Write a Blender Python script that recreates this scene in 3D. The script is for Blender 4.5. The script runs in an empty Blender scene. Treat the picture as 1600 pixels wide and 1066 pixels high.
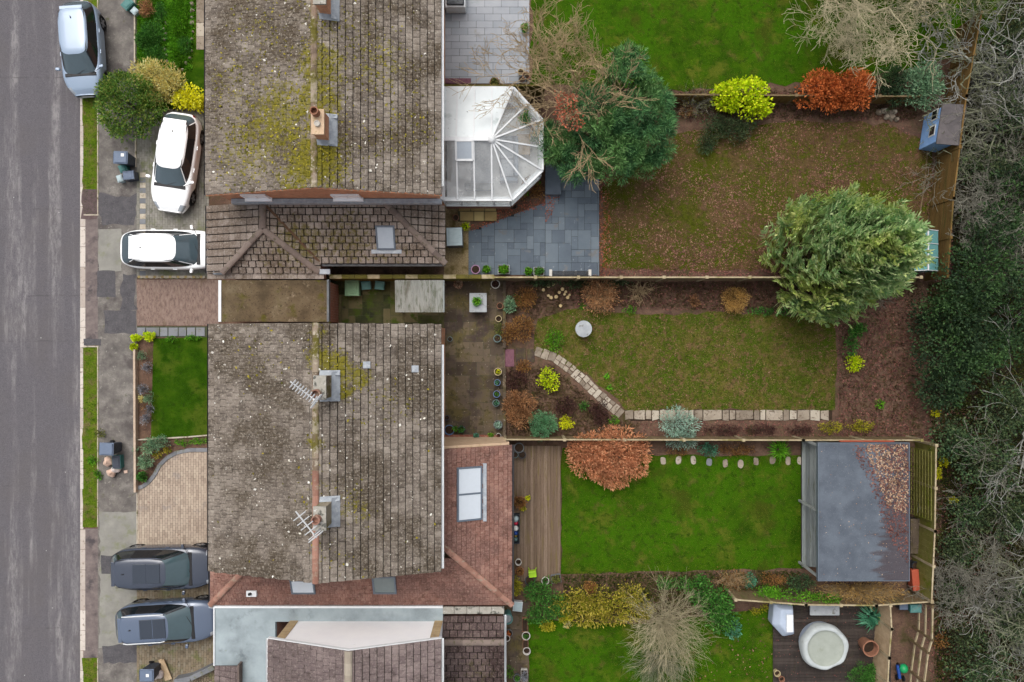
import bpy, math, random
import numpy as np
from mathutils import Vector, Matrix

# ------------------------------------------------------------------ camera, sky, sun, exposure
H = 35.5          # flying height of the camera over the gardens (m)
F = 1244.0        # focal length in pixels of the 1600 px wide photograph (28 mm equivalent)
scene = bpy.context.scene
COL = scene.collection
cam_d = bpy.data.cameras.new('camera')
cam_d.sensor_width = 36.0
cam_d.lens = 36.0 * F / 1600.0
cam_d.clip_start = 0.5
cam_d.clip_end = 2000
cam = bpy.data.objects.new('camera', cam_d)
COL.objects.link(cam)
cam.location = (0, 0, H)
cam.rotation_euler = (0, 0, 0)
scene.camera = cam

SUN_EL, SUN_AZ = math.radians(62), math.radians(338)      # azimuth measured from +Y towards +X
world = bpy.data.worlds.new('World')
scene.world = world
world.use_nodes = True
wn = world.node_tree
wn.nodes.clear()
sky = wn.nodes.new('ShaderNodeTexSky')
sky.sky_type = 'NISHITA'
sky.sun_disc = False
sky.sun_elevation = SUN_EL
sky.sun_rotation = SUN_AZ
sky.air_density = 1.0
sky.dust_density = 6.0
sky.ozone_density = 1.0
hsv = wn.nodes.new('ShaderNodeHueSaturation')       # a cloud layer greys the blue out of the sky
hsv.inputs['Saturation'].default_value = 0.30
bg = wn.nodes.new('ShaderNodeBackground')
bg.inputs['Strength'].default_value = 0.15
wo = wn.nodes.new('ShaderNodeOutputWorld')
wn.links.new(sky.outputs[0], hsv.inputs['Color'])
wn.links.new(hsv.outputs[0], bg.inputs[0])
wn.links.new(bg.outputs[0], wo.inputs[0])

sun_d = bpy.data.lights.new('sun', 'SUN')
sun_d.energy = 1.0
sun_d.angle = math.radians(45)
sun_d.color = (1.0, 0.97, 0.93)
sun = bpy.data.objects.new('sun', sun_d)
COL.objects.link(sun)
sd = Vector((math.sin(SUN_AZ) * math.cos(SUN_EL), math.cos(SUN_AZ) * math.cos(SUN_EL), math.sin(SUN_EL)))
sun.rotation_euler = sd.to_track_quat('Z', 'Y').to_euler()
sun.location = (0, 0, 60)

scene.view_settings.view_transform = 'Standard'
scene.view_settings.look = 'None'
scene.view_settings.gamma = 1.0
scene.view_settings.exposure = 0.4
scene.cycles.use_denoising = True
scene.cycles.max_bounces = 3
scene.cycles.diffuse_bounces = 2
scene.cycles.use_adaptive_sampling = True
scene.cycles.adaptive_threshold = 0.03
scene.cycles.transparent_max_bounces = 8

# ------------------------------------------------------------------ small helpers
KEXP = 1.25
def C(r, g, b, k=None):
    f = lambda v: ((v / 255 + .055) / 1.055) ** 2.4 if v > 10 else v / 255 / 12.92
    k = k or KEXP
    return (min(.86, f(r) / k), min(.86, f(g) / k), min(.86, f(b) / k), 1)

def W(px, py, z=0.0):
    s = (H - z) / F
    return ((px - 800) * s, (533 - py) * s, z)
def WX(px, z=0.0): return (px - 800) * (H - z) / F
def WY(py, z=0.0): return (533 - py) * (H - z) / F
def M_(n, z=0.0): return n * (H - z) / F           # pixels -> metres at height z
def PG(pts, z=0.0): return [W(x, y, z)[:2] for x, y in pts]

def link(o):
    COL.objects.link(o)
    return o
def tag(o, label=None, cat=None, group=None, kind=None):
    if label: o['label'] = label
    if cat: o['category'] = cat
    if group: o['group'] = group
    if kind: o['kind'] = kind
    return o
def thing(name, label, cat, loc=(0, 0, 0), rz=0.0, group=None):
    o = link(bpy.data.objects.new(name, None))
    o.empty_display_size = .2
    o.location = loc
    o.rotation_euler = (0, 0, rz)
    return tag(o, label, cat, group)
def wloc(o):
    v = Vector((0, 0, 0))
    while o is not None:
        v += Vector(o.location)
        o = o.parent
    return v
def new_obj(name, me, mat, parent=None, local=False, smooth=False, kind=None):
    if mat is not None and len(me.materials) == 0:
        me.materials.append(mat)
    o = link(bpy.data.objects.new(name, me))
    if parent is not None:
        o.parent = parent
        if not local:
            o.location = -wloc(parent)
    if smooth:
        me.polygons.foreach_set('use_smooth', [True] * len(me.polygons))
    if kind: o['kind'] = kind
    return o

def np_mesh(name, V, Fc):
    """V (N,3) array, Fc (M,k) int array with one k"""
    V = np.asarray(V, dtype=np.float32); Fc = np.asarray(Fc, dtype=np.int32)
    me = bpy.data.meshes.new(name)
    m, k = Fc.shape
    me.vertices.add(len(V)); me.vertices.foreach_set('co', V.ravel())
    me.loops.add(m * k); me.loops.foreach_set('vertex_index', Fc.ravel())
    me.polygons.add(m)
    me.polygons.foreach_set('loop_start', np.arange(0, m * k, k, dtype=np.int32))
    me.update(calc_edges=True)
    return me

class MB:
    def __init__(s): s.v = []; s.f = []
    def add(s, vs, fs):
        n = len(s.v); s.v += [tuple(p) for p in vs]; s.f += [tuple(i + n for i in f) for f in fs]; return s
    def box(s, x0, y0, z0, x1, y1, z1):
        x0, x1 = min(x0, x1), max(x0, x1); y0, y1 = min(y0, y1), max(y0, y1)
        return s.add([(x0,y0,z0),(x1,y0,z0),(x1,y1,z0),(x0,y1,z0),(x0,y0,z1),(x1,y0,z1),(x1,y1,z1),(x0,y1,z1)],
                     [(0,3,2,1),(4,5,6,7),(0,1,5,4),(1,2,6,5),(2,3,7,6),(3,0,4,7)])
    def obox(s, c, dx, dy, z0, z1, a=0.0, taper=1.0):
        ca, sa = math.cos(a), math.sin(a)
        vs = []
        for z, t in ((z0, taper), (z1, 1.0)):
            for ux, uy in ((-1,-1),(1,-1),(1,1),(-1,1)):
                x, y = ux * dx / 2 * t, uy * dy / 2 * t
                vs.append((c[0] + x*ca - y*sa, c[1] + x*sa + y*ca, z))
        return s.add(vs, [(0,3,2,1),(4,5,6,7),(0,1,5,4),(1,2,6,5),(2,3,7,6),(3,0,4,7)])
    def bar(s, p, q, w, h):
        """a rectangular bar from p to q (w sideways, h along up)"""
        p, q = Vector(p), Vector(q)
        d = (q - p).normalized()
        side = d.cross(Vector((0, 0, 1)))
        if side.length < 1e-4: side = Vector((1, 0, 0))
        side.normalize(); up = side.cross(d).normalized()
        vs = []
        for c in (p, q):
            for a, b in ((-1,-1),(1,-1),(1,1),(-1,1)):
                vs.append(c + side * (a*w/2) + up * (b*h/2))
        return s.add(vs, [(0,3,2,1),(4,5,6,7),(0,1,5,4),(1,2,6,5),(2,3,7,6),(3,0,4,7)])
    def prism(s, poly, z0, z1):
        n = len(poly)
        area = sum(poly[i][0]*poly[(i+1)%n][1] - poly[(i+1)%n][0]*poly[i][1] for i in range(n))
        if area < 0: poly = poly[::-1]
        f0 = (lambda x, y: z0) if not callable(z0) else z0
        f1 = (lambda x, y: z1) if not callable(z1) else z1
        vs = [(x, y, f0(x, y)) for x, y in poly] + [(x, y, f1(x, y)) for x, y in poly]
        fs = [tuple(range(n-1, -1, -1)), tuple(range(n, 2*n))] + [(i, (i+1)%n, n+(i+1)%n, n+i) for i in range(n)]
        return s.add(vs, fs)
    def poly3(s, pts):
        return s.add(pts, [tuple(range(len(pts)))])
    def tube(s, pts, rad, n=8, cap=True):
        pts = [Vector(p) for p in pts]
        if not hasattr(rad, '__len__'): rad = [rad] * len(pts)
        base = len(s.v)
        up = Vector((0, 0, 1))
        for i, p in enumerate(pts):
            d = (pts[min(i+1, len(pts)-1)] - pts[max(i-1, 0)]).normalized()
            a = d.cross(up if abs(d.z) < .9 else Vector((1, 0, 0))).normalized()
            b = d.cross(a).normalized()
            for k in range(n):
                t = 2*math.pi*k/n
                s.v.append(tuple(p + (a*math.cos(t) + b*math.sin(t)) * rad[i]))
        for i in range(len(pts)-1):
            for k in range(n):
                s.f.append((base+i*n+k, base+i*n+(k+1)%n, base+(i+1)*n+(k+1)%n, base+(i+1)*n+k))
        if cap:
            s.f.append(tuple(base+k for k in range(n))); m = base+(len(pts)-1)*n
            s.f.append(tuple(m+k for k in range(n-1, -1, -1)))
        return s
    def lathe(s, c, prof, n=18, wob=0.0, seed=0, close=True):
        """prof list of (r, z) from the bottom outside to the inside"""
        rs = np.random.RandomState(seed)
        w = 1 + wob * rs.uniform(-1, 1, n)
        base = len(s.v)
        for r, z in prof:
            for k in range(n):
                t = 2*math.pi*k/n
                s.v.append((c[0] + r*w[k]*math.cos(t), c[1] + r*w[k]*math.sin(t), c[2] + z))
        for i in range(len(prof)-1):
            for k in range(n):
                s.f.append((base+i*n+k, base+i*n+(k+1)%n, base+(i+1)*n+(k+1)%n, base+(i+1)*n+k))
        if close:
            m = base + (len(prof)-1)*n
            s.f.append(tuple(m+k for k in range(n)))
            s.f.append(tuple(base+k for k in range(n-1, -1, -1)))
        return s
    def build(s, name, mat, parent=None, local=False, smooth=False, kind=None, bevel=0):
        me = bpy.data.meshes.new(name)
        me.from_pydata(s.v, [], s.f)
        me.update()
        o = new_obj(name, me, mat, parent, local, smooth, kind)
        if bevel:
            b = o.modifiers.new('bevel', 'BEVEL'); b.width = bevel; b.segments = 2; b.limit_method = 'ANGLE'
        return o

# ------------------------------------------------------------------ procedural materials
class NT:
    def __init__(s, name):
        s.mat = bpy.data.materials.new(name); s.mat.use_nodes = True
        s.t = s.mat.node_tree; s.n = s.t.nodes; s.l = s.t.links
        s.b = s.n['Principled BSDF']; s.out = s.n['Material Output']
        s._pos = None
    def node(s, t, **k):
        n = s.n.new(t)
        for a, b in k.items(): setattr(n, a, b)
        return n
    def set(s, sock, v):
        if isinstance(v, bpy.types.NodeSocket): s.l.new(v, sock)
        else: sock.default_value = v
    def geo(s):
        if not s._pos: s._pos = s.node('ShaderNodeNewGeometry')
        return s._pos
    def pos(s): return s.geo().outputs['Position']
    def island(s): return s.geo().outputs['Random Per Island']
    def orand(s): return s.node('ShaderNodeObjectInfo').outputs['Random']
    def objco(s): return s.node('ShaderNodeTexCoord').outputs['Object']
    def mapping(s, v, scale=(1,1,1), rot=(0,0,0), loc=(0,0,0)):
        m = s.node('ShaderNodeMapping'); s.l.new(v, m.inputs[0])
        m.inputs['Scale'].default_value = scale; m.inputs['Rotation'].default_value = rot; m.inputs['Location'].default_value = loc
        return m.outputs[0]
    def noise(s, scale, detail=4, rough=.6, vec=None, dist=0.0):
        n = s.node('ShaderNodeTexNoise')
        s.l.new(vec if vec is not None else s.pos(), n.inputs['Vector'])
        n.inputs['Scale'].default_value = scale; n.inputs['Detail'].default_value = detail
        n.inputs['Roughness'].default_value = rough; n.inputs['Distortion'].default_value = dist
        return n.outputs[0]
    def vor(s, scale, vec=None, feature='F1'):
        n = s.node('ShaderNodeTexVoronoi', feature=feature)
        s.l.new(vec if vec is not None else s.pos(), n.inputs['Vector'])
        n.inputs['Scale'].default_value = scale
        return n.outputs['Distance'], n.outputs['Color']
    def math(s, op, a, b=0.0, clamp=False):
        n = s.node('ShaderNodeMath', operation=op, use_clamp=clamp)
        s.set(n.inputs[0], a); s.set(n.inputs[1], b)
        return n.outputs[0]
    def rng(s, v, a, b, c=0.0, d=1.0, smooth=True):
        n = s.node('ShaderNodeMapRange', interpolation_type='SMOOTHSTEP' if smooth else 'LINEAR')
        s.set(n.inputs[0], v)
        for i, q in enumerate((a, b, c, d)): n.inputs[1+i].default_value = q
        return n.outputs[0]
    def ramp(s, fac, stops):
        n = s.node('ShaderNodeValToRGB'); e = n.color_ramp.elements
        s.l.new(fac, n.inputs[0])
        if len(stops[0]) != 2 or not hasattr(stops[0][1], '__len__'):
            stops = [(i/(len(stops)-1), c) for i, c in enumerate(stops)]
        while len(e) < len(stops): e.new(.5)
        for i, (p, c) in enumerate(stops): e[i].position = p; e[i].color = c
        return n.outputs[0]
    def mix(s, fac, a, b, blend='MIX'):
        n = s.node('ShaderNodeMix', data_type='RGBA', blend_type=blend)
        s.set(n.inputs['Factor'], fac); s.set(n.inputs[6], a); s.set(n.inputs[7], b)
        return n.outputs[2]
    def blob(s, blobs, edge=1.0):
        """0..1 mask: union of soft discs (X, Y, r) in the world"""
        sep = s.node('ShaderNodeSeparateXYZ'); s.l.new(s.pos(), sep.inputs[0])
        com = s.node('ShaderNodeCombineXYZ'); s.l.new(sep.outputs[0], com.inputs[0]); s.l.new(sep.outputs[1], com.inputs[1])
        acc = None
        for b in blobs:
            x, y, r = b[:3]
            d = s.node('ShaderNodeVectorMath', operation='DISTANCE'); s.l.new(com.outputs[0], d.inputs[0]); d.inputs[1].default_value = (x, y, 0)
            m = s.rng(d.outputs['Value'], r*(1+.3*edge), r*(1-.7*edge), 0.0, b[3] if len(b) > 3 else 1.0)
            acc = m if acc is None else s.math('MAXIMUM', acc, m)
        return acc
    def bump(s, h, strength=.3, dist=.02):
        n = s.node('ShaderNodeBump'); s.set(n.inputs['Height'], h)
        n.inputs['Strength'].default_value = strength; n.inputs['Distance'].default_value = dist
        s.l.new(n.outputs[0], s.b.inputs['Normal'])
    def fin(s, col, rough=.85, spec=.25, metal=0.0, coat=0.0):
        s.set(s.b.inputs['Base Color'], col); s.set(s.b.inputs['Roughness'], rough)
        s.set(s.b.inputs['Specular IOR Level'], spec); s.set(s.b.inputs['Metallic'], metal)
        if coat: s.b.inputs['Coat Weight'].default_value = coat; s.b.inputs['Coat Roughness'].default_value = .06
        return s.mat

def mottle(name, cols, scale=3.0, rough=.85, bump=.3, bscale=50, layers=(), spec=.2, dist=.02, detail=6, rand=None, obj=False, stretch=None, rw=.5):
    t = NT(name)
    vec = t.objco() if obj else t.pos()
    if stretch: vec = t.mapping(vec, stretch)
    f = t.noise(scale, detail, .65, vec)
    if rand == 'object': f = t.math('ADD', t.math('MULTIPLY', f, .55), t.math('ADD', t.math('MULTIPLY', t.orand(), rw), .25-rw/2))
    elif rand == 'island': f = t.math('ADD', t.math('MULTIPLY', f, .55), t.math('ADD', t.math('MULTIPLY', t.island(), rw), .25-rw/2))
    f = t.rng(f, .3, .72, smooth=False)
    col = t.ramp(f, cols)
    for ly in layers:
        sc, lo, hi, c = ly[:4]
        m = t.rng(t.noise(sc, 5, .65, vec), lo, hi)
        if len(ly) > 4 and ly[4]: m = t.math('MULTIPLY', m, t.blob(ly[4]))
        col = t.mix(m, col, c)
    if bump: t.bump(t.noise(bscale, 4, .7, vec), bump, dist)
    return t.fin(col, rough, spec)

def plain(name, col, rough=.5, spec=.4, metal=0.0, coat=0.0, dirt=.25, dscale=6.0, obj=True, bump=0.0):
    t = NT(name)
    vec = t.objco() if obj else t.pos()
    n = t.rng(t.noise(dscale, 5, .7, vec), .35, .75)
    dark = (col[0]*.55, col[1]*.55, col[2]*.52, 1)
    c = t.mix(t.math('MULTIPLY', n, dirt), col, dark)
    if bump: t.bump(t.noise(dscale*8, 3, .6, vec), bump, .01)
    return t.fin(c, t.rng(n, 0, 1, rough*.9, min(1, rough*1.25)), spec, metal, coat)

def leafmat(name, cols, trans=.25, rough=.65, clump=None, cscale=1.2, spec=.2, k=1.75):
    t = NT(name)
    up = lambda cs: [(min(.8, c[0]*k), min(.8, c[1]*k), min(.8, c[2]*k), 1) for c in cs]
    cols = up(cols); clump = up(clump) if clump else None
    col = t.ramp(t.island(), cols)
    if clump: col = t.mix(t.rng(t.noise(cscale, 3, .5), .42, .62), col, t.ramp(t.island(), clump))
    col = t.mix(1.0, col, t.ramp(t.rng(t.noise(2.1, 4, .65), .34, .66), [(.62,.60,.56,1), (1.0,1.0,1.0,1), (1.0,.98,.9,1)]), 'MULTIPLY')
    t.fin(col, rough, spec)
    tr = t.node('ShaderNodeBsdfTranslucent'); t.l.new(col, tr.inputs[0])
    m = t.node('ShaderNodeMixShader'); m.inputs[0].default_value = trans
    t.l.new(t.b.outputs[0], m.inputs[1]); t.l.new(tr.outputs[0], m.inputs[2]); t.l.new(m.outputs[0], t.out.inputs[0])
    return t.mat

def tilemat(name, rand, cols, pale, moss=None, mossblobs=(), lichen=.5, dark=None, mossbase=(.60, .74), newblobs=None, newcol=None):
    t = NT(name)
    r = t.orand() if rand == 'object' else t.island()
    f = t.math('ADD', t.math('ADD', t.math('MULTIPLY', r, .42), .08), t.math('MULTIPLY', t.rng(t.noise(1.1, 5, .6), .3, .7), .48))
    col = t.ramp(f, cols)
    if newblobs: col = t.mix(t.math('MULTIPLY', t.blob(newblobs, .4), .75), col, newcol)
    col = t.mix(t.math('MULTIPLY', t.rng(t.noise(.5, 6, .7), .42, .60), .9), col, dark or cols[0])
    col = t.mix(t.math('MULTIPLY', t.rng(t.noise(2.3, 4, .7), .52, .68), .5), col, (cols[0][0]*.62, cols[0][1]*.60, cols[0][2]*.54, 1))
    col = t.mix(t.math('MULTIPLY', t.rng(t.noise(13, 4, .7), .48, .70), .55), col, pale)
    col = t.mix(t.math('MULTIPLY', t.rng(t.noise(34, 3, .7), .52, .66), .45), col, cols[0])
    if moss:
        m = t.rng(t.noise(5.5, 6, .75), mossbase[0], mossbase[1])
        if mossblobs:
            m2 = t.rng(t.math('ADD', t.math('MULTIPLY', t.noise(4.5, 6, .8), 1.0), t.math('MULTIPLY', t.blob(mossblobs), .30)), .64, .80, 0, .85)
            m = t.math('MAXIMUM', t.math('MULTIPLY', m, .6), m2)
        col = t.mix(m, col, t.ramp(t.noise(9, 4, .7), moss))
    d, _ = t.vor(3.3)
    d2 = t.math('ADD', d, t.math('MULTIPLY', t.noise(20, 2, .5), .06))
    col = t.mix(t.math('MULTIPLY', t.rng(d2, .115, .085), lichen), col, C(225, 220, 208))
    t.bump(t.noise(45, 4, .7), .5, .015)
    return t.fin(col, .9, .15)

def glassmat(name, tint=(.96, .98, .98, 1), rough=.03, dust=.20):
    t = NT(name)
    t.fin(tint, rough, .5)
    t.b.inputs['Transmission Weight'].default_value = 1.0
    t.b.inputs['IOR'].default_value = 1.05
    tr = t.node('ShaderNodeBsdfTransparent'); tr.inputs[0].default_value = tint
    gl = t.node('ShaderNodeBsdfGlossy'); gl.inputs['Roughness'].default_value = rough
    m = t.node('ShaderNodeMixShader'); m.inputs[0].default_value = .14
    t.l.new(tr.outputs[0], m.inputs[1]); t.l.new(gl.outputs[0], m.inputs[2])
    df = t.node('ShaderNodeBsdfDiffuse'); df.inputs[0].default_value = (.78, .80, .80, 1)      # dust and algae on the panes
    m2 = t.node('ShaderNodeMixShader'); t.l.new(t.rng(t.noise(1.4, 5, .7), .3, .75, dust*.6, min(.9, dust*1.6)), m2.inputs[0])
    t.l.new(m.outputs[0], m2.inputs[1]); t.l.new(df.outputs[0], m2.inputs[2]); t.l.new(m2.outputs[0], t.out.inputs[0])
    return t.mat

# ------------------------------------------------------------------ geometry generators
def clip(poly, cp):
    """Sutherland-Hodgman: clip poly with a convex polygon cp"""
    n = len(cp)
    area = sum(cp[i][0]*cp[(i+1)%n][1] - cp[(i+1)%n][0]*cp[i][1] for i in range(n))
    if area < 0: cp = cp[::-1]
    out = list(poly)
    for i in range(n):
        a, b = cp[i], cp[(i+1) % n]
        inp, out = out, []
        if not inp: return []
        side = lambda p: (b[0]-a[0])*(p[1]-a[1]) - (b[1]-a[1])*(p[0]-a[0])
        for j in range(len(inp)):
            p, q = inp[j], inp[(j+1) % len(inp)]
            sp, sq = side(p), side(q)
            if sp >= 0: out.append(p)
            if (sp >= 0) != (sq >= 0):
                u = sp / (sp - sq); out.append((p[0]+(q[0]-p[0])*u, p[1]+(q[1]-p[1])*u))
    return out
def parea(p):
    n = len(p)
    return abs(sum(p[i][0]*p[(i+1)%n][1] - p[(i+1)%n][0]*p[i][1] for i in range(n))) / 2
def inpoly(P, poly):
    P = np.asarray(P); x, y = P[:, 0], P[:, 1]; r = np.zeros(len(P), bool); n = len(poly)
    for i in range(n):
        x0, y0 = poly[i]; x1, y1 = poly[(i+1) % n]
        c = ((y0 > y) != (y1 > y)) & (x < (x1-x0) * (y-y0) / ((y1-y0) or 1e-9) + x0)
        r ^= c
    return r
def scatter(poly, n, rs):
    a = np.array(poly); lo, hi = a.min(0), a.max(0)
    out = np.zeros((0, 2))
    while len(out) < n:
        P = rs.uniform(lo, hi, (int(n*1.6)+20, 2)); out = np.vstack([out, P[inpoly(P, poly)]])
    return out[:n]
def unit(v): return v / np.maximum(1e-9, np.linalg.norm(v, axis=1, keepdims=True))

def leaf_mesh(name, P, D, N, L, Wd):
    """kite-shaped leaves: P base, D direction, N normal"""
    D = unit(D); S = unit(np.cross(D, N))
    L = np.broadcast_to(np.asarray(L, float).reshape(-1, 1), (len(P), 1)); Wd = np.broadcast_to(np.asarray(Wd, float).reshape(-1, 1), (len(P), 1))
    V = np.stack([P, P + D*L*.45 + S*Wd*.5, P + D*L, P + D*L*.45 - S*Wd*.5], 1).reshape(-1, 3)
    return np_mesh(name, V, np.arange(len(P)*4).reshape(-1, 4))
def seg_mesh(name, segs, n=4):
    """segs array rows p0(3) p1(3) r0 r1 -> joined frusta"""
    S = np.asarray(segs, float); p0, p1, r0, r1 = S[:, :3], S[:, 3:6], S[:, 6:7], S[:, 7:8]
    d = unit(p1 - p0); ref = np.where(np.abs(d[:, 2:3]) < .9, [[0, 0, 1.]], [[1., 0, 0]])
    a = unit(np.cross(d, ref)); b = np.cross(d, a)
    rings = []
    for p, r in ((p0, r0), (p1, r1)):
        for k in range(n):
            t = 2*math.pi*k/n; rings.append(p + (a*math.cos(t) + b*math.sin(t)) * r)
    V = np.stack(rings, 1).reshape(-1, 3)
    base = (np.arange(len(S)) * 2*n)[:, None]
    Fc = np.concatenate([base + np.array([[k, (k+1) % n, n + (k+1) % n, n + k]]) for k in range(n)], 0)
    return np_mesh(name, V, Fc)

def sheet(name, pts, z, mat, kind='structure', thick=None, world_pts=False):
    poly = pts if world_pts else PG(pts)
    b = MB()
    if thick: b.prism(poly, z - thick, z)
    else: b.poly3([(x, y, z) for x, y in poly])
    o = b.build(name, mat)
    me = o.data
    if not thick and me.polygons[0].normal.z < 0: me.flip_normals()
    return tag(o, kind=kind)

def rough_poly(pts, amp, step, seed):
    """the outline of a polygon with an uneven edge (world metres)"""
    rs = np.random.RandomState(seed); out = []
    n = len(pts)
    for i in range(n):
        a, b = np.array(pts[i]), np.array(pts[(i+1) % n]); L = np.linalg.norm(b-a); k = max(1, int(L/step))
        for j in range(k): out.append(tuple(a + (b-a)*j/k + rs.uniform(-amp, amp, 2)))
    return out

# ---- tiled roofs
class Roof:
    def __init__(s, parent, name, deckmat, mo, mi, w, g, t=.04, top=300, tile='roof_tile', seed=1, stagger=.0, bow=.014, solo=True, gap=.03, slot=.10):
        s.gap, s.slot = gap, slot  # slot bares the dark base, imitating the shade line under each course
        s.parent, s.name, s.deckmat, s.mo, s.mi, s.w, s.g, s.t, s.top, s.tile = parent, name, deckmat, mo, mi, w, g, t, top, tile
        s.rs = np.random.RandomState(seed); s.deck = MB(); s.full = []; s.cut = MB(); s.stagger = stagger; s.bow = bow; s.solo = solo
        s.proto = None
    def tmpl(s):
        us = [s.gap, .14, .5, .86, 1-s.gap]; hs = [-.004, s.bow*.8, s.bow, s.bow*.8, -.004]
        V = []
        for u, h in zip(us, hs):
            V += [(u*s.w, s.slot*s.g, -.012), (u*s.w, s.slot*s.g, s.t + h), (u*s.w, s.g*1.0, s.t*.55 + h*.6)]
        Fc = []
        for i in range(4):
            a, b = 3*i, 3*i+3
            Fc += [(a, b, b+1, a+1), (a+1, b+1, b+2, a+2)]
        Fc += [(0, 1, 2), (12, 14, 13)]
        return V, Fc
    def plane(s, pts, stagger=None, slot=None):
        slot = s.slot if slot is None else slot
        P = [Vector(p) for p in pts]
        n = Vector((0, 0, 0))
        for i in range(len(P)):
            a, b = P[i], P[(i+1) % len(P)]
            n += Vector(((a.y-b.y)*(a.z+b.z), (a.z-b.z)*(a.x+b.x), (a.x-b.x)*(a.y+b.y)))
        n.normalize()
        if n.z < 0: n = -n; P = P[::-1]
        u = Vector((0, 0, 1)).cross(n).normalized(); v = n.cross(u)
        O = P[0]
        q = [((p-O).dot(u), (p-O).dot(v)) for p in P]
        u0, v0 = min(a for a, b in q), min(b for a, b in q)
        O = O + u*u0 + v*v0
        q = [(a-u0, b-v0) for a, b in q]
        s.deck.poly3([p - n*.015 for p in P])
        U, Vm = max(a for a, b in q), max(b for a, b in q)
        rows = int(math.ceil(Vm/s.g - .05)); cols = int(math.ceil(U/s.w)) + 1
        st = s.stagger if stagger is None else stagger
        for r in range(rows):
            off = (r % 2) * st * s.w
            for c in range(-1, cols):
                a0, b0 = c*s.w + off, r*s.g
                e0 = s.gap*s.w; rect = [(a0+e0, b0+slot*s.g), (a0+s.w-e0, b0+slot*s.g), (a0+s.w-e0, b0+s.g), (a0+e0, b0+s.g)]
                k = clip(rect, q)
                if len(k) < 3: continue
                A = parea(k)
                if A < .06*s.w*s.g: continue
                jz, jr = s.rs.uniform(-.006, .012), s.rs.uniform(-.010, .010)
                if A > .96*s.w*(1-2*s.gap)*s.g*(1-slot):
                    fr = Matrix.Translation(O + u*a0 + v*b0 + n*jz) @ Matrix(((u.x, v.x, n.x, 0), (u.y, v.y, n.y, 0), (u.z, v.z, n.z, 0), (0, 0, 0, 1))) @ Matrix.Rotation(jr, 4, 'Z')
                    fr = fr @ Matrix.Translation((0, s.g, 0)) @ Matrix.Diagonal((1, (1-slot)/(1-s.slot), 1, 1)) @ Matrix.Translation((0, -s.g, 0))
                    s.full.append(fr)
                else:
                    m = len(k)
                    top = [O + u*a + v*b + n*(jz + s.t*(1-.45*(b-b0)/s.g)) for a, b in k]
                    bot = [O + u*a + v*b - n*.012 for a, b in k]
                    s.cut.add([*bot, *top], [tuple(range(m, 2*m))] + [(i, (i+1) % m, m+(i+1) % m, m+i) for i in range(m)])
    def done(s):
        roof = s.deck.build(s.name, s.deckmat, s.parent)
        V, Fc = s.tmpl()
        def vis(fr):
            p = fr.translation; k = F/(H-p.z); x, y = 800+p.x*k, 533-p.y*k
            if not (4 < x < 1596 and 4 < y < 1062): return -1
            n = fr.to_3x3().col[2]; d = (Vector((0, 0, H)) - p).normalized()
            return n.dot(d) * k
        fs = sorted(s.full, key=vis, reverse=True)
        solo = [f for f in fs[:s.top] if vis(f) > 0] if s.solo else []
        rest = fs[len(solo):]
        if solo:
            me = bpy.data.meshes.new(s.tile); me.from_pydata(V, [], Fc); me.update(); me.materials.append(s.mo)
            base = wloc(roof)
            off = Vector(roof.location) * 0
            pl = wloc(s.parent)
            for f in solo:
                o = bpy.data.objects.new(s.tile, me); COL.objects.link(o)
                o.parent = roof
                o.matrix_parent_inverse = Matrix.Identity(4)
                o.matrix_basis = f            # roof sits at the world origin (its own location cancels its parent's)
        b = MB()
        VV = [Vector(v) for v in V]
        for f in rest: b.add([f @ v for v in VV], Fc)
        b.add(s.cut.v, s.cut.f)
        if b.v: tag(b.build('tile_field', s.mi, roof, local=True), kind='stuff')
        return roof

def ridge_tiles(parent, p, q, r, seg, mat, name='ridge_tile', up=.03, n=6, seed=3, local=True):
    """half-round capping tiles laid end to end from p to q; one shared mesh"""
    p, q = Vector(p), Vector(q); d = q - p; L = d.length; k = max(1, round(L/seg)); sl = L/k; d.normalize()
    side = Vector((0, 0, 1)).cross(d)
    if side.length < 1e-5: side = Vector((1, 0, 0))
    side.normalize(); nn = d.cross(side)
    V, Fc = [], []
    for x in (0.0, sl*1.03):
        lift = .012 if x == 0 else 0
        for i in range(n+1):
            t = math.pi*i/n; V.append((x, r*math.cos(t), r*.62*math.sin(t) + lift))
    for i in range(n): Fc.append((i, i+1, n+1+i+1, n+1+i))
    Fc.append(tuple(range(n, -1, -1)))
    me = bpy.data.meshes.new(name); me.from_pydata(V, [], Fc); me.update(); me.materials.append(mat)
    rs = np.random.RandomState(seed)
    for i in range(k):
        o = bpy.data.objects.new(name, me); COL.objects.link(o); o.parent = parent
        c = p + d*(i*sl) + nn*up
        o.matrix_basis = Matrix.Translation(c) @ Matrix(((d.x, side.x, nn.x, 0), (d.y, side.y, nn.y, 0), (d.z, side.z, nn.z, 0), (0, 0, 0, 1))) @ Matrix.Rotation(rs.uniform(-.02, .02), 4, 'Z')

def beam_on(a, b): return Vector(b) - Vector(a)

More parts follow.
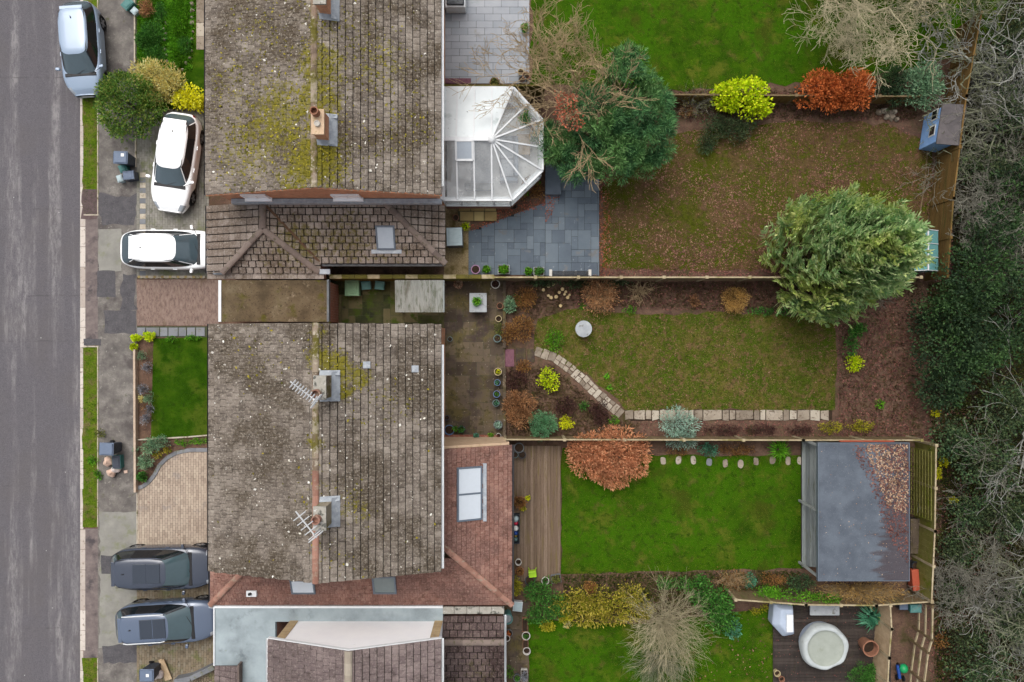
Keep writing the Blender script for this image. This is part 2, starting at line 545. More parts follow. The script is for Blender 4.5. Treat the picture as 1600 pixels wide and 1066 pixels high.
def skylight(parent, c, u, v, n, wu, wv, frame_m, pane_m, halves=1, proud=.10, name='skylight'):
    """a rooflight lying on a pitched plane; c centre, u along eave, v up slope"""
    c, u, v, n = Vector(c), Vector(u), Vector(v), Vector(n)
    def slab(u0, u1, v0, v1, z0, z1, b):
        pts = [c + u*a + v*k + n*z for z in (z0, z1) for a, k in ((u0, v0), (u1, v0), (u1, v1), (u0, v1))]
        b.add(pts, [(0,3,2,1),(4,5,6,7),(0,1,5,4),(1,2,6,5),(2,3,7,6),(3,0,4,7)])
    f = MB(); t = .07
    slab(-wu/2, wu/2, -wv/2, -wv/2+t, 0, proud, f); slab(-wu/2, wu/2, wv/2-t, wv/2, 0, proud, f)
    slab(-wu/2, -wu/2+t, -wv/2+t, wv/2-t, 0, proud-.003, f); slab(wu/2-t, wu/2, -wv/2+t, wv/2-t, 0, proud-.003, f)
    fo = f.build(name, frame_m, parent)
    w1 = (wu - t*(halves+1)) / halves
    for i in range(halves):
        a = -wu/2 + t + i*(w1+t)
        p = MB(); slab(a, a+w1, -wv/2+t, wv/2-t, .02, proud-.02, p); new = p.build('pane', pane_m, fo, local=True)
        if i: 
            m = MB(); slab(a-t, a, -wv/2+t, wv/2-t, 0, proud-.004, m); m.build('bar', frame_m, fo, local=True)
    return fo

# ------------------------------------------------------------------ plants
def sph(rs, n, lo=-.25):
    d = rs.normal(size=(int(n*2.2)+8, 3)); d = unit(d); d = d[d[:, 2] > lo]
    while len(d) < n: d = np.vstack([d, d])
    return d[:n]
SEED = [11]
def nseed():
    SEED[0] += 7
    return np.random.RandomState(SEED[0])

def foliage(rs, lobes, leaf, clump, up, cover, jit=.7, fill=.35, wob=.1):
    """leaf bases, directions and normals for clumps spread over dome-shaped lobes"""
    Ps, Ds, cen = [], [], []
    for lb in lobes:
        px, py, rxp, ryp, h = lb[:5]; z0 = lb[5] if len(lb) > 5 else 0.0
        zm = z0 + h*.55; cx, cy = WX(px, zm), WY(py, zm); rx, ry = M_(rxp, zm), M_(ryp, zm)
        cr = clump * min(1, math.sqrt(rx*ry) / .6) if clump > .12 else clump
        cr = min(cr, .6*min(rx, ry))
        K = int(max(5, 3.2*(rx*ry + .5*(rx+ry)*h*.6) / cr**2))
        K = min(K, 900)
        d = sph(rs, K, -.2)
        f = np.where(rs.uniform(size=(K, 1)) < fill, rs.uniform(.35, .8, (K, 1)), rs.uniform(.82, 1.0, (K, 1)))
        low = 1 - wob + wob*np.sin(3*np.arctan2(d[:, 1], d[:, 0]) + rs.uniform(0, 6))[:, None]
        f = f*low - cr/max(rx, ry)*.5
        c = np.array([cx, cy, z0 + h*.42]) + d*f*np.array([rx, ry, h*.58])
        c[:, 2] = np.maximum(c[:, 2], z0 + .06)
        n = int(cover * math.pi*rx*ry*1.7 / (leaf[0]*leaf[1]*.5))
        m = max(4, n // K)
        dd = unit(rs.normal(size=(K*m, 3))); cc = np.repeat(c, m, 0); out = np.repeat(d, m, 0)
        rr = cr*rs.uniform(.25, 1.0, (K*m, 1))**.6
        Ps.append(cc + dd*rr*np.array([1, 1, .8])); Ds.append(dd*.8 + out*.5 + np.array([0, 0, up]) + rs.normal(size=(K*m, 3))*jit*.5)
        cen.append((np.array([cx, cy, z0]), c, rx, h))
    return np.vstack(Ps), np.vstack(Ds), cen

def shrub(name, label, lobes, mat, leaf=(.09, .05), clump=.22, up=.3, cover=1.5, cat='shrub', group=None, fill=.35, stem=None, twig=False, base=None, wob=.1):
    rs = nseed()
    P, D, cen = foliage(rs, lobes, leaf, clump, up, cover, fill=fill, wob=wob)
    P[:, 2] = np.maximum(P[:, 2], .02)
    b = cen[0][0] if base is None else np.array(base)
    root = thing(name, label, cat, tuple(b), group=group)
    n = len(P); N = rs.normal(size=(n, 3)) + np.array([0, 0, .9])
    L = leaf[0]*rs.uniform(.6, 1.25, n); Wd = leaf[1]*rs.uniform(.7, 1.2, n)
    new_obj('foliage', leaf_mesh('foliage', P, D, N, L, Wd), mat, root)
    segs = []
    for c0, c, rx, h in cen:
        for i in rs.choice(len(c), min(len(c), 9), replace=False):
            a = c0 + np.array([*rs.normal(size=2)*.04*min(1, rx), 0]); e = c[i]; m = a*.5 + e*.5 + np.array([0, 0, .12*h])
            r = .012 + .012*min(2, h)
            segs += [[*a, *m, r, r*.7], [*m, *e, r*.7, r*.3]]
    new_obj('stem', seg_mesh('stem', segs, 5), stem or MAT['bark'], root)
    return root

def twigshrub(name, label, px, py, rxp, ryp, h, mat, n=260, wig=.12, rad=.008, cat='shrub', up=.5, leafm=None, group=None, sub=5, z0=0.0, lean=(0, 0)):
    """a leafless bush: many arching rods, each with side twigs"""
    rs = nseed(); zm = z0 + h*.5; cx, cy = WX(px, zm), WY(py, zm); rx, ry = M_(rxp, zm), M_(ryp, zm)
    root = thing(name, label, cat, (cx, cy, z0), group=group)
    main, fine = [], []; tips = []
    for i in range(n):
        a = rs.uniform(0, 2*math.pi); q = math.sqrt(rs.uniform(.05, 1))
        e = np.array([cx + math.cos(a)*rx*q + lean[0]*h, cy + math.sin(a)*ry*q + lean[1]*h, z0 + h*(1 - .55*q*q)*rs.uniform(.7, 1.1)])
        s0 = np.array([cx + math.cos(a)*rx*.12*q, cy + math.sin(a)*ry*.12*q, z0])
        pts = [s0]
        for k in range(1, 5):
            t = k/4; p = s0*(1-t) + e*t; p[2] = z0 + (e[2]-z0)*(1-(1-t)**(1+up)); pts.append(p + rs.normal(size=3)*wig*.35*math.sqrt(rx*ry)*(t > .2))
        for k in range(4):
            r0 = rad*(1.6 - .35*k); (main if k < 2 else fine).append([*pts[k], *pts[k+1], r0, r0*.75])
        for k in range(sub):
            j = rs.randint(1, 4); f = rs.uniform(); b0 = pts[j]*(1-f) + pts[j+1]*f
            d = unit((pts[j+1]-pts[j] + rs.normal(size=3)*.35*np.linalg.norm(pts[j+1]-pts[j]))[None])[0]
            L = rs.uniform(.12, .38)*math.sqrt(rx*ry); b1 = b0 + d*L; b1[2] = max(b1[2], z0+.03)
            fine.append([*b0, *b1, rad*.7, rad*.35]); tips.append((b1, d))
    new_obj('stem', seg_mesh('stem', main, 4), mat, root)
    new_obj('twigs', seg_mesh('twigs', fine, 3), mat, root)
    if leafm:
        P = np.array([t[0] for t in tips]); D = np.array([t[1] for t in tips])
        k = leafm[1]; P = np.repeat(P, k, 0) + rs.normal(size=(len(P)*k, 3))*.06; D = np.repeat(D, k, 0) + rs.normal(size=(len(D)*k, 3))*.6
        P[:, 2] = np.maximum(P[:, 2], z0+.02)
        new_obj('foliage', leaf_mesh('foliage', P, D, rs.normal(size=P.shape)+[0, 0, .6], leafm[2]*rs.uniform(.6, 1.2, len(P)), leafm[3]), leafm[0], root)
    return root

def baretree(name, label, px, py, h, spread, mat, levels=5, kids=4, twist=.18, trunk_r=.16, rad_min=.006, lean=(0, 0), up=.25, fork=.25, first=7, ratio=.66, seed=None, cat='tree', group=None, leafm=None, ivy=None):
    rs = nseed() if seed is None else np.random.RandomState(seed)
    bx, by = WX(px), WY(py)
    root = thing(name, label, cat, (bx, by, 0), group=group)
    big, fine, tips = [], [], []
    def branch(p, d, L, r, lv):
        pts = [p]; k = 4 if lv < 3 else 3
        dd = d.copy()
        for i in range(k):
            dd = dd + rs.normal(size=3)*twist*(1.3 if lv > 0 else .4) + np.array([0, 0, up*.12]); dd /= np.linalg.norm(dd)
            q = pts[-1] + dd*L/k; q[2] = max(q[2], .15); pts.append(q)
        r1 = max(rad_min, r*.55)
        for i in range(k):
            a, b = r + (r1-r)*i/k, r + (r1-r)*(i+1)/k
            (big if lv < 2 else fine).append([*pts[i], *pts[i+1], a, b])
        if lv >= levels: tips.append((pts[-1], dd)); return
        nk = first if lv == 0 else kids
        for j in range(nk):
            f = rs.uniform(.3 if lv else .55, 1.0) if j else 1.0
            i = min(k-1, int(f*k)); b0 = pts[i] + (pts[i+1]-pts[i])*(f*k-i)
            ang = rs.uniform(0, 2*math.pi) if lv else 2*math.pi*(j + rs.uniform(-.25, .25))/nk
            s = np.cross(dd, [0, 0, 1.0]); s = s/np.linalg.norm(s) if np.linalg.norm(s) > .05 else np.array([1., 0, 0])
            t = np.cross(dd, s)
            sp = spread*(1.25 if lv == 0 else 1)
            nd = dd + (s*math.cos(ang) + t*math.sin(ang))*sp*rs.uniform(.6, 1.3) + np.array([0, 0, up*(.4 if lv else .1)])
            nd /= np.linalg.norm(nd)
            branch(b0, nd, L*ratio*rs.uniform(.7, 1.2)*(h*.42/(h*fork)/ratio if lv == 0 else 1), max(rad_min, r1*rs.uniform(.5, .8)), lv+1)
    branch(np.array([bx, by, -.05]), unit(np.array([[lean[0], lean[1], 1.0]]))[0], h*fork, trunk_r, 0)
    new_obj('trunk', seg_mesh('trunk', big, 6), mat, root)
    new_obj('crown', seg_mesh('crown', fine, 3), mat, root)
    if leafm:
        T = [tips[i] for i in rs.choice(len(tips), min(len(tips), leafm[1]), replace=False)]
        P = np.array([t[0] for t in T]); D = np.array([t[1] for t in T]); k = leafm[2]
        P = np.repeat(P, k, 0) + rs.normal(size=(len(P)*k, 3))*leafm[5]; D = np.repeat(D, k, 0) + rs.normal(size=(len(D)*k, 3))*.8
        new_obj('foliage', leaf_mesh('foliage', P, D, rs.normal(size=P.shape)+[0, 0, .7], leafm[3]*rs.uniform(.6, 1.2, len(P)), leafm[4]), leafm[0], root)
    return root

def conifer(name, label, px, py, h, R, mat, prof, sprays=1500, slen=.75, upk=.9, sq=(1, 1)):
    """tall dense cypress: upswept feathery sprays over a lumpy cone; prof(t) = radius share at height share t"""
    rs = nseed(); bx, by = WX(px), WY(py); root = thing(name, label, 'tree', (bx, by, 0))
    t = rs.uniform(0, 1, sprays)**.9*.97; a = rs.uniform(0, 2*math.pi, sprays)
    pr = np.array([prof(q) for q in t]) * (1 + .10*np.sin(3*a + 5*t) + .07*np.sin(7*a - 9*t)) * rs.uniform(.72, 1.05, sprays)
    c = np.stack([bx + np.cos(a)*pr*R*sq[0], by + np.sin(a)*pr*R*sq[1], .25 + t*(h-.6)], 1)
    out = np.stack([np.cos(a), np.sin(a), np.zeros_like(a)], 1)
    d = unit(out*(1-.55*t[:, None]) + np.array([0, 0, 1])*upk*(0.55+.6*t[:, None]) + rs.normal(size=c.shape)*.16)
    L = slen*rs.uniform(.45, 1.45, sprays)*(1-.15*t)
    side = unit(np.cross(d, rs.normal(size=c.shape)*.5 + out)); P, D, N, LL, WW = [], [], [], [], []
    k = 16
    for j in range(k):
        f = (j+.5)/k; base = c + d*(L*f)[:, None] + rs.normal(size=c.shape)*.02
        for s in (-1, 1):
            P.append(base); D.append(d*(.75+.3*f) + side*s*(.95-.55*f) + rs.normal(size=c.shape)*.13); N.append(np.cross(d, side)+rs.normal(size=c.shape)*.35)
            LL.append(L*.30*(1-.5*f)*rs.uniform(.8, 1.2, sprays)); WW.append(np.full(sprays, .11)*(1-.3*f))
    new_obj('crown', leaf_mesh('crown', np.vstack(P), np.vstack(D), np.vstack(N), np.concatenate(LL), np.concatenate(WW)), mat, root)
    segs = [[bx, by, -.05, bx, by, h*.5, .22, .12], [bx, by, h*.5, bx, by, h*.95, .12, .03]]
    for i in range(0, sprays, 6): segs.append([bx, by, max(.2, c[i][2]-.5), *c[i], .03, .012])
    new_obj('trunk', seg_mesh('trunk', segs, 6), MAT['bark'], root)
    return root

def pine(name, label, lobes, base, mat, tuft=.34, cover=1.0):
    """pine with rounded needle tufts on spreading limbs"""
    rs = nseed(); root = thing(name, label, 'tree', (base[0], base[1], 0)); P, D, segs = [], [], []
    for px, py, rp, z, hh in lobes:
        cx, cy, r = WX(px, z), WY(py, z), M_(rp, z); K = int(max(8, 4.2*(r/tuft)**2))
        d = sph(rs, K, -.1); c = np.array([cx, cy, z-hh*.45]) + d*np.array([r, r, hh*.55])*rs.uniform(.5, 1.0, (K, 1))
        for q in c[::3]: segs.append([base[0], base[1], max(.4, q[2]*.55), *q, .04, .012])
        m = 130; dd = sph(rs, K*m, -.55)
        P.append(np.repeat(c, m, 0) + dd*tuft*rs.uniform(.15, .75, (K*m, 1))); D.append(dd + np.array([0, 0, .25]) + rs.normal(size=dd.shape)*.25)
    P, D = np.vstack(P), np.vstack(D); n = len(P)
    new_obj('crown', leaf_mesh('crown', P, D, rs.normal(size=(n, 3)), .19*rs.uniform(.7, 1.3, n), .032), mat, root)
    segs += [[base[0], base[1], -.05, base[0]+.1, base[1]-.05, 3.6, .17, .09]]
    new_obj('trunk', seg_mesh('trunk', segs, 6), MAT['bark'], root)
    return root

def blades(name, label, poly, per_m2, mat, h=.07, w=.014, seed=1, lean=.7, cat='grass', z=.01, mask=None):
    rs = np.random.RandomState(seed); A = parea(poly); P2 = scatter(poly, int(A*per_m2), rs)
    if mask is not None: P2 = P2[mask(P2, rs)]
    n = len(P2); P = np.c_[P2, np.full(n, z)]
    D = rs.normal(size=(n, 3))*lean + [0, 0, 1.0]; D[:, 2] = np.abs(D[:, 2]); D = unit(D); S = unit(np.cross(D, rs.normal(size=(n, 3))))
    hh = h*rs.uniform(.5, 1.3, (n, 1))
    V = np.stack([P - S*w/2, P + S*w/2, P + D*hh], 1).reshape(-1, 3)
    o = new_obj(name, np_mesh(name, V, np.arange(n*3).reshape(-1, 3)), mat)
    return tag(o, label, cat, kind='stuff')

def clumpy(seed, scale=1.2, cut=.0, soft=.5):
    r0 = np.random.RandomState(seed); K = r0.normal(size=(9, 2))*scale; ph = r0.uniform(0, 6.3, 9)
    def f(P, rs):
        v = sum(np.sin(P @ K[i] + ph[i]) for i in range(9)) / 3
        return rs.uniform(-soft, soft, len(P)) + v > cut
    return f
def litter(name, label, poly, n, mat, size=.08, seed=1, z=.02, mask=None, cat='fallen leaves', zf=None, flat=1.2):
    rs = np.random.RandomState(seed); P2 = scatter(poly, n, rs)
    if mask is not None: P2 = P2[mask(P2, rs)]
    n = len(P2); zz = np.full(n, z) if zf is None else zf(P2)
    P = np.c_[P2, zz + rs.uniform(0, .025, n)]; D = rs.normal(size=(n, 3))*[1, 1, .25]; N = rs.normal(size=(n, 3))*.35 + [0, 0, flat]
    L = size*rs.uniform(.6, 1.35, n)
    return tag(new_obj(name, leaf_mesh(name, P, D, N, L, L*rs.uniform(.45, .8, n)), mat), label, cat, kind='stuff')

def tuft(name, label, px, py, rp, h, mat, n=90, w=.03, cat='plant', z0=0.0, parent=None, arch=.6, group=None):
    """strap leaves arching from one crown (yucca, iris, fern)"""
    rs = nseed(); cx, cy, r = WX(px, z0), WY(py, z0), M_(rp, z0+h)
    root = parent or thing(name, label, cat, (cx, cy, z0), group=group)
    P, D, N, L = [], [], [], []
    V, Fc = [], []
    for i in range(n):
        a = rs.uniform(0, 2*math.pi); q = rs.uniform(.45, 1.05); o = np.array([math.cos(a), math.sin(a), 0]); s = np.array([-math.sin(a), math.cos(a), 0])
        p0 = np.array([cx, cy, z0]) + o*r*.06; p1 = p0 + o*r*.45*q + [0, 0, h*rs.uniform(.6, 1.1)]; p2 = p0 + o*r*q + [0, 0, h*rs.uniform(.2, .9)*(1-arch*.6)]
        b = len(V); ww = w*rs.uniform(.7, 1.2)
        V += [p0-s*ww*.4, p0+s*ww*.4, p1-s*ww*.5, p1+s*ww*.5, p2]
        Fc += [(b, b+1, b+3, b+2), (b+2, b+3, b+4)]
    me = bpy.data.meshes.new('foliage'); me.from_pydata([tuple(v) for v in V], [], Fc); me.update()
    new_obj('foliage', me, mat, root)
    if parent is None: MB().lathe((cx, cy, z0), [(r*.10, -.02), (r*.12, .03), (r*.05, .07)], 8).build('crown', MAT['bark'], root)
    return root

# ------------------------------------------------------------------ garden and street furniture
def pot(label, px, py, rp, h, mat, plant=None, name='plant_pot', cat='pot', soil='soil_dark', z0=0.0, plant_h=.3, plant_r=1.1, leaf=(.07, .04), group=None, square=None, empty=False):
    zt = z0 + h; cx, cy, r = WX(px, zt), WY(py, zt), M_(rp, zt)
    o = thing(name, label, cat, (cx, cy, z0), group=group)
    if square:
        dx, dy = M_(square[0], zt), M_(square[1], zt); a = math.radians(square[2]) if len(square) > 2 else 0
        b = MB(); b.obox((cx, cy), dx, dy, z0, zt-.05, a, .92); b.obox((cx, cy), dx*1.03, dy*1.03, zt-.05, zt-.028, a); b.build('body', mat, o, bevel=.008)
        MB().obox((cx, cy), dx*.9, dy*.9, zt-.03, zt-.012, a).build('soil', MAT[soil], o)
        pr = (dx*.5, dy*.5)
    else:
        MB().lathe((cx, cy, z0), [(r*.70, 0), (r*.93, h*.82), (r, h*.82), (r*1.02, h), (r*.88, h), (r*.82, h*.55 if empty else h*.86)], 20).build('body', mat, o, smooth=False)
        if empty: MB().lathe((cx, cy, z0), [(r*.78, h*.5), (r*.80, h*.56), (r*.4, h*.58)], 14).build('soil', MAT[soil], o)  # dark disc stands in for the shade inside the hollow pot
        if not empty: MB().lathe((cx, cy, z0), [(r*.80, h*.80), (r*.84, h*.88), (r*.4, h*.91)], 14).build('soil', MAT[soil], o)
        pr = (r, r)
    if plant:
        rs = nseed(); k = max(60, int(1.6*math.pi*(pr[0]*plant_r)*(pr[1]*plant_r)*1.6/(leaf[0]*leaf[1]*.5))); d = sph(rs, k, -.1)
        P = np.array([cx, cy, zt-.03]) + d*np.array([pr[0]*plant_r*.85, pr[1]*plant_r*.85, plant_h*.75])*rs.uniform(.35, 1, (k, 1))
        new_obj('plant', leaf_mesh('plant', P, d*.7+rs.normal(size=d.shape)*.5+[0, 0, .3], rs.normal(size=d.shape)+[0, 0, 1], leaf[0]*rs.uniform(.7, 1.3, k), leaf[1]), plant, o)
    return o

def wheelie(label, px, py, a, body, lid, wx=.50, wy=.56, h=1.0, group='household bins put out by the street', name='wheelie_bin', mark=None):
    o = thing(name, label, 'bin', (WX(px, h), WY(py, h), 0), a, group=group)
    b = MB(); b.obox((0, 0), wx, wy, .06, h-.06, 0, .78); b.build('body', body, o, local=True, bevel=.02)
    l = MB(); n = 8
    l.obox((0, 0), wx+.05, wy+.06, h-.058, h-.01); l.obox((0, .01), wx-.04, wy-.05, h-.008, h+.03, 0, 1.06); l.build('lid', lid, o, local=True, bevel=.018)
    MB().tube([(-wx*.38, -wy/2-.06, h-.07), (wx*.38, -wy/2-.06, h-.07)], .016, 6).build('handle', body, o, local=True)
    for s in (-1, 1):
        w = MB(); w.tube([(s*wx*.42, -wy*.36, .1), (s*(wx*.42+.05), -wy*.36, .1)], .10, 12); w.build('wheel', MAT['rubber'], o, local=True)
    if mark: MB().obox((mark[0], mark[1]), .13, .13, h+.031, h+.036).build('label_sticker', MAT['white_paint'], o, local=True)
    return o

def crate(label, px, py, a, dx, dy, h, mat, lid=None, name='recycling_box', cat='box', z0=0.0, group=None):
    o = thing(name, label, cat, (WX(px, z0+h), WY(py, z0+h), z0), a, group=group)
    b = MB(); t = .02
    b.obox((0, 0), dx*.92, dy*.92, 0, .02); 
    for sx, sy, ex, ey in ((-1, 0, t, dy), (1, 0, t, dy), (0, -1, dx, t), (0, 1, dx, t)):
        b.obox((sx*(dx/2-t/2), sy*(dy/2-t/2)), ex, ey-(2*t if sx else 0), .021, h)
    b.build('body', mat, o, local=True)
    r = MB()
    for sy in (-1, 1): r.obox((0, sy*(dy/2+.012)), dx+.06, .022, h-.03, h+.006)
    for sx in (-1, 1): r.obox((sx*(dx/2+.012), 0), .022, dy, h-.03, h+.004)
    r.build('rim', mat, o, local=True)
    if lid: 
        l = MB(); l.obox((0, 0), dx*1.02, dy*1.02, h+.008, h+.035); l.obox((0, 0), dx*.7, dy*.7, h+.036, h+.055, 0, 1.1); l.build('lid', lid, o, local=True, bevel=.01)
    return o

def bag(label, px, py, rp, h, mat, z0=0.0, group=None, seed=None):
    rs = nseed(); r = M_(rp, z0+h); cx, cy = WX(px, z0+h*.6), WY(py, z0+h*.6)
    V, Fc = [], []; nu, nv = 14, 8; ph = rs.uniform(0, 6, 6)
    for j in range(nv+1):
        v = j/nv; rr = math.sin(math.pi*min(.98, .14+.84*v))**.7
        if v > .86: rr *= .55
        for i in range(nu):
            t = 2*math.pi*i/nu; k = 1 + .13*math.sin(3*t+ph[0]+2*v) + .09*math.sin(5*t+ph[1]-3*v) + .06*math.sin(9*t+ph[2])
            V.append((cx + r*rr*k*math.cos(t), cy + r*rr*k*math.sin(t), z0 + h*v + (.04 if v == 1 else 0)))
    for j in range(nv):
        for i in range(nu): Fc.append((j*nu+i, j*nu+(i+1) % nu, (j+1)*nu+(i+1) % nu, (j+1)*nu+i))
    Fc += [tuple(range(nu-1, -1, -1)), tuple(nv*nu+i for i in range(nu))]
    o = thing('rubbish_bag', label, 'bag', (cx, cy, z0), group=group)
    MB().add(V, Fc).build('sack', mat, o, smooth=True)
    MB().tube([(cx, cy, z0+h), (cx+.03, cy+.02, z0+h+.07), (cx+.08, cy-.03, z0+h+.09)], [.03, .02, .035], 6).build('knot', mat, o)
    return o

def fence(name, label, pts, h, mat, post_m, bay=1.83, thick=.05, rail=True, boards=True, cat='fence', group=None, z0=0.0, step=.125, post_h=.06, wave=0.0):
    """posts, panels of upright boards and a capping rail along a polyline of world points"""
    o = thing(name, label, cat, (pts[0][0], pts[0][1], z0), group=group)
    rs = nseed()
    for a, b in zip(pts[:-1], pts[1:]):
        a, b = np.array(a[:2]), np.array(b[:2]); L = np.linalg.norm(b-a); k = max(1, round(L/bay)); d = (b-a)/L; ang = math.atan2(d[1], d[0]); n = np.array([-d[1], d[0]])
        for i in range(k+1):
            p = a + d*L*i/k
            hh = h + post_h
            MB().obox(p, .10, .10, z0, z0+hh, ang).obox(p, .13, .13, z0+hh+.002, z0+hh+.03, ang).build('post', post_m, o)
        for i in range(k):
            p, q = a + d*(L*i/k+.055), a + d*(L*(i+1)/k-.055); m = MB(); w = np.linalg.norm(q-p); nb = max(1, int(w/step)) if boards else 1
            for j in range(nb):
                c = p + d*(w*(j+.5)/nb); dh = rs.uniform(-.012, .012)
                m.obox(c + n*(.006 if j % 2 else -.006), w/nb*(1.06 if j % 2 else 1.0), thick*.5, z0+.05, z0+h+dh, ang)
            m.build('panel', mat, o)
            if rail: MB().obox((p+q)/2, w, thick+.012, z0+h+.016, z0+h+.045, ang).build('capping_rail', post_m, o)
    return o

def paving(name, polys, slab, mat, basemat, z=.03, pattern='running', gap=.012, jitter=.004, seed=1, along='x', piece='slab', sizes=None, kind='structure', parent=None, joined=False, base=True, thick=.05, off=0.0, label=None, cat=None):
    """a base sheet and separate slabs on it; polys = convex world polygons"""
    rs = np.random.RandomState(seed)
    if base:
        b = MB()
        for p in polys: b.prism(p, z-thick-.02, z-.018)
        o = b.build(name, basemat, parent)
        if parent is None: tag(o, label, cat, kind=kind)
    else: o = parent
    A = np.vstack([np.array(p) for p in polys]); lo, hi = A.min(0), A.max(0); rects = []
    if pattern == 'running':
        su, sv = slab; i = 0
        if along == 'x':
            y = lo[1]
            while y < hi[1]:
                x = lo[0] - su*(.5 if i % 2 else 0) - off
                while x < hi[0]: rects.append((x, y, x+su, y+sv)); x += su
                y += sv; i += 1
        else:
            x = lo[0]
            while x < hi[0]:
                y = lo[1] - su*(.5 if i % 2 else 0) - off
                while y < hi[1]: rects.append((x, y, x+sv, y+su)); y += su
                x += sv; i += 1
    else:
        m = slab; nx, ny = int((hi[0]-lo[0])/m)+1, int((hi[1]-lo[1])/m)+1; occ = np.zeros((nx, ny), bool); sizes = sizes or [(2, 2), (2, 1), (1, 2), (3, 2), (1, 1), (2, 3)]
        for j in range(ny):
            for i in range(nx):
                if occ[i, j]: continue
                for k in rs.permutation(len(sizes)):
                    w, h = sizes[k]
                    if i+w <= nx and j+h <= ny and not occ[i:i+w, j:j+h].any(): break
                else: w = h = 1
                occ[i:i+w, j:j+h] = True; rects.append((lo[0]+i*m, lo[1]+j*m, lo[0]+(i+w)*m, lo[1]+(j+h)*m))
    J = MB()
    for x0, y0, x1, y1 in rects:
        g = gap/2*rs.uniform(.7, 1.3); R = [(x0+g, y0+g), (x1-g, y0+g), (x1-g, y1-g), (x0+g, y1-g)]
        for p in polys:
            c = clip(R, p)
            if len(c) < 3 or parea(c) < .12*abs((x1-x0)*(y1-y0)): continue
            dz = rs.uniform(-jitter, jitter); tx, ty = rs.uniform(-jitter, jitter, 2); mx, my = (x0+x1)/2, (y0+y1)/2
            f = lambda x, y: z + dz + tx*(x-mx) + ty*(y-my)
            if joined: J.prism(c, z-.05, f)
            else: MB().prism(c, z-.05, f).build(piece, mat, o, local=(parent is None))
    if joined: tag(J.build(piece, mat, o, local=True), kind='stuff')
    return o

def blocks(name, poly, mat, basemat, z=.03, bw=.115, bl=.21, seed=1, herring=False):
    """a block-paved drive: hundreds of small blocks in one mesh on a sand bed"""
    rs = np.random.RandomState(seed); o = sheet(name, poly, z-.02, basemat, world_pts=True)
    a = np.array(poly); lo, hi = a.min(0), a.max(0); J = MB(); i = 0; x = lo[0]
    while x < hi[0]:
        y = lo[1] - bl*(.5 if i % 2 else 0)
        while y < hi[1]:
            if inpoly([(x+bw/2, y+bl/2)], poly)[0]:
                dz = rs.uniform(-.003, .003); J.box(x+.005, y+.005, z-.04, x+bw-.005, y+bl-.005, z+dz)
            y += bl
        x += bw; i += 1
    tag(J.build('paving_blocks', mat, o, local=True), kind='stuff')
    return o

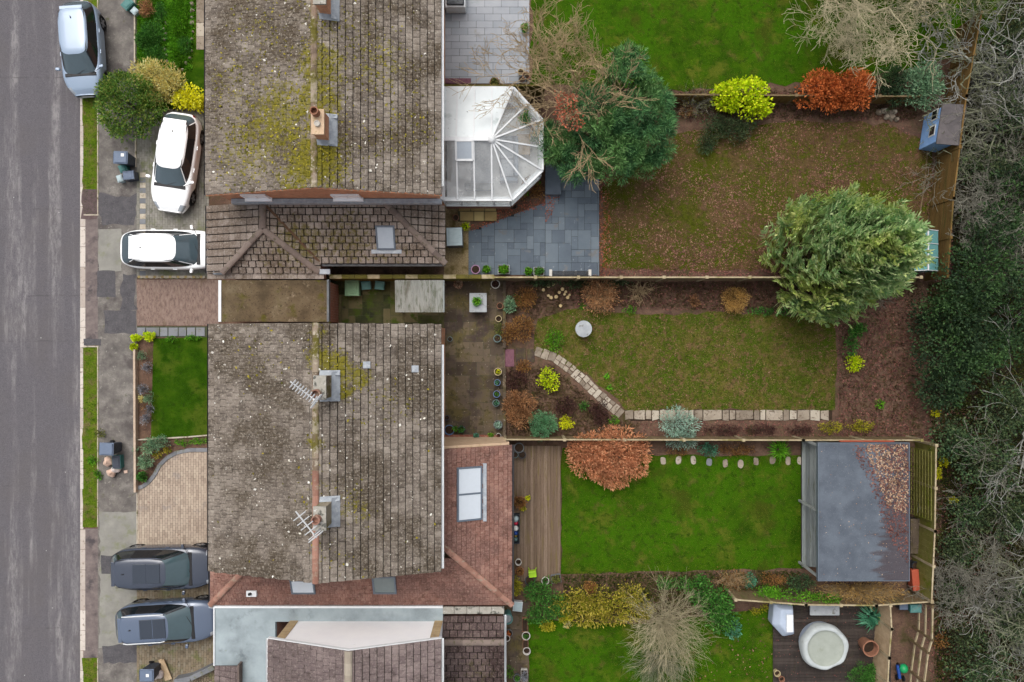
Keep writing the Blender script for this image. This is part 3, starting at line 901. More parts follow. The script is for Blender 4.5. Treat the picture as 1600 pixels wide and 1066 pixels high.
# ------------------------------------------------------------------ cars
def car(label, cx, cy, head, L, Wd, Ht, paint, roofm=None, kind='hatch', sunroof=None, rails=None, trim=None, nose=.74, ws=(.36, .13), rear=(-.47, -.40), plate=None, glass=None, darkp=False):
    o = thing('parked_car', label, 'car', (cx, cy, 0), head, group='cars parked along the street and on the drives')
    glass = glass or MAT['car_glass']
    hw, hl = Wd/2, L/2; zr = .315; xw = (hl*.64, -hl*.60); belt = .92 if Ht < 1.55 else 1.02
    n = 49; xs = np.sin(np.linspace(-math.pi/2, math.pi/2, n)*1.0)*0.35*hl + np.linspace(-1, 1, n)*.65*hl
    rings = []
    def lerp(a, b, t): return a + (b-a)*max(0, min(1, t))
    for x in xs:
        t = x/hl
        w = hw*(1 - .42*abs(t)**(5.5 if t > 0 else 7) - .03*t*t)
        if t > 0: zd = lerp(belt+.01, nose+.03, ((t-ws[0]*2+.0)/(.93-ws[0]*2))**1.25 if t > ws[0]*2 else 0); zd = zd - max(0, t-.9)*1.3
        else: zd = belt + .015 - max(0, -t-.94)*2.6
        zb = .20 + .10*abs(t)**6
        for q in xw:
            k = .375**2 - (x-q)**2
            if k > 0: zb = max(zb, zr + math.sqrt(k) - .02)
        top = max(zd, .5)
        pr = [(.90, zb), (.985, max(zb, .36)), (1.0, max(zb, .56)), (.992, max(zb+.01, top-.20)), (.97, top-.07), (.90, top-.012), (.72, top+.012), (.40, top+.028), (0, top+.034)]
        ring = [(x, w*a, z) for a, z in pr] + [(x, -w*a, z) for a, z in pr[-2::-1]]
        rings.append(ring)
    V = [p for r in rings for p in r]; m = len(rings[0]); groups = {'body': [], 'head_light': [], 'head_light2': [], 'tail_light': [], 'tail_light2': [], 'bumper': []}
    for i in range(n-1):
        tm = (xs[i]+xs[i+1])/2/hl
        for k in range(m-1):
            f = (i*m+k, (i+1)*m+k, (i+1)*m+k+1, i*m+k+1); kk = min(k, m-2-k); left = k < (m-1)/2
            g = 'body'
            if tm > .86 and tm < .985 and kk in (3, 4, 5): g = 'head_light' if left else 'head_light2'
            if tm < -.93 and kk in (3, 4): g = 'tail_light' if left else 'tail_light2'
            if kk == 0: g = 'bumper'
            groups[g].append(f)
    groups['body'].append(tuple(range(m-1, -1, -1))); groups['body'].append(tuple((n-1)*m+k for k in range(m)))
    def part(name, fs, mat, smooth=True):
        if not fs: return
        idx = sorted({i for f in fs for i in f}); mp = {a: b for b, a in enumerate(idx)}
        return MB().add([VV[i] for i in idx], [tuple(mp[i] for i in f) for f in fs]).build(name, mat, o, local=True, smooth=smooth)
    VV = V
    body = part('body', groups['body'], paint)
    for g in ('head_light', 'head_light2'): part('headlight', groups[g], MAT['lamp_glass'])
    for g in ('tail_light', 'tail_light2'): part('taillight', groups[g], MAT['tail_red'])
    part('sill_trim', groups['bumper'], MAT['black_plastic'])
    # cabin
    N = 72; lev = []
    xfb, xft, xrb, xrt = ws[0]*L, ws[1]*L, rear[0]*L, rear[1]*L
    wb, wt = hw*.93, hw*.69
    def ring(t, inset=1.0, z=None, ex=6.5):
        xf, xr, w = lerp(xfb, xft, t), lerp(xrb, xrt, t), wb + (wt-wb)*t**1.1
        a, c = (xf-xr)/2*inset, (xf+xr)/2; z = belt - .02 + (Ht-.055-belt+.02)*(t - .10*math.sin(math.pi*t)*0) if z is None else z; R = []
        for k in range(N):
            th = 2*math.pi*(k+.5)/N; co, si = math.cos(th), math.sin(th); e = 2/ex
            nx, ny = math.copysign(abs(co)**e, co), math.copysign(abs(si)**e, si)
            bow = (1 - ny*ny)*.10*(1 if nx > 0 else .6)*inset
            taper = 1 - (.10 if nx < 0 else .09)*abs(nx)**2.2
            R.append((c + a*nx + (bow if abs(nx) > .9 else 0)*math.copysign(1, nx), w*inset*ny*taper, z - (0 if inset == 1 else 0)))
        return R
    T = [0, .1, .3, .5, .7, .9, 1.0]; rr = [ring(t) for t in T] + [ring(1, .93, Ht-.03), ring(1, .75, Ht-.010), ring(1, .4, Ht-.001, 5)]
    VV = [p for r in rr for p in r]; G = {}
    aM = [( (lerp(xfb, xft, t)-lerp(xrb, xrt, t))/2, (lerp(xfb, xft, t)+lerp(xrb, xrt, t))/2, wb+(wt-wb)*t**1.1) for t in T]
    for i in range(len(rr)-1):
        for k in range(N):
            k2 = (k+1) % N; f = (i*N+k, i*N+k2, (i+1)*N+k2, (i+1)*N+k); g = 'cabin'
            if i < 6:
                if darkp and i < 5: g = 'shell'
                c = sum((Vector(VV[j]) for j in f), Vector())/4; a, cc, w = aM[i]; nx, ny = (c.x-cc)/a, c.y/w
                if nx > .86 and abs(ny) < .84 and i >= 0: g = 'windscreen'
                elif nx < -.86 and abs(ny) < .84 and 1 <= i <= 4: g = 'rear_window'
                elif abs(ny) > .80 and abs(nx) < .84 and 1 <= i <= 4:
                    xb = cc + a*.02
                    if abs(c.x - xb) < .06: g = 'pillar'
                    else: g = ('front' if c.x > xb else 'back') + ('L' if c.y > 0 else 'R')
            elif roofm: g = 'roof'
            G.setdefault(g, []).append(f)
    top = (len(rr)-1)*N; G.setdefault('roof' if roofm else 'cabin', []).append(tuple(top+k for k in range(N)))
    part('cabin_shell', G['cabin'], paint)
    if G.get('shell'): part('window_surround', G['shell'], MAT['black_plastic'])
    cw = MB(); cw.obox((xfb+.0, 0), .15, wb*1.66, belt-.01, belt+.05, 0, 1.0); cw.build('cowl', MAT['black_plastic'], o, local=True, bevel=.015)
    if roofm: part('roof_panel', G['roof'], roofm)
    part('windscreen', G.get('windscreen'), glass); part('rear_window', G.get('rear_window'), glass)
    pf = G.get('pillar') or []
    for sd_ in (1, -1): part('pillar_trim', [f for f in pf if VV[f[0]][1]*sd_ > 0], MAT['black_plastic'])
    for g in ('frontL', 'frontR', 'backL', 'backR'): part('side_window', G.get(g), MAT['car_glass_dark'])
    # wheels
    for q in xw:
        for s in (-1, 1):
            wh = MB(); y0, y1 = s*(hw-.26), s*(hw-.05)
            prof = [(.20, y0), (.315, y0), (.325, y0+s*.05), (.325, y1-s*.04), (.30, y1), (.215, y1)]
            V, Fc, k = [], [], 20
            for r, y in prof:
                for j in range(k): V.append((q + r*math.cos(2*math.pi*j/k), y, zr + r*math.sin(2*math.pi*j/k)))
            for i in range(len(prof)-1):
                for j in range(k): Fc.append((i*k+j, i*k+(j+1) % k, (i+1)*k+(j+1) % k, (i+1)*k+j))
            t = wh.add(V, Fc).build('wheel', MAT['rubber'], o, local=True)
            rim = MB(); ys = y1 - s*.015
            for j in range(5):
                a = 2*math.pi*j/5; d = Vector((math.cos(a), 0, math.sin(a)))
                rim.bar(Vector((q, ys, zr)) + d*.03, Vector((q, ys, zr)) + d*.21, .03, .065)
            rim.tube([(q, ys-s*.03, zr), (q, ys+s*.008, zr)], .055, 10)
            rim.build('rim', MAT['alloy'], t, local=True)
            MB().tube([(q, s*(hw-.30), zr), (q, s*(hw-.085), zr)], .355, 16).build('wheel_arch', MAT['black_plastic'], o, local=True)
    for s in (-1, 1):
        xm = xfb - .28; mm = MB(); mm.obox((xm, s*(hw+.075)), .13, .19, belt-.02, belt+.13, s*.18, .85); mo = mm.build('mirror', paint if not trim else trim, o, local=True, bevel=.035)
        for xh in (L*.055, -L*.17): MB().obox((xh, s*(hw+.004)), .17, .03, belt-.13, belt-.09).build('door_handle', paint, o, local=True)
        if rails:
            MB().tube([(xft-.10, s*wt*.90, Ht-.05), (xft-.25, s*wt*.92, Ht+.012), (xrt+.25, s*wt*.92, Ht+.012), (xrt+.06, s*wt*.90, Ht-.05)], .022, 6).build('roof_rail', rails, o, local=True)
    if sunroof:
        x0, x1 = sunroof; xm = (x0+x1)/2
        for a, b in ((x0, xm-.01), (xm+.01, x1)): MB().obox(((a+b)/2*L/L, 0), abs(b-a), wt*1.30, Ht-.012, Ht+.008).build('sunroof', MAT['sunroof'], o, local=True, bevel=.01)
    for s in (-1, 1): MB().bar((xft-.05, s*wt*.90, Ht-.043), (xrt+.05, s*wt*.90, Ht-.043), .022, .02).build('roof_seam', MAT['black_plastic'], o, local=True)
    MB().tube([(xrt+.42, 0, Ht-.02), (xrt+.34, 0, Ht+.05)], [.03, .012], 6).build('aerial', MAT['black_plastic'], o, local=True)
    # rear spoiler, wipers, plates
    sp = MB(); sp.obox((xrt-.07, 0), .15, wt*1.62, Ht-.085, Ht-.045); sp.build('spoiler', roofm or paint, o, local=True, bevel=.015)
    for s in (-.08, .42):
        MB().bar((xfb+.02, s*hw*1.4-.1, belt+.03), (xfb-.16*1.2, s*hw*1.4+.42, belt+.14), .018, .015).build('wiper', MAT['black_plastic'], o, local=True)
    MB().obox((-hl-.012, 0), .025, .50, .55, .66).build('number_plate', MAT['plate_yellow'], o, local=True)
    MB().obox((hl+.006, 0), .025, .50, .40, .51).build('number_plate', MAT['white_paint'], o, local=True)
    g = MB(); g.obox((hl-.02, 0), .05, Wd*.42, .54, .64); g.build('grille', MAT['black_plastic'], o, local=True)
    return o

# ------------------------------------------------------------------ the materials of this place
MAT = {}
MAT['bark'] = mottle('bark', [C(70,60,48), C(105,95,78)], 9, .95, .4, 40)
MAT['bark_pale'] = mottle('bark_pale', [C(172,162,132), C(212,200,166)], 6, .95, .3, 40)
MAT['bark_tan'] = mottle('bark_tan', [C(160,138,104), C(202,178,140)], 6, .95, .3, 40)
MAT['bark_green'] = mottle('bark_green', [C(108,114,86), C(158,160,136)], 3, .95, .3, 40)
MAT['bark_grey'] = mottle('bark_grey', [C(132,132,124), C(184,184,176)], 4, .95, .3, 40)
MAT['bark_ash'] = mottle('bark_ash', [C(112,110,98), C(150,147,134)], 4, .95, .3, 40)
MAT['soil'] = mottle('soil', [C(68,53,44), C(100,78,65), C(122,100,83)], 2.2, .95, .6, 28, [(14,.5,.7,C(128,96,78)), (1.1,.52,.7,C(64,60,32))])
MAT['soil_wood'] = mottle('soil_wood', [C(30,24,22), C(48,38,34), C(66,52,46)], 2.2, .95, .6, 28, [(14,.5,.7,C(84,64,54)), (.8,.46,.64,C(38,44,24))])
MAT['soil_dark'] = mottle('soil_dark', [C(44,34,26), C(70,54,42)], 8, .95, .6, 60)

def road_mat():
    t = NT('asphalt')
    p = t.pos()
    n = t.noise(38, 5, .75); f = t.rng(n, .3, .7)
    col = t.ramp(f, [C(76,74,78), C(114,110,114)])
    col = t.mix(t.math('MULTIPLY', t.rng(t.noise(.35, 4, .6), .4, .7), .45), col, C(98,93,92))
    # worn tracks along the street
    st = t.noise(1.0, 4, .6, t.mapping(p, (1.5, .09, 1)))
    st2 = t.rng(t.noise(5, 6, .85, t.mapping(p, (1, .25, 1))), .36, .70)
    col = t.mix(t.math('MULTIPLY', t.math('MULTIPLY', t.rng(st, .48, .66), st2), .7), col, C(160,156,155))
    # joints across the carriageway
    sep = t.node('ShaderNodeSeparateXYZ'); t.l.new(p, sep.inputs[0])
    wob = t.math('ADD', sep.outputs[1], t.math('MULTIPLY', t.noise(1.5, 3, .6), .16))
    acc = None
    for py in (121, 327, 462, 533, 760, 982):
        d = t.math('ABSOLUTE', t.math('SUBTRACT', wob, WY(py, -.1) + .08))
        m = t.rng(d, .05, .012); acc = m if acc is None else t.math('MAXIMUM', acc, m)
    col = t.mix(t.math('MULTIPLY', acc, t.rng(t.noise(2.2, 3, .6), .42, .64, .0, .55)), col, C(80,76,78))
    v, _ = t.vor(1.3)
    col = t.mix(t.math('MULTIPLY', t.rng(v, .035, .02), .8), col, C(196,194,190))
    t.bump(t.noise(90, 3, .7), .35, .01)
    return t.fin(col, .9, .2)
MAT['road'] = road_mat()
MAT['footway'] = mottle('footway', [C(84,80,78), C(116,111,106), C(146,141,134)], 1.6, .92, .4, 60, [(28,.5,.7,C(104,98,94)), (.7,.53,.66,C(88,82,80)), (5,.60,.70,C(148,144,136)), (2.4,.60,.72,C(94,94,70))])
MAT['patch_dark'] = mottle('patch_dark', [C(74,72,76), C(96,94,96)], 3, .92, .4, 80, [(20,.5,.7,C(104,100,100))])
MAT['patch_pale'] = mottle('patch_pale', [C(128,126,120), C(152,150,142)], 2, .92, .3, 60, [(1.6,.5,.7,C(126,128,106))])
MAT['crossover'] = mottle('crossover', [C(100,90,88), C(134,122,118)], 3, .92, .4, 60, [(1.2,.52,.66,C(80,74,76))])
MAT['cover_brown'] = mottle('cover_brown', [C(86,72,72), C(108,92,90)], 5, .92, .4, 60)
MAT['kerb'] = mottle('kerb', [C(178,166,156), C(208,198,188)], 4, .9, .3, 50, [(7,.55,.7,C(140,128,116))], rand='object')
MAT['edging'] = mottle('edging', [C(168,156,138), C(200,190,174)], 5, .9, .3, 50, [(4,.52,.68,C(110,106,78))])
MAT['pink_wall'] = mottle('pink_wall', [C(176,156,136), C(206,186,166)], 5, .9, .3, 50)
MAT['drive_grey'] = mottle('drive_grey', [C(118,116,106), C(152,148,140)], 2, .92, .3, 60, [(.9,.5,.66,C(118,122,88)), (3,.58,.7,C(104,104,88))], rand='island', rw=.3)
MAT['drive_tan'] = mottle('drive_tan', [C(142,126,112), C(172,156,140), C(190,175,156)], 1.0, .92, .3, 60, [(1.3,.56,.7,C(158,146,136)), (4,.62,.72,C(150,126,112))], rand='island', rw=.22)
MAT['drive_brown'] = mottle('drive_brown', [C(104,94,78), C(136,122,102), C(140,134,120)], 1.4, .92, .3, 60, [(1.4,.5,.66,C(112,112,74)), (5,.58,.7,C(88,76,58))], rand='island', rw=.3)
MAT['sand_bed'] = mottle('sand_bed', [C(78,76,62), C(104,98,84)], 6, .95, .2, 60)
MAT['drive_red'] = mottle('drive_red', [C(104,86,78), C(134,114,104), C(154,134,122)], 7, .95, .5, 45, [(1.1,.52,.68,C(118,100,84)), (16,.56,.68,C(98,70,64))], stretch=(1.4,.5,1))
MAT['slab_grey'] = mottle('slab_grey', [C(112,114,118), C(134,136,140)], 2, .9, .3, 50, [(3,.54,.7,C(112,114,92))], rand='object')
MAT['slab_pale'] = mottle('slab_pale', [C(146,152,158), C(158,162,168), C(172,175,180)], .9, .85, .2, 50, [(1.0,.58,.74,C(150,148,140)), (.8,.6,.74,C(144,152,148))], rand='object', rw=.3)
MAT['slab_slate'] = mottle('slab_slate', [C(78,88,100), C(94,106,117), C(110,121,130)], .9, .7, .25, 40, [(1.4,.58,.7,C(110,110,110)), (5,.62,.72,C(128,137,144))], rand='object', spec=.35, rw=.35)
MAT['joint_green'] = mottle('joint_green', [C(58,66,44), C(84,86,70)], 6, .95, .2, 60)
MAT['joint_dark'] = mottle('joint_dark', [C(40,46,48), C(62,66,66)], 6, .95, .2, 60)
MAT['slab_yellow'] = mottle('slab_yellow', [C(150,128,84), C(184,164,112)], 3, .9, .3, 50, rand='object')
MAT['slab_brown'] = mottle('slab_brown', [C(70,60,50), C(94,82,70), C(118,104,84)], 1.0, .92, .4, 40, [(1.0,.48,.62,C(98,88,54)), (9,.62,.70,C(160,150,132)), (.7,.5,.64,C(70,58,54)), (4,.52,.66,C(78,70,48))], rand='object', rw=.3)
MAT['slab_moss'] = mottle('slab_moss', [C(46,50,28), C(74,74,44), C(98,90,64)], 1.4, .92, .4, 40, [(2,.5,.64,C(62,76,22)), (1.1,.56,.7,C(42,42,32))], rand='object')
MAT['stone'] = mottle('stone', [C(128,116,102), C(160,148,132), C(184,174,158)], 3, .92, .6, 22, [(9,.54,.66,C(104,90,76))], rand='object')
MAT['stone_white'] = mottle('stone_white', [C(184,178,168), C(220,216,208)], 5, .92, .5, 22, rand='object')
MAT['gravel'] = mottle('gravel', [C(112,96,66), C(150,132,98), C(176,160,126)], 16, .95, .9, 26, [(2,.5,.66,C(106,92,52))])
MAT['lawn_bright'] = mottle('lawn_bright', [C(38,66,6), C(54,86,8), C(74,100,14)], 1.1, .95, .5, 40, [(.30,.44,.60,C(58,96,8)), (.8,.52,.66,C(86,96,28)), (1.7,.55,.70,C(104,92,48)), (3.4,.50,.66,C(44,72,8)), (.5,.54,.68,C(62,74,18))], spec=.05)
MAT['lawn_deep'] = mottle('lawn_deep', [C(34,64,4), C(50,82,8), C(66,94,14)], 1.4, .95, .6, 40, [(.7,.5,.64,C(74,92,24)), (3,.55,.7,C(40,62,12))], spec=.05)
MAT['lawn_dull'] = mottle('lawn_dull', [C(74,88,20), C(98,94,40), C(126,106,70)], 2.2, .95, .9, 30, [(.8,.44,.58,C(70,90,18)), (2.6,.50,.62,C(114,92,62)), (5,.50,.62,C(76,92,22)), (9,.56,.68,C(132,110,78)), (14,.54,.68,C(58,58,22))], spec=.05)
MAT['lawn_brown'] = mottle('lawn_brown', [C(76,74,24), C(94,76,48), C(112,86,66)], 1.0, .95, .9, 30, [(.42,.44,.58,C(74,80,20)), (1.8,.48,.62,C(78,84,22)), (2.4,.54,.68,C(106,80,64)), (10,.56,.70,C(64,50,36))], spec=.05)
MAT['verge'] = mottle('verge', [C(66,92,16), C(92,112,28), C(112,112,52)], 2.2, .95, .9, 40, [(1.4,.56,.7,C(118,104,72)), (3,.5,.64,C(108,100,58)), (9,.54,.68,C(54,78,12))], spec=.05)

moss = [C(72,70,10), C(112,106,16), C(150,138,36)]
def both(key, *a, **k):
    MAT[key+'_o'] = tilemat(key+'_single', 'object', *a, **k); MAT[key+'_i'] = tilemat(key+'_field', 'island', *a, **k)
g1 = [(WX(x, 5.8), WY(y, 5.8), M_(r, 5.8), s) for x, y, r, s in ((440,190,80,.8), (500,255,60,1), (505,110,50,.85), (390,225,80,.62), (500,165,50,.9), (590,100,60,.5), (470,285,45,.8), (365,130,60,.45), (620,200,60,.3), (400,60,60,.3), (560,60,50,.35), (510,40,40,.5))]
both('tile_north', [C(76,68,61), C(118,108,99), C(152,142,131)], C(186,177,163), moss, g1, .7, dark=C(80,69,55))
g2 = [(WX(x, 6.2), WY(y, 6.2), M_(r, 6.2), s) for x, y, r, s in ((525,575,32,1.15), (560,590,26,.9), (500,560,26,.9), (540,612,22,.9), (500,520,22,.6), (495,690,18,.7), (540,790,34,.5), (560,800,28,.6), (400,560,60,.25), (600,640,60,.3), (500,760,40,.35), (520,860,40,.3))]
both('tile_south', [C(82,74,67), C(121,111,102), C(152,142,131)], C(182,173,159), moss, g2, .85, dark=C(78,68,56), mossbase=(.66,.8))
g3 = [(WX(x, 3), WY(y, 3), M_(r, 3), s) for x, y, r, s in ((470,380,55,.8), (540,370,60,.7), (430,420,60,.45), (600,400,60,.5), (370,330,40,.3))]
both('tile_garage', [C(104,92,84), C(138,126,117), C(164,152,143)], C(178,168,158), [C(74,70,30), C(98,90,34), C(112,100,48)], g3, .15, dark=C(104,90,78))
both('tile_plum', [C(92,80,80), C(120,106,104), C(142,128,124)], C(158,146,140), [C(92,92,50), C(110,104,60)], (), .1, dark=C(96,84,82), mossbase=(.68,.82))
both('tile_plum_dark', [C(64,52,52), C(94,80,78), C(116,100,96)], C(140,126,116), [C(60,58,30), C(88,82,48)], [(WX(745,2.8), WY(1050,2.8), 1.3, .5), (WX(700,2.8), WY(1066,2.8), .8, .5)], .1, dark=C(62,48,46), mossbase=(.62,.78))
both('tile_red', [C(96,68,60), C(140,102,90), C(168,130,116)], C(176,146,132), None, (), .05, dark=C(122,92,84))
MAT['deck_under'] = mottle('roof_underlay', [C(34,30,26), C(48,42,36)], 6, .95, 0)  # dark tone stands in for shade in the slots between tiles
MAT['deck_under_red'] = mottle('roof_underlay_red', [C(78,46,38), C(96,58,48)], 6, .95, 0)
MAT['ridge_pink'] = mottle('ridge_pink', [C(112,96,82), C(146,126,110), C(158,148,130)], 2.0, .9, .3, 40, [(1.0,.44,.58,C(98,92,40)), (6,.52,.68,C(174,164,146))], rand='object')
MAT['ridge_red'] = mottle('ridge_red', [C(138,100,86), C(170,128,112)], 3, .9, .3, 40, [(5,.50,.66,C(160,144,126)), (3,.54,.7,C(124,94,80))], rand='object')
MAT['ridge_brown'] = mottle('ridge_brown', [C(102,90,84), C(132,118,110)], 4, .9, .3, 40, [(4,.54,.7,C(88,84,62))], rand='object')
MAT['ridge_buff'] = mottle('ridge_buff', [C(150,140,126), C(176,166,150)], 4, .9, .3, 40, rand='object')

def brick_mat(name, c1, c2, mortar):
    t = NT(name)
    # courses follow the height; along the wall X+Y
    p = t.pos(); sep = t.node('ShaderNodeSeparateXYZ'); t.l.new(p, sep.inputs[0])
    com = t.node('ShaderNodeCombineXYZ'); t.l.new(t.math('ADD', sep.outputs[0], sep.outputs[1]), com.inputs[0]); t.l.new(sep.outputs[2], com.inputs[1])
    b = t.node('ShaderNodeTexBrick'); t.l.new(com.outputs[0], b.inputs['Vector'])
    b.inputs['Color1'].default_value = c1; b.inputs['Color2'].default_value = c2; b.inputs['Mortar'].default_value = mortar
    b.inputs['Scale'].default_value = 1.0; b.inputs['Brick Width'].default_value = .225; b.inputs['Row Height'].default_value = .075; b.inputs['Mortar Size'].default_value = .010
    col = t.mix(t.math('MULTIPLY', t.rng(t.noise(3, 5, .7), .4, .7), .4), b.outputs[0], C(120,84,66))
    return t.fin(col, .9, .2)
MAT['brick_orange'] = brick_mat('brick_orange', C(206,134,98), C(222,154,118), C(196,172,146))
MAT['brick_red'] = brick_mat('brick_red', C(140,84,70), C(158,100,82), C(160,146,130))
MAT['brick_yellow'] = brick_mat('brick_yellow', C(184,156,108), C(204,178,130), C(178,168,150))
MAT['render_cream'] = mottle('render_cream', [C(196,166,138), C(214,188,158)], 2, .9, .2, 60, [(5,.56,.7,C(180,158,120))])
MAT['white_wall'] = mottle('white_wall', [(.80,.80,.82,1), (.86,.86,.86,1)], 1.2, .8, .1, 40, [(4,.64,.78,(.7,.7,.7,1))])
MAT['lead'] = mottle('lead', [C(140,146,154), C(178,184,190)], 5, .6, .2, 30, [(6,.56,.7,C(184,188,192))], spec=.4)
MAT['white_plastic'] = plain('white_plastic', C(226,229,231), .45, .35, dirt=.18, obj=False)
MAT['white_paint'] = plain('white_paint', C(240,240,236), .5, .3, dirt=.12)
MAT['dark_plastic'] = plain('dark_plastic', C(52,50,52), .5, .4)
MAT['black_plastic'] = plain('black_plastic', C(30,30,33), .55, .35)
MAT['pot_terracotta'] = mottle('pot_terracotta', [C(136,94,74), C(166,120,96)], 6, .9, .2, 40, obj=True)
MAT['pot_grey'] = mottle('pot_grey', [C(92,96,100), C(124,128,130)], 6, .8, .2, 40, obj=True)
MAT['pot_white'] = mottle('pot_white', [C(196,192,184), C(226,222,214)], 6, .8, .2, 40, obj=True)
MAT['pot_black'] = plain('pot_black', C(44,50,58), .5)
MAT['pot_blue'] = plain('pot_blue', C(92,124,168), .3, .5, coat=.3)
MAT['pot_navy'] = plain('pot_navy', C(34,50,92), .3, .5, coat=.3)
MAT['pot_teal'] = plain('pot_teal', C(92,122,122), .4, .5)
MAT['pot_purple'] = plain('pot_purple', C(178,128,170), .4, .5)
MAT['pot_cream'] = plain('pot_cream', C(196,178,138), .6)
MAT['wood_deck'] = mottle('wood_deck', [C(92,76,62), C(116,98,82), C(136,118,102)], 1.4, .88, .5, 20, [(1.1,.52,.68,C(110,96,62)), (12,.55,.7,C(86,66,48))], rand='object', stretch=(9,.7,1), rw=.25)
MAT['wood_deck_dark'] = mottle('wood_deck_dark', [C(44,39,37), C(62,55,51), C(78,69,64)], 1.4, .88, .5, 20, [(2,.54,.7,C(62,58,44)), (9,.58,.7,C(88,74,66))], rand='object', stretch=(6,.7,1), rw=.25)
MAT['wood_grey'] = mottle('wood_grey', [C(112,118,118), C(144,150,148), C(164,168,166)], 1.4, .88, .4, 20, [(2,.56,.7,C(108,112,96))], rand='object', stretch=(7,.7,1))
MAT['wood_fence'] = mottle('wood_fence', [C(108,90,66), C(138,118,90)], 3, .92, .4, 20, [(1.5,.5,.68,C(104,98,62)), (9,.55,.7,C(86,70,50))], stretch=(2,2,.4))
MAT['wood_rail'] = mottle('wood_rail', [C(150,134,104), C(190,176,146)], 3, .92, .4, 20, [(1.2,.50,.66,C(130,122,76)), (9,.58,.7,C(110,94,70))])
MAT['wood_brown'] = mottle('wood_brown', [C(104,80,44), C(132,104,60)], 1.3, .92, .4, 20, [(1.2,.52,.7,C(92,84,44)), (9,.55,.7,C(70,52,30))], stretch=(.4,.4,4))
MAT['wood_green'] = mottle('wood_green', [C(110,108,48), C(136,130,76)], 3, .92, .4, 20, [(2,.5,.68,C(104,112,28))])
MAT['wood_plank'] = mottle('wood_plank', [C(176,150,118), C(206,182,150)], 3, .9, .4, 20)
MAT['wood_log'] = mottle('wood_log', [C(186,160,112), C(220,198,154)], 8, .9, .3, 40, obj=True)
MAT['stone_coping'] = mottle('stone_coping', [C(150,146,136), C(186,182,172)], 4, .92, .4, 30, [(4,.50,.64,C(84,84,78)), (7,.58,.7,C(214,212,208))])
MAT['moss_wall'] = mottle('moss_wall', [C(84,80,34), C(116,106,54)], 3, .95, .6, 30, [(6,.55,.7,C(70,64,40))])
MAT['felt_pale'] = mottle('felt_pale', [C(138,150,154), C(166,178,182)], .9, .75, .15, 60, [(.6,.48,.70,C(126,136,140)), (1.1,.56,.76,C(104,113,117)), (1.6,.66,.78,C(120,126,108))], spec=.3)
MAT['felt_moss'] = mottle('felt_moss', [C(72,62,46), C(98,84,64), C(118,106,84)], 1.0, .95, .5, 30, [(1.2,.54,.68,C(84,80,26)), (3,.58,.72,C(140,126,106)), (14,.54,.7,C(60,50,38))])
def shed_felt():
    t = NT('shed_felt')
    col = t.ramp(t.rng(t.noise(1.3, 6, .65), .3, .7), [C(78,85,95), C(98,106,116)])
    p = t.pos()
    edge = t.math('ADD', t.math('MULTIPLY', t.noise(2.4, 4, .55, t.mapping(p, (.35, 1.6, 1))), 2.6), 0.0)
    sep = t.node('ShaderNodeSeparateXYZ'); t.l.new(p, sep.inputs[0])
    m = t.rng(t.math('ADD', sep.outputs[0], edge), WX(1380, 2.4) + 1.05, WX(1380, 2.4) + 1.45)      # damp, moss-darkened half under the wood
    col = t.mix(t.math('MULTIPLY', m, .85), col, t.ramp(t.noise(7, 5, .7), [C(56,54,60), C(84,72,74)]))
    col = t.mix(t.rng(t.noise(26, 3, .6), .62, .7, 0, .35), col, C(150,154,158))
    t.bump(t.noise(80, 3, .7), .2, .01)
    return t.fin(col, .8, .25)
MAT['shed_felt'] = shed_felt()
MAT['cement_sheet'] = mottle('cement_sheet', [C(132,134,128), C(164,166,160)], 1.3, .9, .2, 50, [(3,.5,.66,C(108,112,98)), (.9,.55,.7,C(112,110,100))], stretch=(2.4,.6,1))
MAT['pane_sky'] = plain('pane_sky', C(176,186,196), .12, .6, coat=.5, dirt=.15, obj=False)
MAT['pane_blind'] = plain('pane_blind', C(206,214,222), .2, .5, coat=.4, dirt=.08, obj=False)
MAT['pane_dark'] = plain('pane_dark', C(116,128,128), .1, .6, coat=.5, dirt=.2, obj=False)
MAT['frame_grey'] = plain('frame_grey', C(98,108,120), .45, .5, dirt=.2, obj=False)
MAT['poly_white'] = mottle('poly_white', [C(214,222,224), C(232,238,239)], .9, .45, 0, 40, [(1.2,.56,.72,C(176,188,188)), (8,.66,.72,C(96,104,98))], spec=.3)
MAT['glass'] = glassmat('clear_glass')
MAT['glass_teal'] = plain('glass_teal', C(104,158,158), .2, .5, coat=.4, dirt=.35)
MAT['tile_floor'] = mottle('tile_floor', [(.72,.72,.70,1), (.82,.82,.80,1)], 2, .4, 0, 40)
MAT['rug'] = mottle('rug', [C(176,182,190), C(206,212,220)], 14, .95, .3, 60)
MAT['sofa'] = mottle('sofa', [C(134,146,160), C(160,172,186)], 5, .9, .2, 60)
MAT['wood_floor'] = mottle('wood_floor', [C(176,150,110), C(196,170,130)], 3, .6, 0, 40)
MAT['car_silver'] = NT('car_silver').fin(C(150,168,190), .3, .5, .1, .5)
MAT['car_white'] = NT('car_white').fin(C(236,238,242, 1.0), .35, .5, 0, .6)
MAT['car_blue'] = NT('car_blue').fin(C(62,69,83), .25, .5, .1, .6)
MAT['car_steel'] = NT('car_steel').fin(C(92,105,126), .25, .5, .1, .6)
MAT['car_glass'] = plain('car_glass', C(78,94,102), .06, .6, 0, .6, dirt=.25, dscale=1.5)  # sky reflection painted into the base colour, also in the teal copy
MAT['car_glass_teal'] = plain('car_glass_teal', C(74,94,100), .06, .6, 0, .6, dirt=.3, dscale=1.5)
MAT['car_glass_dark'] = plain('car_glass_dark', C(26,32,36), .05, .6, 0, .6, dirt=.1)
MAT['sunroof'] = NT('sunroof_glass').fin(C(50,58,70), .3, .5)
MAT['lamp_glass'] = plain('lamp_glass', C(190,198,206), .1, .6, .3, .5)
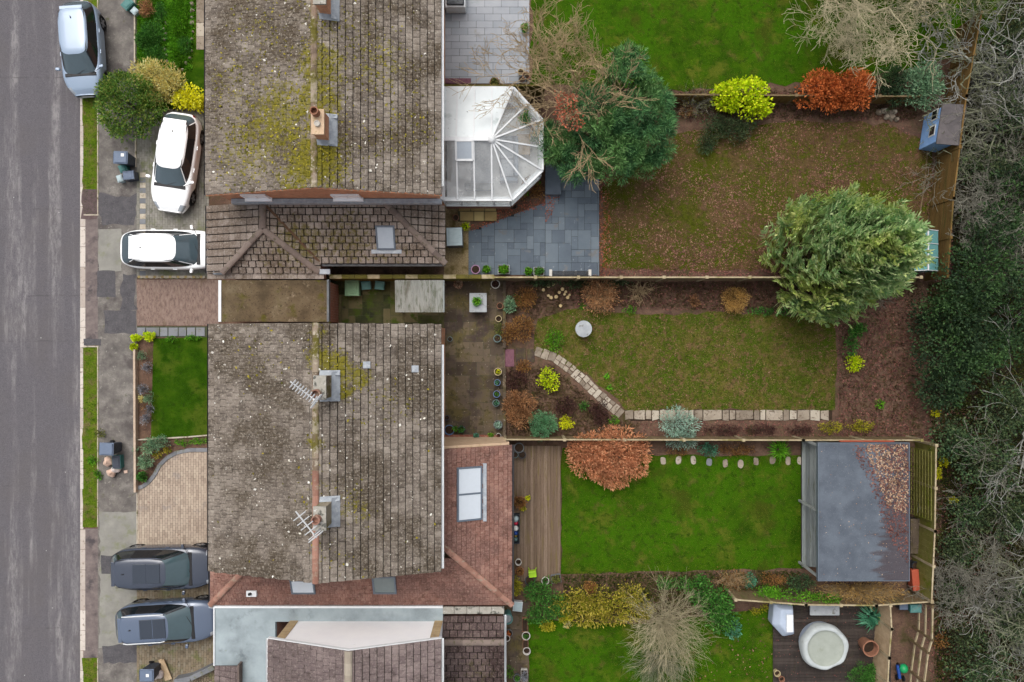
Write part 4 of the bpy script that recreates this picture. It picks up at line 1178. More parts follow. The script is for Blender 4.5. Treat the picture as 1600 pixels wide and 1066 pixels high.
MAT['tail_red'] = plain('tail_red', C(196,36,44), .2, .5, 0, .5)
MAT['rubber'] = plain('rubber', C(34,34,36), .9, .2)
MAT['alloy'] = plain('alloy', C(176,178,184), .3, .5, .8)
MAT['plate_yellow'] = plain('plate_yellow', C(214,184,60), .5, .3)
MAT['bin_grey'] = plain('bin_grey', C(104,118,140), .55, .35, dirt=.25)
MAT['bin_dark'] = plain('bin_dark', C(62,68,80), .55, .35)
MAT['bin_teal'] = plain('bin_teal', C(56,116,112), .5, .35)
MAT['lid_pale'] = plain('lid_pale', C(176,194,198), .5, .35)
MAT['lid_green'] = plain('lid_green', C(124,160,124), .6, .3, dirt=.4)
MAT['lid_teal'] = plain('lid_teal', C(96,146,142), .6, .3, dirt=.4)
MAT['bag_white'] = plain('bag_white', C(226,212,206), .45, .4, dirt=.3, dscale=9)
MAT['bag_pink'] = plain('bag_pink', C(222,190,170), .45, .4, dirt=.3, dscale=9)
MAT['blue_paint'] = mottle('blue_paint', [C(136,178,236), C(156,196,248)], 2, .75, .1, 40, [(4,.56,.7,C(112,146,190))])
MAT['orange_plastic'] = plain('orange_plastic', C(176,84,60), .6, .3)
MAT['lime_plastic'] = plain('lime_plastic', C(166,214,34), .4, .35, dirt=.15)
MAT['green_plastic'] = plain('green_plastic', C(30,160,96), .4, .4)
MAT['blue_plastic'] = plain('blue_plastic', C(28,72,150), .4, .4)
MAT['red_plastic'] = plain('red_plastic', C(196,40,70), .4, .4)
MAT['cover_pale'] = plain('cover_pale', C(176,188,206), .6, .3, dirt=.25, dscale=4)
MAT['cover_cream'] = mottle('cover_cream', [C(168,174,174), C(190,196,196)], 3, .85, .1, 20, [(1.5,.54,.72,C(148,152,146))], spec=.15)
MAT['cover_top'] = mottle('cover_top', [C(150,156,146), C(164,169,160)], 3, .9, .1, 20, [(1.2,.54,.74,C(136,140,126))], spec=.1)
MAT['concrete'] = mottle('concrete', [C(150,154,158), C(180,184,186)], 3, .9, .3, 50, [(4,.56,.7,C(118,118,110))])
MAT['metal_galv'] = plain('metal_galv', C(206,208,210), .5, .5, .1)
MAT['mat_red'] = mottle('mat_red', [C(108,72,84), C(130,92,102)], 8, .95, .2, 60)

L = leafmat
MAT['leaf_round'] = L('leaf_round', [C(34,62,18), C(56,86,30), C(80,106,42), C(104,112,52)], clump=[C(46,80,22), C(78,108,42), C(112,116,56)], k=2.3)
MAT['leaf_tan'] = L('leaf_tan', [C(168,142,80), C(204,180,110), C(230,210,146)], k=2.0)
MAT['leaf_yellow'] = L('leaf_yellow', [C(206,192,12), C(240,226,30), C(250,240,70)])
MAT['leaf_yellow2'] = L('leaf_yellow2', [C(150,160,12), C(196,198,20), C(214,214,40)])
MAT['leaf_lime'] = L('leaf_lime', [C(126,158,6), C(176,206,14), C(204,226,44)])
MAT['leaf_orange'] = L('leaf_orange', [C(126,62,30), C(172,92,46), C(196,116,66)])
MAT['leaf_copper'] = L('leaf_copper', [C(140,92,64), C(186,126,92), C(212,154,118)])
MAT['leaf_brown'] = L('leaf_brown', [C(110,76,50), C(148,108,76), C(170,132,94)])
MAT['leaf_straw'] = L('leaf_straw', [C(132,100,54), C(170,136,80), C(190,160,100)])
MAT['leaf_rust'] = L('leaf_rust', [C(92,62,38), C(126,88,52), C(144,112,60)])
MAT['leaf_plum'] = L('leaf_plum', [C(42,26,28), C(66,42,40), C(84,58,50)])
MAT['leaf_pine'] = L('leaf_pine', [C(34,66,42), C(58,96,58), C(84,122,78)], clump=[C(48,82,42), C(76,112,60), C(104,134,84)], cscale=.9, k=2.2)
MAT['leaf_cypress'] = L('leaf_cypress', [C(76,110,70), C(118,144,96), C(156,176,126)], clump=[C(100,122,56), C(146,158,84), C(178,184,116)], cscale=.55, k=2.6)
MAT['leaf_dark'] = L('leaf_dark', [C(24,40,28), C(42,62,40), C(64,84,54)], clump=[C(30,52,28), C(56,84,44), C(70,96,54)], cscale=.8)
MAT['leaf_dark2'] = L('leaf_dark2', [C(36,48,34), C(60,74,48), C(88,98,66)], clump=[C(36,58,40), C(62,86,56), C(84,104,66)], cscale=.8)
MAT['leaf_sage'] = L('leaf_sage', [C(92,124,108), C(132,162,146), C(162,186,172)])
MAT['leaf_fir'] = L('leaf_fir', [C(64,108,74), C(90,138,98), C(116,158,118)])
MAT['leaf_grass'] = L('leaf_grass', [C(44,92,12), C(76,132,24), C(108,160,40)])
MAT['leaf_mid'] = L('leaf_mid', [C(34,74,26), C(58,106,40), C(84,132,56)])
MAT['leaf_greygreen'] = L('leaf_greygreen', [C(62,92,70), C(94,124,94), C(124,150,118)], k=2.0)
MAT['leaf_teal'] = L('leaf_teal', [C(36,84,62), C(66,120,92), C(96,146,118)])
MAT['leaf_ygreen'] = L('leaf_ygreen', [C(96,104,16), C(140,138,30), C(176,166,54)])
MAT['leaf_gold'] = L('leaf_gold', [C(84,96,18), C(130,130,30), C(166,152,56), C(186,168,88)], k=1.45)
MAT['leaf_lav'] = L('leaf_lav', [C(84,88,90), C(120,124,132), C(146,148,158)])
MAT['leaf_olive'] = L('leaf_olive', [C(62,72,30), C(92,98,46), C(116,116,64)])
MAT['grass_bright'] = L('grass_bright', [C(34,60,4), C(52,84,6), C(78,102,12), C(118,114,42)], k=1.45)
MAT['grass_deep'] = L('grass_deep', [C(32,60,3), C(48,82,6), C(68,96,12)], k=1.2)
MAT['grass_dull'] = L('grass_dull', [C(54,76,12), C(80,94,22), C(108,100,48), C(152,130,92)], k=1.25)
MAT['fallen'] = L('fallen', [C(88,56,48), C(116,78,68), C(140,100,86), C(170,134,114)], trans=.1, k=1.15)
MAT['fallen_pale'] = L('fallen_pale', [C(124,96,78), C(162,132,108), C(196,172,146)], trans=.1, k=1.15)
MAT['fallen_red'] = L('fallen_red', [C(126,62,46), C(168,92,68), C(188,116,88)], trans=.1, k=1.1)
MAT['fallen_plum'] = L('fallen_plum', [C(80,48,46), C(116,74,68), C(146,102,90)], trans=.1, k=1.1)

MAT['roof_grey'] = mottle('roof_grey', [C(84,80,82), C(108,102,102)], 4, .9, .2, 40)
MAT['shed_grey'] = mottle('shed_grey', [C(132,140,140), C(162,170,170)], 2, .8, .2, 30, [(3,.55,.7,C(122,128,118))])
MAT['valley'] = mottle('valley_rust', [C(84,64,50), C(110,84,64)], 6, .9, .2, 30)

MAT['moss_leaf'] = L('moss_leaf', [C(72,72,8), C(116,110,14), C(156,144,36)], trans=.05, k=1.1)
MAT['speck'] = L('speck', [C(190,186,176), C(232,230,222)], trans=.05, k=1.15)
MAT['bed_growth'] = L('bed_growth', [C(52,50,22), C(84,66,44), C(104,82,58), C(70,80,26)], k=1.2)
MAT['bed_growth_green'] = L('bed_growth_green', [C(34,48,16), C(56,70,22), C(84,90,32), C(98,84,48)], k=1.2)

# ------------------------------------------------------------------ the setting
KX = WX(127)
o = MB().add([(-420,-420,-.13),(KX,-420,-.13),(KX,420,-.13),(-420,420,-.13),(KX,-420,0),(420,-420,0),(420,420,0),(KX,420,0)],
             [(0,1,2,3),(4,5,6,7),(1,4,7,2)]).build('ground', MAT['soil'])
tag(o, kind='structure')
sheet('road', [(-3000,-3000),(126,-3000),(126,4000),(-3000,4000)], -.12, MAT['road'])
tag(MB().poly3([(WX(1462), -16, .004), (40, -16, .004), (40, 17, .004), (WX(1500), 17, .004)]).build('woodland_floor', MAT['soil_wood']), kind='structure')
# kerb of single stones
kerb = tag(MB().box(KX-.16, -17, -.2, KX+.13, 17, -.135).build('kerb', MAT['crossover']), kind='structure')
y = -16.5; rs = np.random.RandomState(5)
while y < 16.5:
    pyc = 533 - (y+.45)*F/H
    low = 338 < pyc < 540 or 826 < pyc < 1030
    x0, x1, zt = (KX-.05, KX+.19, .014) if low else (KX-.05, KX+.10, .012)
    MB().box(x0, y+.006, -.134, x1, y+.894, zt+rs.uniform(-.004,.004)).build('kerb_stone', MAT['kerb'], kerb, local=True, bevel=.015)
    y += .9
def strip(name, x0, x1, y0, y1, z, m, seed=0, amp=.03):
    p = PG([(x0,y0),(x1,y0),(x1,y1),(x0,y1)])
    return sheet(name, rough_poly(p, amp, .25, seed+int(x0+y0)) if amp else p, z, m, world_pts=True)
strip('footway', 153, 214, -200, 1300, .008, MAT['footway'], amp=0)
for a, b in ((338, 540), (826, 1030)):
    strip('crossover', 131, 153.5, a, b, .006, MAT['crossover'], amp=0)
for i, (a, b) in enumerate(((-120, 30), (140, 336), (542, 824), (1028, 1180))):
    strip('grass_verge', 129, 154, a, b, .010, MAT['verge'], i, .03)
strip('pavement_patch', 152, 180, 423, 464, .012, MAT['patch_dark'])
strip('pavement_patch', 163, 213, 486, 521, .013, MAT['patch_dark'])
strip('pavement_patch', 154, 190, 358, 424, .0115, MAT['patch_pale'])
strip('pavement_patch', 156, 212, 305, 352, .0125, MAT['patch_dark'], amp=.12)
strip('pavement_patch', 156, 214, 800, 1012, .0116, MAT['patch_pale'], amp=.05)
strip('pavement_patch', 158, 178, 868, 897, .015, MAT['patch_dark'])
strip('pavement_patch', 160, 214, 1008, 1036, .0155, MAT['patch_dark'], amp=.06)
strip('pavement_patch', 190, 213, 430, 486, .0128, MAT['patch_dark'], amp=.1)
strip('service_trench', 128, 153, 296, 342, .0165, MAT['cover_brown'], amp=.06)
strip('service_trench', 131, 158, 530, 540, .0167, MAT['patch_dark'], amp=.02)
edge = tag(MB().box(WX(153)-.02, -16, -.05, WX(153)+.02, -15.9, .02).build('verge_edging', MAT['edging']), kind='structure')
for a, b in ((140, 336), (542, 824), (1028, 1120), (-60, 28)):
    n = max(1, int(M_(b-a)/.9)); y0, y1 = WY(b), WY(a)
    for k in range(n): MB().box(WX(153)-.022, y0+(y1-y0)*k/n+.006, -.05, WX(153)+.022, y0+(y1-y0)*(k+1)/n-.006, .026).build('edging_strip', MAT['edging'], edge, local=True)
for x0, x1, y0 in ((131, 154, 541.5), (131, 154, 336)):
    MB().box(WX(x0), WY(y0)-.03, -.05, WX(x1), WY(y0)+.03, .024).build('edging_strip', MAT['edging'], edge, local=True)

# front gardens
sheet('front_bed', [(214,-60),(322,-60),(322,170),(214,170)], .006, MAT['lawn_deep'])
sheet('front_lawn_corner', [(290,78),(323,70),(323,140),(300,140),(288,110)], .012, MAT['lawn_deep'])
blocks('driveway_grey', PG([(214,172),(326,172),(326,432),(214,432)]), MAT['drive_grey'], MAT['sand_bed'], seed=3)
strip('driveway_red', 214, 342, 437, 509, .012, MAT['drive_red'], amp=.02)
sheet('front_bed_south', [(214,526),(242,526),(242,690),(326,684),(326,704),(275,706),(240,738),(222,760),(214,764)], .006, MAT['soil'])
sheet('front_lawn', [(240,529),(327,527),(327,682),(236,685)], .014, MAT['lawn_deep'])
blades('grass', 'deep green front lawn grass beside the grey tiled roof', PG([(240,529),(327,527),(327,682),(236,685)]), 700, MAT['grass_deep'], seed=4, h=.06)
curve = [(326,703),(298,703),(277,707),(262,715),(250,727),(242,742),(234,752),(224,760),(214,763)]
blocks('driveway_tan', PG(curve + [(214,858),(326,858)]), MAT['drive_tan'], MAT['sand_bed'], seed=8)
blocks('driveway_brown', PG([(214,858),(326,858),(326,944),(338,944),(338,1130),(214,1130)]), MAT['drive_brown'], MAT['sand_bed'], seed=9)
ck = tag(MB().box(WX(300), WY(704)-.04, -.05, WX(300)+.02, WY(704)+.04, .02).build('curved_kerb', MAT['pot_grey']), kind='structure')
cp = PG(curve)
for a, b in zip(cp[:-1], cp[1:]):
    L_ = math.dist(a, b); k = max(1, round(L_/.3)); ang = math.atan2(b[1]-a[1], b[0]-a[0])
    for i in range(k):
        t = (i+.5)/k; MB().obox((a[0]+(b[0]-a[0])*t, a[1]+(b[1]-a[1])*t), L_/k*1.02, .17, -.04, .075, ang).build('kerb_block', MAT['slab_grey'], ck, local=True, bevel=.012)
# low edging walls between footway and gardens
def lowwall(name, label, pts, w, h, mat, seg=.45, cat='wall', piece='coping_stone', z0=0.0):
    r = thing(name, label, cat, (pts[0][0], pts[0][1], 0))
    for a, b in zip(pts[:-1], pts[1:]):
        L_ = math.dist(a, b); k = max(1, round(L_/seg)); ang = math.atan2(b[1]-a[1], b[0]-a[0])
        for i in range(k):
            t = (i+.5)/k; MB().obox((a[0]+(b[0]-a[0])*t, a[1]+(b[1]-a[1])*t), L_/k-.006, w, z0-.05, z0+h+random.uniform(-.006,.006), ang).build(piece, mat, r, bevel=.01)
    return r
random.seed(2)
lowwall('garden_edging', 'pale concrete edging along the pavement beside the tan bush', PG([(212,-30),(212,100)]), .07, .12, MAT['edging'], .9)
lowwall('garden_edging', 'short pale edging between pavement and the drive of the white cars', PG([(213,205),(213,262)]), .07, .08, MAT['edging'], .9)
lowwall('garden_wall', 'thin pinkish cream wall along the pavement by the lavender bed', PG([(214,546),(215,768)]), .10, .28, MAT['pink_wall'], .9)
lowwall('garden_edging', 'pale timber edging between front lawn and curved shrub bed', PG([(216,687),(290,683),(326,680)]), .06, .10, MAT['edging'], .9)
lowwall('garden_edging', 'thin pale edging between pavement and tan block drive', PG([(215,770),(215,852)]), .06, .05, MAT['edging'], .9)
for x in (217.5, 222.5):
    pass
# border courses of pale bricks on the grey drive
bb = tag(MB().box(WX(215), WY(433), -.03, WX(216), WY(432), .02).build('drive_border', MAT['edging']), kind='structure')
for i in range(26): MB().box(WX(216+i*4.05), WY(434.6), -.02, WX(219.6+i*4.05), WY(431), .042).build('border_brick', MAT['slab_yellow'] if i % 3 == 0 else MAT['edging'], bb, local=True)
for i in range(20): MB().box(WX(219), WY(270+i*8.1), -.02, WX(228), WY(277.4+i*8.1), .036).build('border_brick', MAT['slab_grey'] if i % 2 else MAT['edging'], bb, local=True)
# row of grey slabs beside the red drive
gs = sheet('slab_path', [(213,510),(326,510),(326,527),(213,527)], .006, MAT['joint_green'])
x = 214.0
for w in (14, 22, 13, 16, 13, 14, 15):
    MB().prism(PG([(x+.8,512),(x+w-.8,512),(x+w-.8,525),(x+.8,525.5)]), -.02, .035).build('slab', MAT['slab_grey'], gs, local=True); x += w
# beige path at the front of the north house
paving('front_path', [PG([(307,-60),(321,-60),(321,78),(307,78)])], (.60,.40), MAT['slab_yellow'] if False else MAT['stone'], MAT['joint_dark'], z=.03, pattern='running', along='y', seed=4)

# rear patios
paving('patio_pale', [PG([(692,-60),(827,-60),(827,131),(692,131)])], (.745,.31), MAT['slab_pale'], MAT['joint_dark'], z=.03, pattern='running', along='x', seed=2)
paving('patio_slate', [PG([(732,362),(852,317),(852,430),(732,430)])], .29, MAT['slab_slate'], MAT['joint_dark'], z=.03, pattern='random', seed=12, sizes=[(2,2),(2,1),(1,2),(2,2),(1,1),(2,3),(3,2)])
paving('patio_slate_raised', [PG([(852,255),(936,255),(936,431),(852,431)], .13)], .29, MAT['slab_slate'], MAT['joint_dark'], z=.14, thick=.14, pattern='random', seed=15, sizes=[(2,2),(1,2),(2,1),(2,2),(1,1),(2,3)])
sheet('gravel_strip', [(694,316),(735,316),(735,431),(694,431)], .008, MAT['gravel'])
st = tag(MB().box(WX(716), WY(346), 0, WX(776), WY(317), .10).build('garden_step', MAT['joint_green']), kind='structure')
for (x0,x1,y0,y1) in ((716.5,735,317.5,330),(736,757,317.5,330),(758,775,317.5,330),(719,740,331,345.5),(741,756,331,345.5),(757,776,331,345.5)):
    MB().prism(PG([(x0,y0),(x1,y0),(x1,y1),(x0,y1)], .1), .05, .135).build('slab', MAT['slab_yellow'], st, local=True, bevel=.01)
paving('patio_brown', [PG([(692,438),(789,438),(789,692),(692,692)])], .30, MAT['slab_brown'], MAT['joint_green'], z=.03, pattern='random', seed=22, sizes=[(2,2),(2,2),(2,3),(1,2),(2,1),(3,2)])
paving('side_yard', [PG([(512,434),(694,434),(694,515),(512,515)])], .31, MAT['slab_moss'], MAT['joint_green'], z=.03, pattern='random', seed=31, sizes=[(2,2),(1,2),(2,2),(1,3),(2,1)])
paving('rear_yard', [PG([(786,940),(826,940),(826,1120),(786,1120)])], .3, MAT['slab_brown'], MAT['joint_green'], z=.03, pattern='random', seed=41, sizes=[(2,2),(3,2),(2,3)])

# decks of single boards
def deck(name, x0, x1, y0, y1, z, w, mat, along='y', gap=.008, seed=1):
    rs = np.random.RandomState(seed); X0, X1, Y0, Y1 = WX(x0,z), WX(x1,z), WY(y1,z), WY(y0,z)
    d = tag(MB().box(X0+.02, Y0+.02, -.02, X1-.02, Y1-.02, z-.035).build(name, MAT['soil_dark']), kind='structure')
    if along == 'y':
        n = max(1, round((X1-X0)/w))
        for i in range(n):
            a, b = X0+(X1-X0)*i/n+gap/2, X0+(X1-X0)*(i+1)/n-gap/2
            MB().box(a, Y0+rs.uniform(-.01,.01), z-.03, b, Y1+rs.uniform(-.01,.01), z+rs.uniform(-.003,.003)).build('board', mat, d, local=True)
    else:
        n = max(1, round((Y1-Y0)/w))
        for i in range(n):
            a, b = Y0+(Y1-Y0)*i/n+gap/2, Y0+(Y1-Y0)*(i+1)/n-gap/2
            MB().box(X0+rs.uniform(-.01,.01), a, z-.03, X1+rs.uniform(-.01,.01), b, z+rs.uniform(-.003,.003)).build('board', mat, d, local=True)
    return d
deck('timber_deck', 797, 876, 697, 908, .14, .145, MAT['wood_deck'], seed=3)
deck('grey_deck', 1253, 1283, 690, 886, .2, .16, MAT['wood_grey'], seed=5)
deck('dark_deck', 1208, 1392, 942, 1120, .12, .145, MAT['wood_deck_dark'], 'x', seed=6)

# rear lawns
def wavy(pts, seed, amp=.12, step=.5): return rough_poly(PG(pts), amp, step, seed)
P_N = wavy([(830,-150),(1600,-150),(1560,60),(1420,110),(1245,130),(1110,140),(1000,140),(830,132)], 1)
sheet('lawn_north', P_N, .012, MAT['lawn_bright'], world_pts=True)
blades('grass', 'bright green grass of the lawn beside the pale patio', clip(P_N, PG([(830,-10),(1400,-10),(1400,140),(830,140)])) or P_N, 420, MAT['grass_bright'], seed=5)
P_1 = wavy([(940,290),(1010,230),(1080,200),(1240,190),(1400,195),(1452,230),(1462,300),(1440,380),(1425,420),(1100,424),(940,418)], 2)
sheet('lawn_leafy', P_1, .012, MAT['lawn_brown'], world_pts=True)
blades('grass', 'patchy olive grass under the fallen leaves', P_1, 480, MAT['grass_dull'], seed=6, h=.09, w=.02)
litter('fallen_leaves', 'brown fallen leaves scattered over the patchy lawn', P_1, 24000, MAT['fallen'], .07, 7, mask=clumpy(3, 1.3, -.2, 1.3))
litter('fallen_leaves', 'plum brown leaves drifted over the woodland end of the patchy lawn', PG([(1200,195),(1445,195),(1470,300),(1440,420),(1000,422),(1180,330)]), 5200, MAT['fallen_plum'], .075, 61, mask=clumpy(8, 1.1, .0, 1.0))
litter('fallen_leaves', 'plum brown leaves heaped along the edge of the patchy lawn', PG([(940,420),(1440,424),(1475,250),(1440,185),(1480,185),(1492,440),(936,434)]), 2400, MAT['fallen_plum'], .085, 8)
P_2 = wavy([(840,500),(905,480),(1000,492),(1180,488),(1306,500),(1306,640),(1200,641),(978,642),(935,600),(870,556),(835,545)], 3)
sheet('lawn_worn', P_2, .012, MAT['lawn_dull'], world_pts=True)
blades('grass', 'worn olive and tan grass round the white table', P_2, 620, MAT['grass_dull'], seed=9, h=.10, w=.022)
litter('fallen_leaves', 'tan leaf scraps scattered on the worn lawn', P_2, 4200, MAT['fallen'], .055, 10, mask=clumpy(5, 1.5, -.1, 1.1))
P_3 = wavy([(877,700),(1030,712),(1253,712),(1253,888),(1050,893),(877,897)], 4, .06)
sheet('lawn_shed', P_3, .012, MAT['lawn_bright'], world_pts=True)
blades('grass', 'bright green grass of the lawn in front of the flat roofed shed', P_3, 700, MAT['grass_bright'], seed=12)
P_4 = wavy([(826,968),(1000,975),(1120,960),(1210,950),(1208,1120),(826,1120)], 5, .05)
sheet('lawn_south', P_4, .012, MAT['lawn_bright'], world_pts=True)
blades('grass', 'bright green grass of the lawn beside the round tub', P_4, 600, MAT['grass_bright'], seed=14)
litter('fallen_leaves', 'few tan leaves on the lawn by the dark deck', PG([(1120,960),(1205,950),(1205,1066),(1040,1066)]), 130, MAT['fallen'], .08, 15)
for i, (a, b) in enumerate(((140,336),(542,824),(1028,1090))):
    blades('grass', ('green verge grass between road and pavement by the grey bins', 'green verge grass by the white rubbish bags', 'green verge grass nearest the timber offcuts')[i], PG([(130,a),(153,a),(153,b),(130,b)]), 600, MAT['grass_deep' if i != 1 else 'grass_bright'], seed=20+i)
# leafy beds
litter('fallen_leaves', 'plum brown leaf litter in the beds of the middle garden', PG([(880,440),(1300,440),(1440,470),(1430,690),(1310,690),(1305,500),(1190,488),(900,480)]), 5200, MAT['fallen_plum'], .085, 16)
litter('fallen_leaves', 'dark leaf litter along the bed beside the flagstone path', PG([(1000,658),(1420,658),(1420,684),(1000,684)]), 1500, MAT['fallen_plum'], .07, 17)
litter('fallen_leaves', 'dark leaf litter on the woodland floor behind the fences', PG([(1440,640),(1560,640),(1600,1066),(1450,1066)]), 4200, MAT['fallen_plum'], .09, 18)
litter('fallen_leaves', 'leaf litter in the bed below the yellow green bush', PG([(1060,142),(1430,142),(1430,190),(1070,190)]), 1500, MAT['fallen_plum'], .07, 19)
litter('fallen_leaves', 'rust red leaves drifted on the slate patio edge', PG([(852,300),(876,303),(858,345),(852,350)]), 140, MAT['fallen_red'], .06, 21, z=.15)
litter('fallen_leaves', 'rust red leaves round the yellow stone step', PG([(776,320),(852,312),(852,325),(800,335),(778,348),(735,362),(735,352),(776,345)]), 420, MAT['fallen_red'], .06, 22, z=.03)
litter('fallen_leaves', 'rust red leaves along the lawn edge of the slate patio', PG([(937,240),(950,240),(955,430),(937,430)]), 420, MAT['fallen_red'], .07, 23)
litter('fallen_leaves', 'pale specks of leaf on the dark deck', PG([(1210,950),(1380,950),(1380,1066),(1210,1066)]), 260, MAT['fallen_plum'], .06, 24, z=.125)

# flagstone path of the middle garden
fp = sheet('stone_path', [(975,640),(1000,640),(1300,640),(1300,656),(985,658)], .006, MAT['soil_dark'])
rs = np.random.RandomState(8)
pl = [(836,548),(868,560),(890,575),(910,592),(930,612),(950,630),(972,648)]
for i in range(len(pl)-1):
    for s in range(3):
        a, b = np.array(pl[i]), np.array(pl[i+1]); d = (b-a)/np.linalg.norm(b-a); n = np.array([-d[1], d[0]]); m0, m1 = a+(b-a)*s/3, a+(b-a)*(s+1)/3
        cut = rs.uniform(-3, 3)
        for e0, e1 in (((-7.5, cut), (cut, 7.5)) if rs.uniform() < .6 else ((-7.5, 7.5),)):
            e0, e1 = e0+(.5 if e0 > -7 else rs.uniform(-1,1)), e1-(.5 if e1 < 7 else rs.uniform(-1,1))
            q = [m0+d*.5+n*e0, m1-d*.4+n*e0, m1-d*.4+n*e1, m0+d*.5+n*e1]
            q = [p + rs.uniform(-.5,.5,2) for p in q]
            MB().prism(PG([tuple(p) for p in q]), -.02, .04+rs.uniform(-.012,.012)).build('flagstone', MAT['stone'], fp, local=True, bevel=.015)
x = 976.0
for w in (14,18,10,12,26,20,8,14,30,11,10,28,10,9,27,10,12,20,16,14):
    if x + w > 1302: break
    MB().prism(PG([(x+.8,641+rs.uniform(-.8,1)),(x+w-.6,641+rs.uniform(-.8,1)),(x+w-.6,657+rs.uniform(-2.5,1)),(x+.8,657+rs.uniform(-2.5,1))]), -.02, .045+rs.uniform(-.008,.008)).build('flagstone', MAT['stone'], fp, local=True, bevel=.012); x += w
for x0, x1, y0, y1 in ((789,804,546,573),(805,822,544,570),(823,836,545,566)):
    MB().prism(PG([(x0+.6,y0),(x1-.6,y0),(x1-.6,y1),(x0+.6,y1)]), -.02, .05).build('flagstone', MAT['slab_brown'] if x0 > 790 else MAT['mat_red'], fp, local=True, bevel=.012)
# stepping stones in the shed lawn
ss = tag(MB().box(WX(1036), WY(719.5), -.02, WX(1038), WY(718.5), .015).build('stepping_stones', MAT['stone']), kind='structure')
for i, (x, y) in enumerate(((1036,720),(1060,719),(1083,719),(1108,722),(1133,724),(1157,725),(1181,721),(1207,719),(1231,720),(1250,720))):
    r = 4.6 + .5*math.sin(i*2.1)
    pts_ = [(x + (4.3+.5*math.sin(i*3+k))*math.copysign(abs(math.cos(k*math.pi/6))**.7, math.cos(k*math.pi/6)), y + (6.4+.6*math.cos(i*2+k))*math.copysign(abs(math.sin(k*math.pi/6))**.7, math.sin(k*math.pi/6))) for k in range(12)]
    MB().prism(PG(pts_), -.02, .04).build('stepping_stone', MAT['stone'] if i != 3 else MAT['slab_grey'], ss, local=True, bevel=.012)

# ------------------------------------------------------------------ houses
EZ, RZ = 5.0, 6.5
def gable_house(o, L, R, Y0, Y1, ez, rz, wallm, inset=.28, gi=.10):
    m = (L+R)/2; w = MB(); zt = lambda x: ez - .14 + (rz-ez)*(1-abs(x-m)/((R-L)/2))
    x0, x1, y0, y1 = L+inset, R-inset, Y0+gi, Y1-gi
    w.add([(x0,y0,0),(x1,y0,0),(x1,y0,zt(x1)),(m,y0,zt(m)),(x0,y0,zt(x0)),(x0,y1,0),(x1,y1,0),(x1,y1,zt(x1)),(m,y1,zt(m)),(x0,y1,zt(x0))],
          [(0,1,2,3,4),(9,8,7,6,5),(0,5,6,1)[::-1],(1,6,7,2),(5,0,4,9)])
    return w.build('wall', wallm, o)
def gutter(o, x, y0, y1, z, mat, side):
    b = MB(); n = 6; V = []; Fc = []
    for yy in (y0, y1):
        for i in range(n+1):
            t = math.pi*i/n; V.append((x + side*.045 - .045*math.cos(t), yy, z - .045*math.sin(t)))
    for i in range(n): Fc.append((i, i+1, n+2+i, n+1+i))
    b.add(V, Fc); b.box(x-.02*side-.012, y0, z-.16, x-.02*side+.012, y1, z-.005)
    return b.build('gutter', mat, o)
def chimney(o, px, py, zt, w, d, pots, mat, flash, aerial=None, cap='stone_coping'):
    cx, cy = WX(px, zt), WY(py, zt)
    c = MB().box(cx-w/2, cy-d/2, 4.9, cx+w/2, cy+d/2, zt-.12).build('chimney', mat, o)
    MB().box(cx-w/2-.04, cy-d/2-.04, zt-.118, cx+w/2+.04, cy+d/2+.04, zt-.02).build('coping', MAT[cap], c, local=True, bevel=.015)
    for (dx, dy, r, h, m) in pots:
        MB().lathe((cx+dx, cy+dy, zt-.02), [(r*1.05, 0), (r, .05), (r*.9, h*.85), (r*1.05, h*.86), (r*1.05, h), (r*.78, h), (r*.74, .1)], 14).build('chimney_pot', m, c, local=True)
    f = MB(); zr = lambda x: RZ - abs(x-RX)*(RZ-EZ)/4.5
    # lead apron dressed over the tiles round the stack
    for s in (1,):
        x0, x1 = cx+w/2, cx+w/2+.26
        f.add([(x0, cy-d/2-.14, zr(x0)+.26), (x1, cy-d/2-.14, zr(x1)+.085), (x1, cy+d/2+.14, zr(x1)+.085), (x0, cy+d/2+.14, zr(x0)+.26)], [(0,1,2,3)])
    for s in (-1, 1):
        ya, yb = cy+s*d/2, cy+s*(d/2+.18); xs = [cx-w/2-.05, RX, cx+w/2+.26] if cx-w/2 < RX else [cx-w/2-.05, cx+w/2+.26]
        for a, b in zip(xs[:-1], xs[1:]):
            q = [(a, ya, zr(a)+.20), (b, ya, zr(b)+.20), (b, yb, zr(b)+.09), (a, yb, zr(a)+.09)]
            f.add(q, [(0,1,2,3)] if s < 0 else [(3,2,1,0)])
    f.build('flashing', MAT['lead'], c, local=True)
    if aerial:
        kind, ang, L_ = aerial
        a = MB(); mz = zt+.9; mx, my = cx+.02, cy-d/2+.05; d2 = Vector((math.cos(ang), math.sin(ang), .02)); s2 = Vector((-math.sin(ang), math.cos(ang), 0))
        a.tube([(mx, my, zt-.5), (mx, my, mz)], .03, 6)
        p0, p1 = Vector((mx, my, mz-.06))-d2*.15, Vector((mx, my, mz-.06))+d2*L_
        a.tube([p0, p1], .026, 5)
        for i in range(9 if kind == 1 else 5):
            c2 = p0 + (p1-p0)*(.1+.9*i/(9 if kind == 1 else 5)); hl = .17 if kind == 1 else .26
            if kind == 1: a.tube([c2-s2*hl+Vector((0,0,.05)), c2+s2*hl+Vector((0,0,.05))], .016, 4); a.tube([c2-s2*hl*.8-Vector((0,0,.06)), c2+s2*hl*.8-Vector((0,0,.06))], .016, 4)
            else: a.tube([c2-s2*hl, c2+s2*hl], .018, 4)
        r0 = p0 + d2*.05
        for k in (-1, 0, 1): a.tube([r0-s2*.28+Vector((0,0,.12*k)), r0+s2*.28+Vector((0,0,.12*k))], .018, 4)
        a.build('aerial', MAT['metal_galv'], c, local=True)
    return c

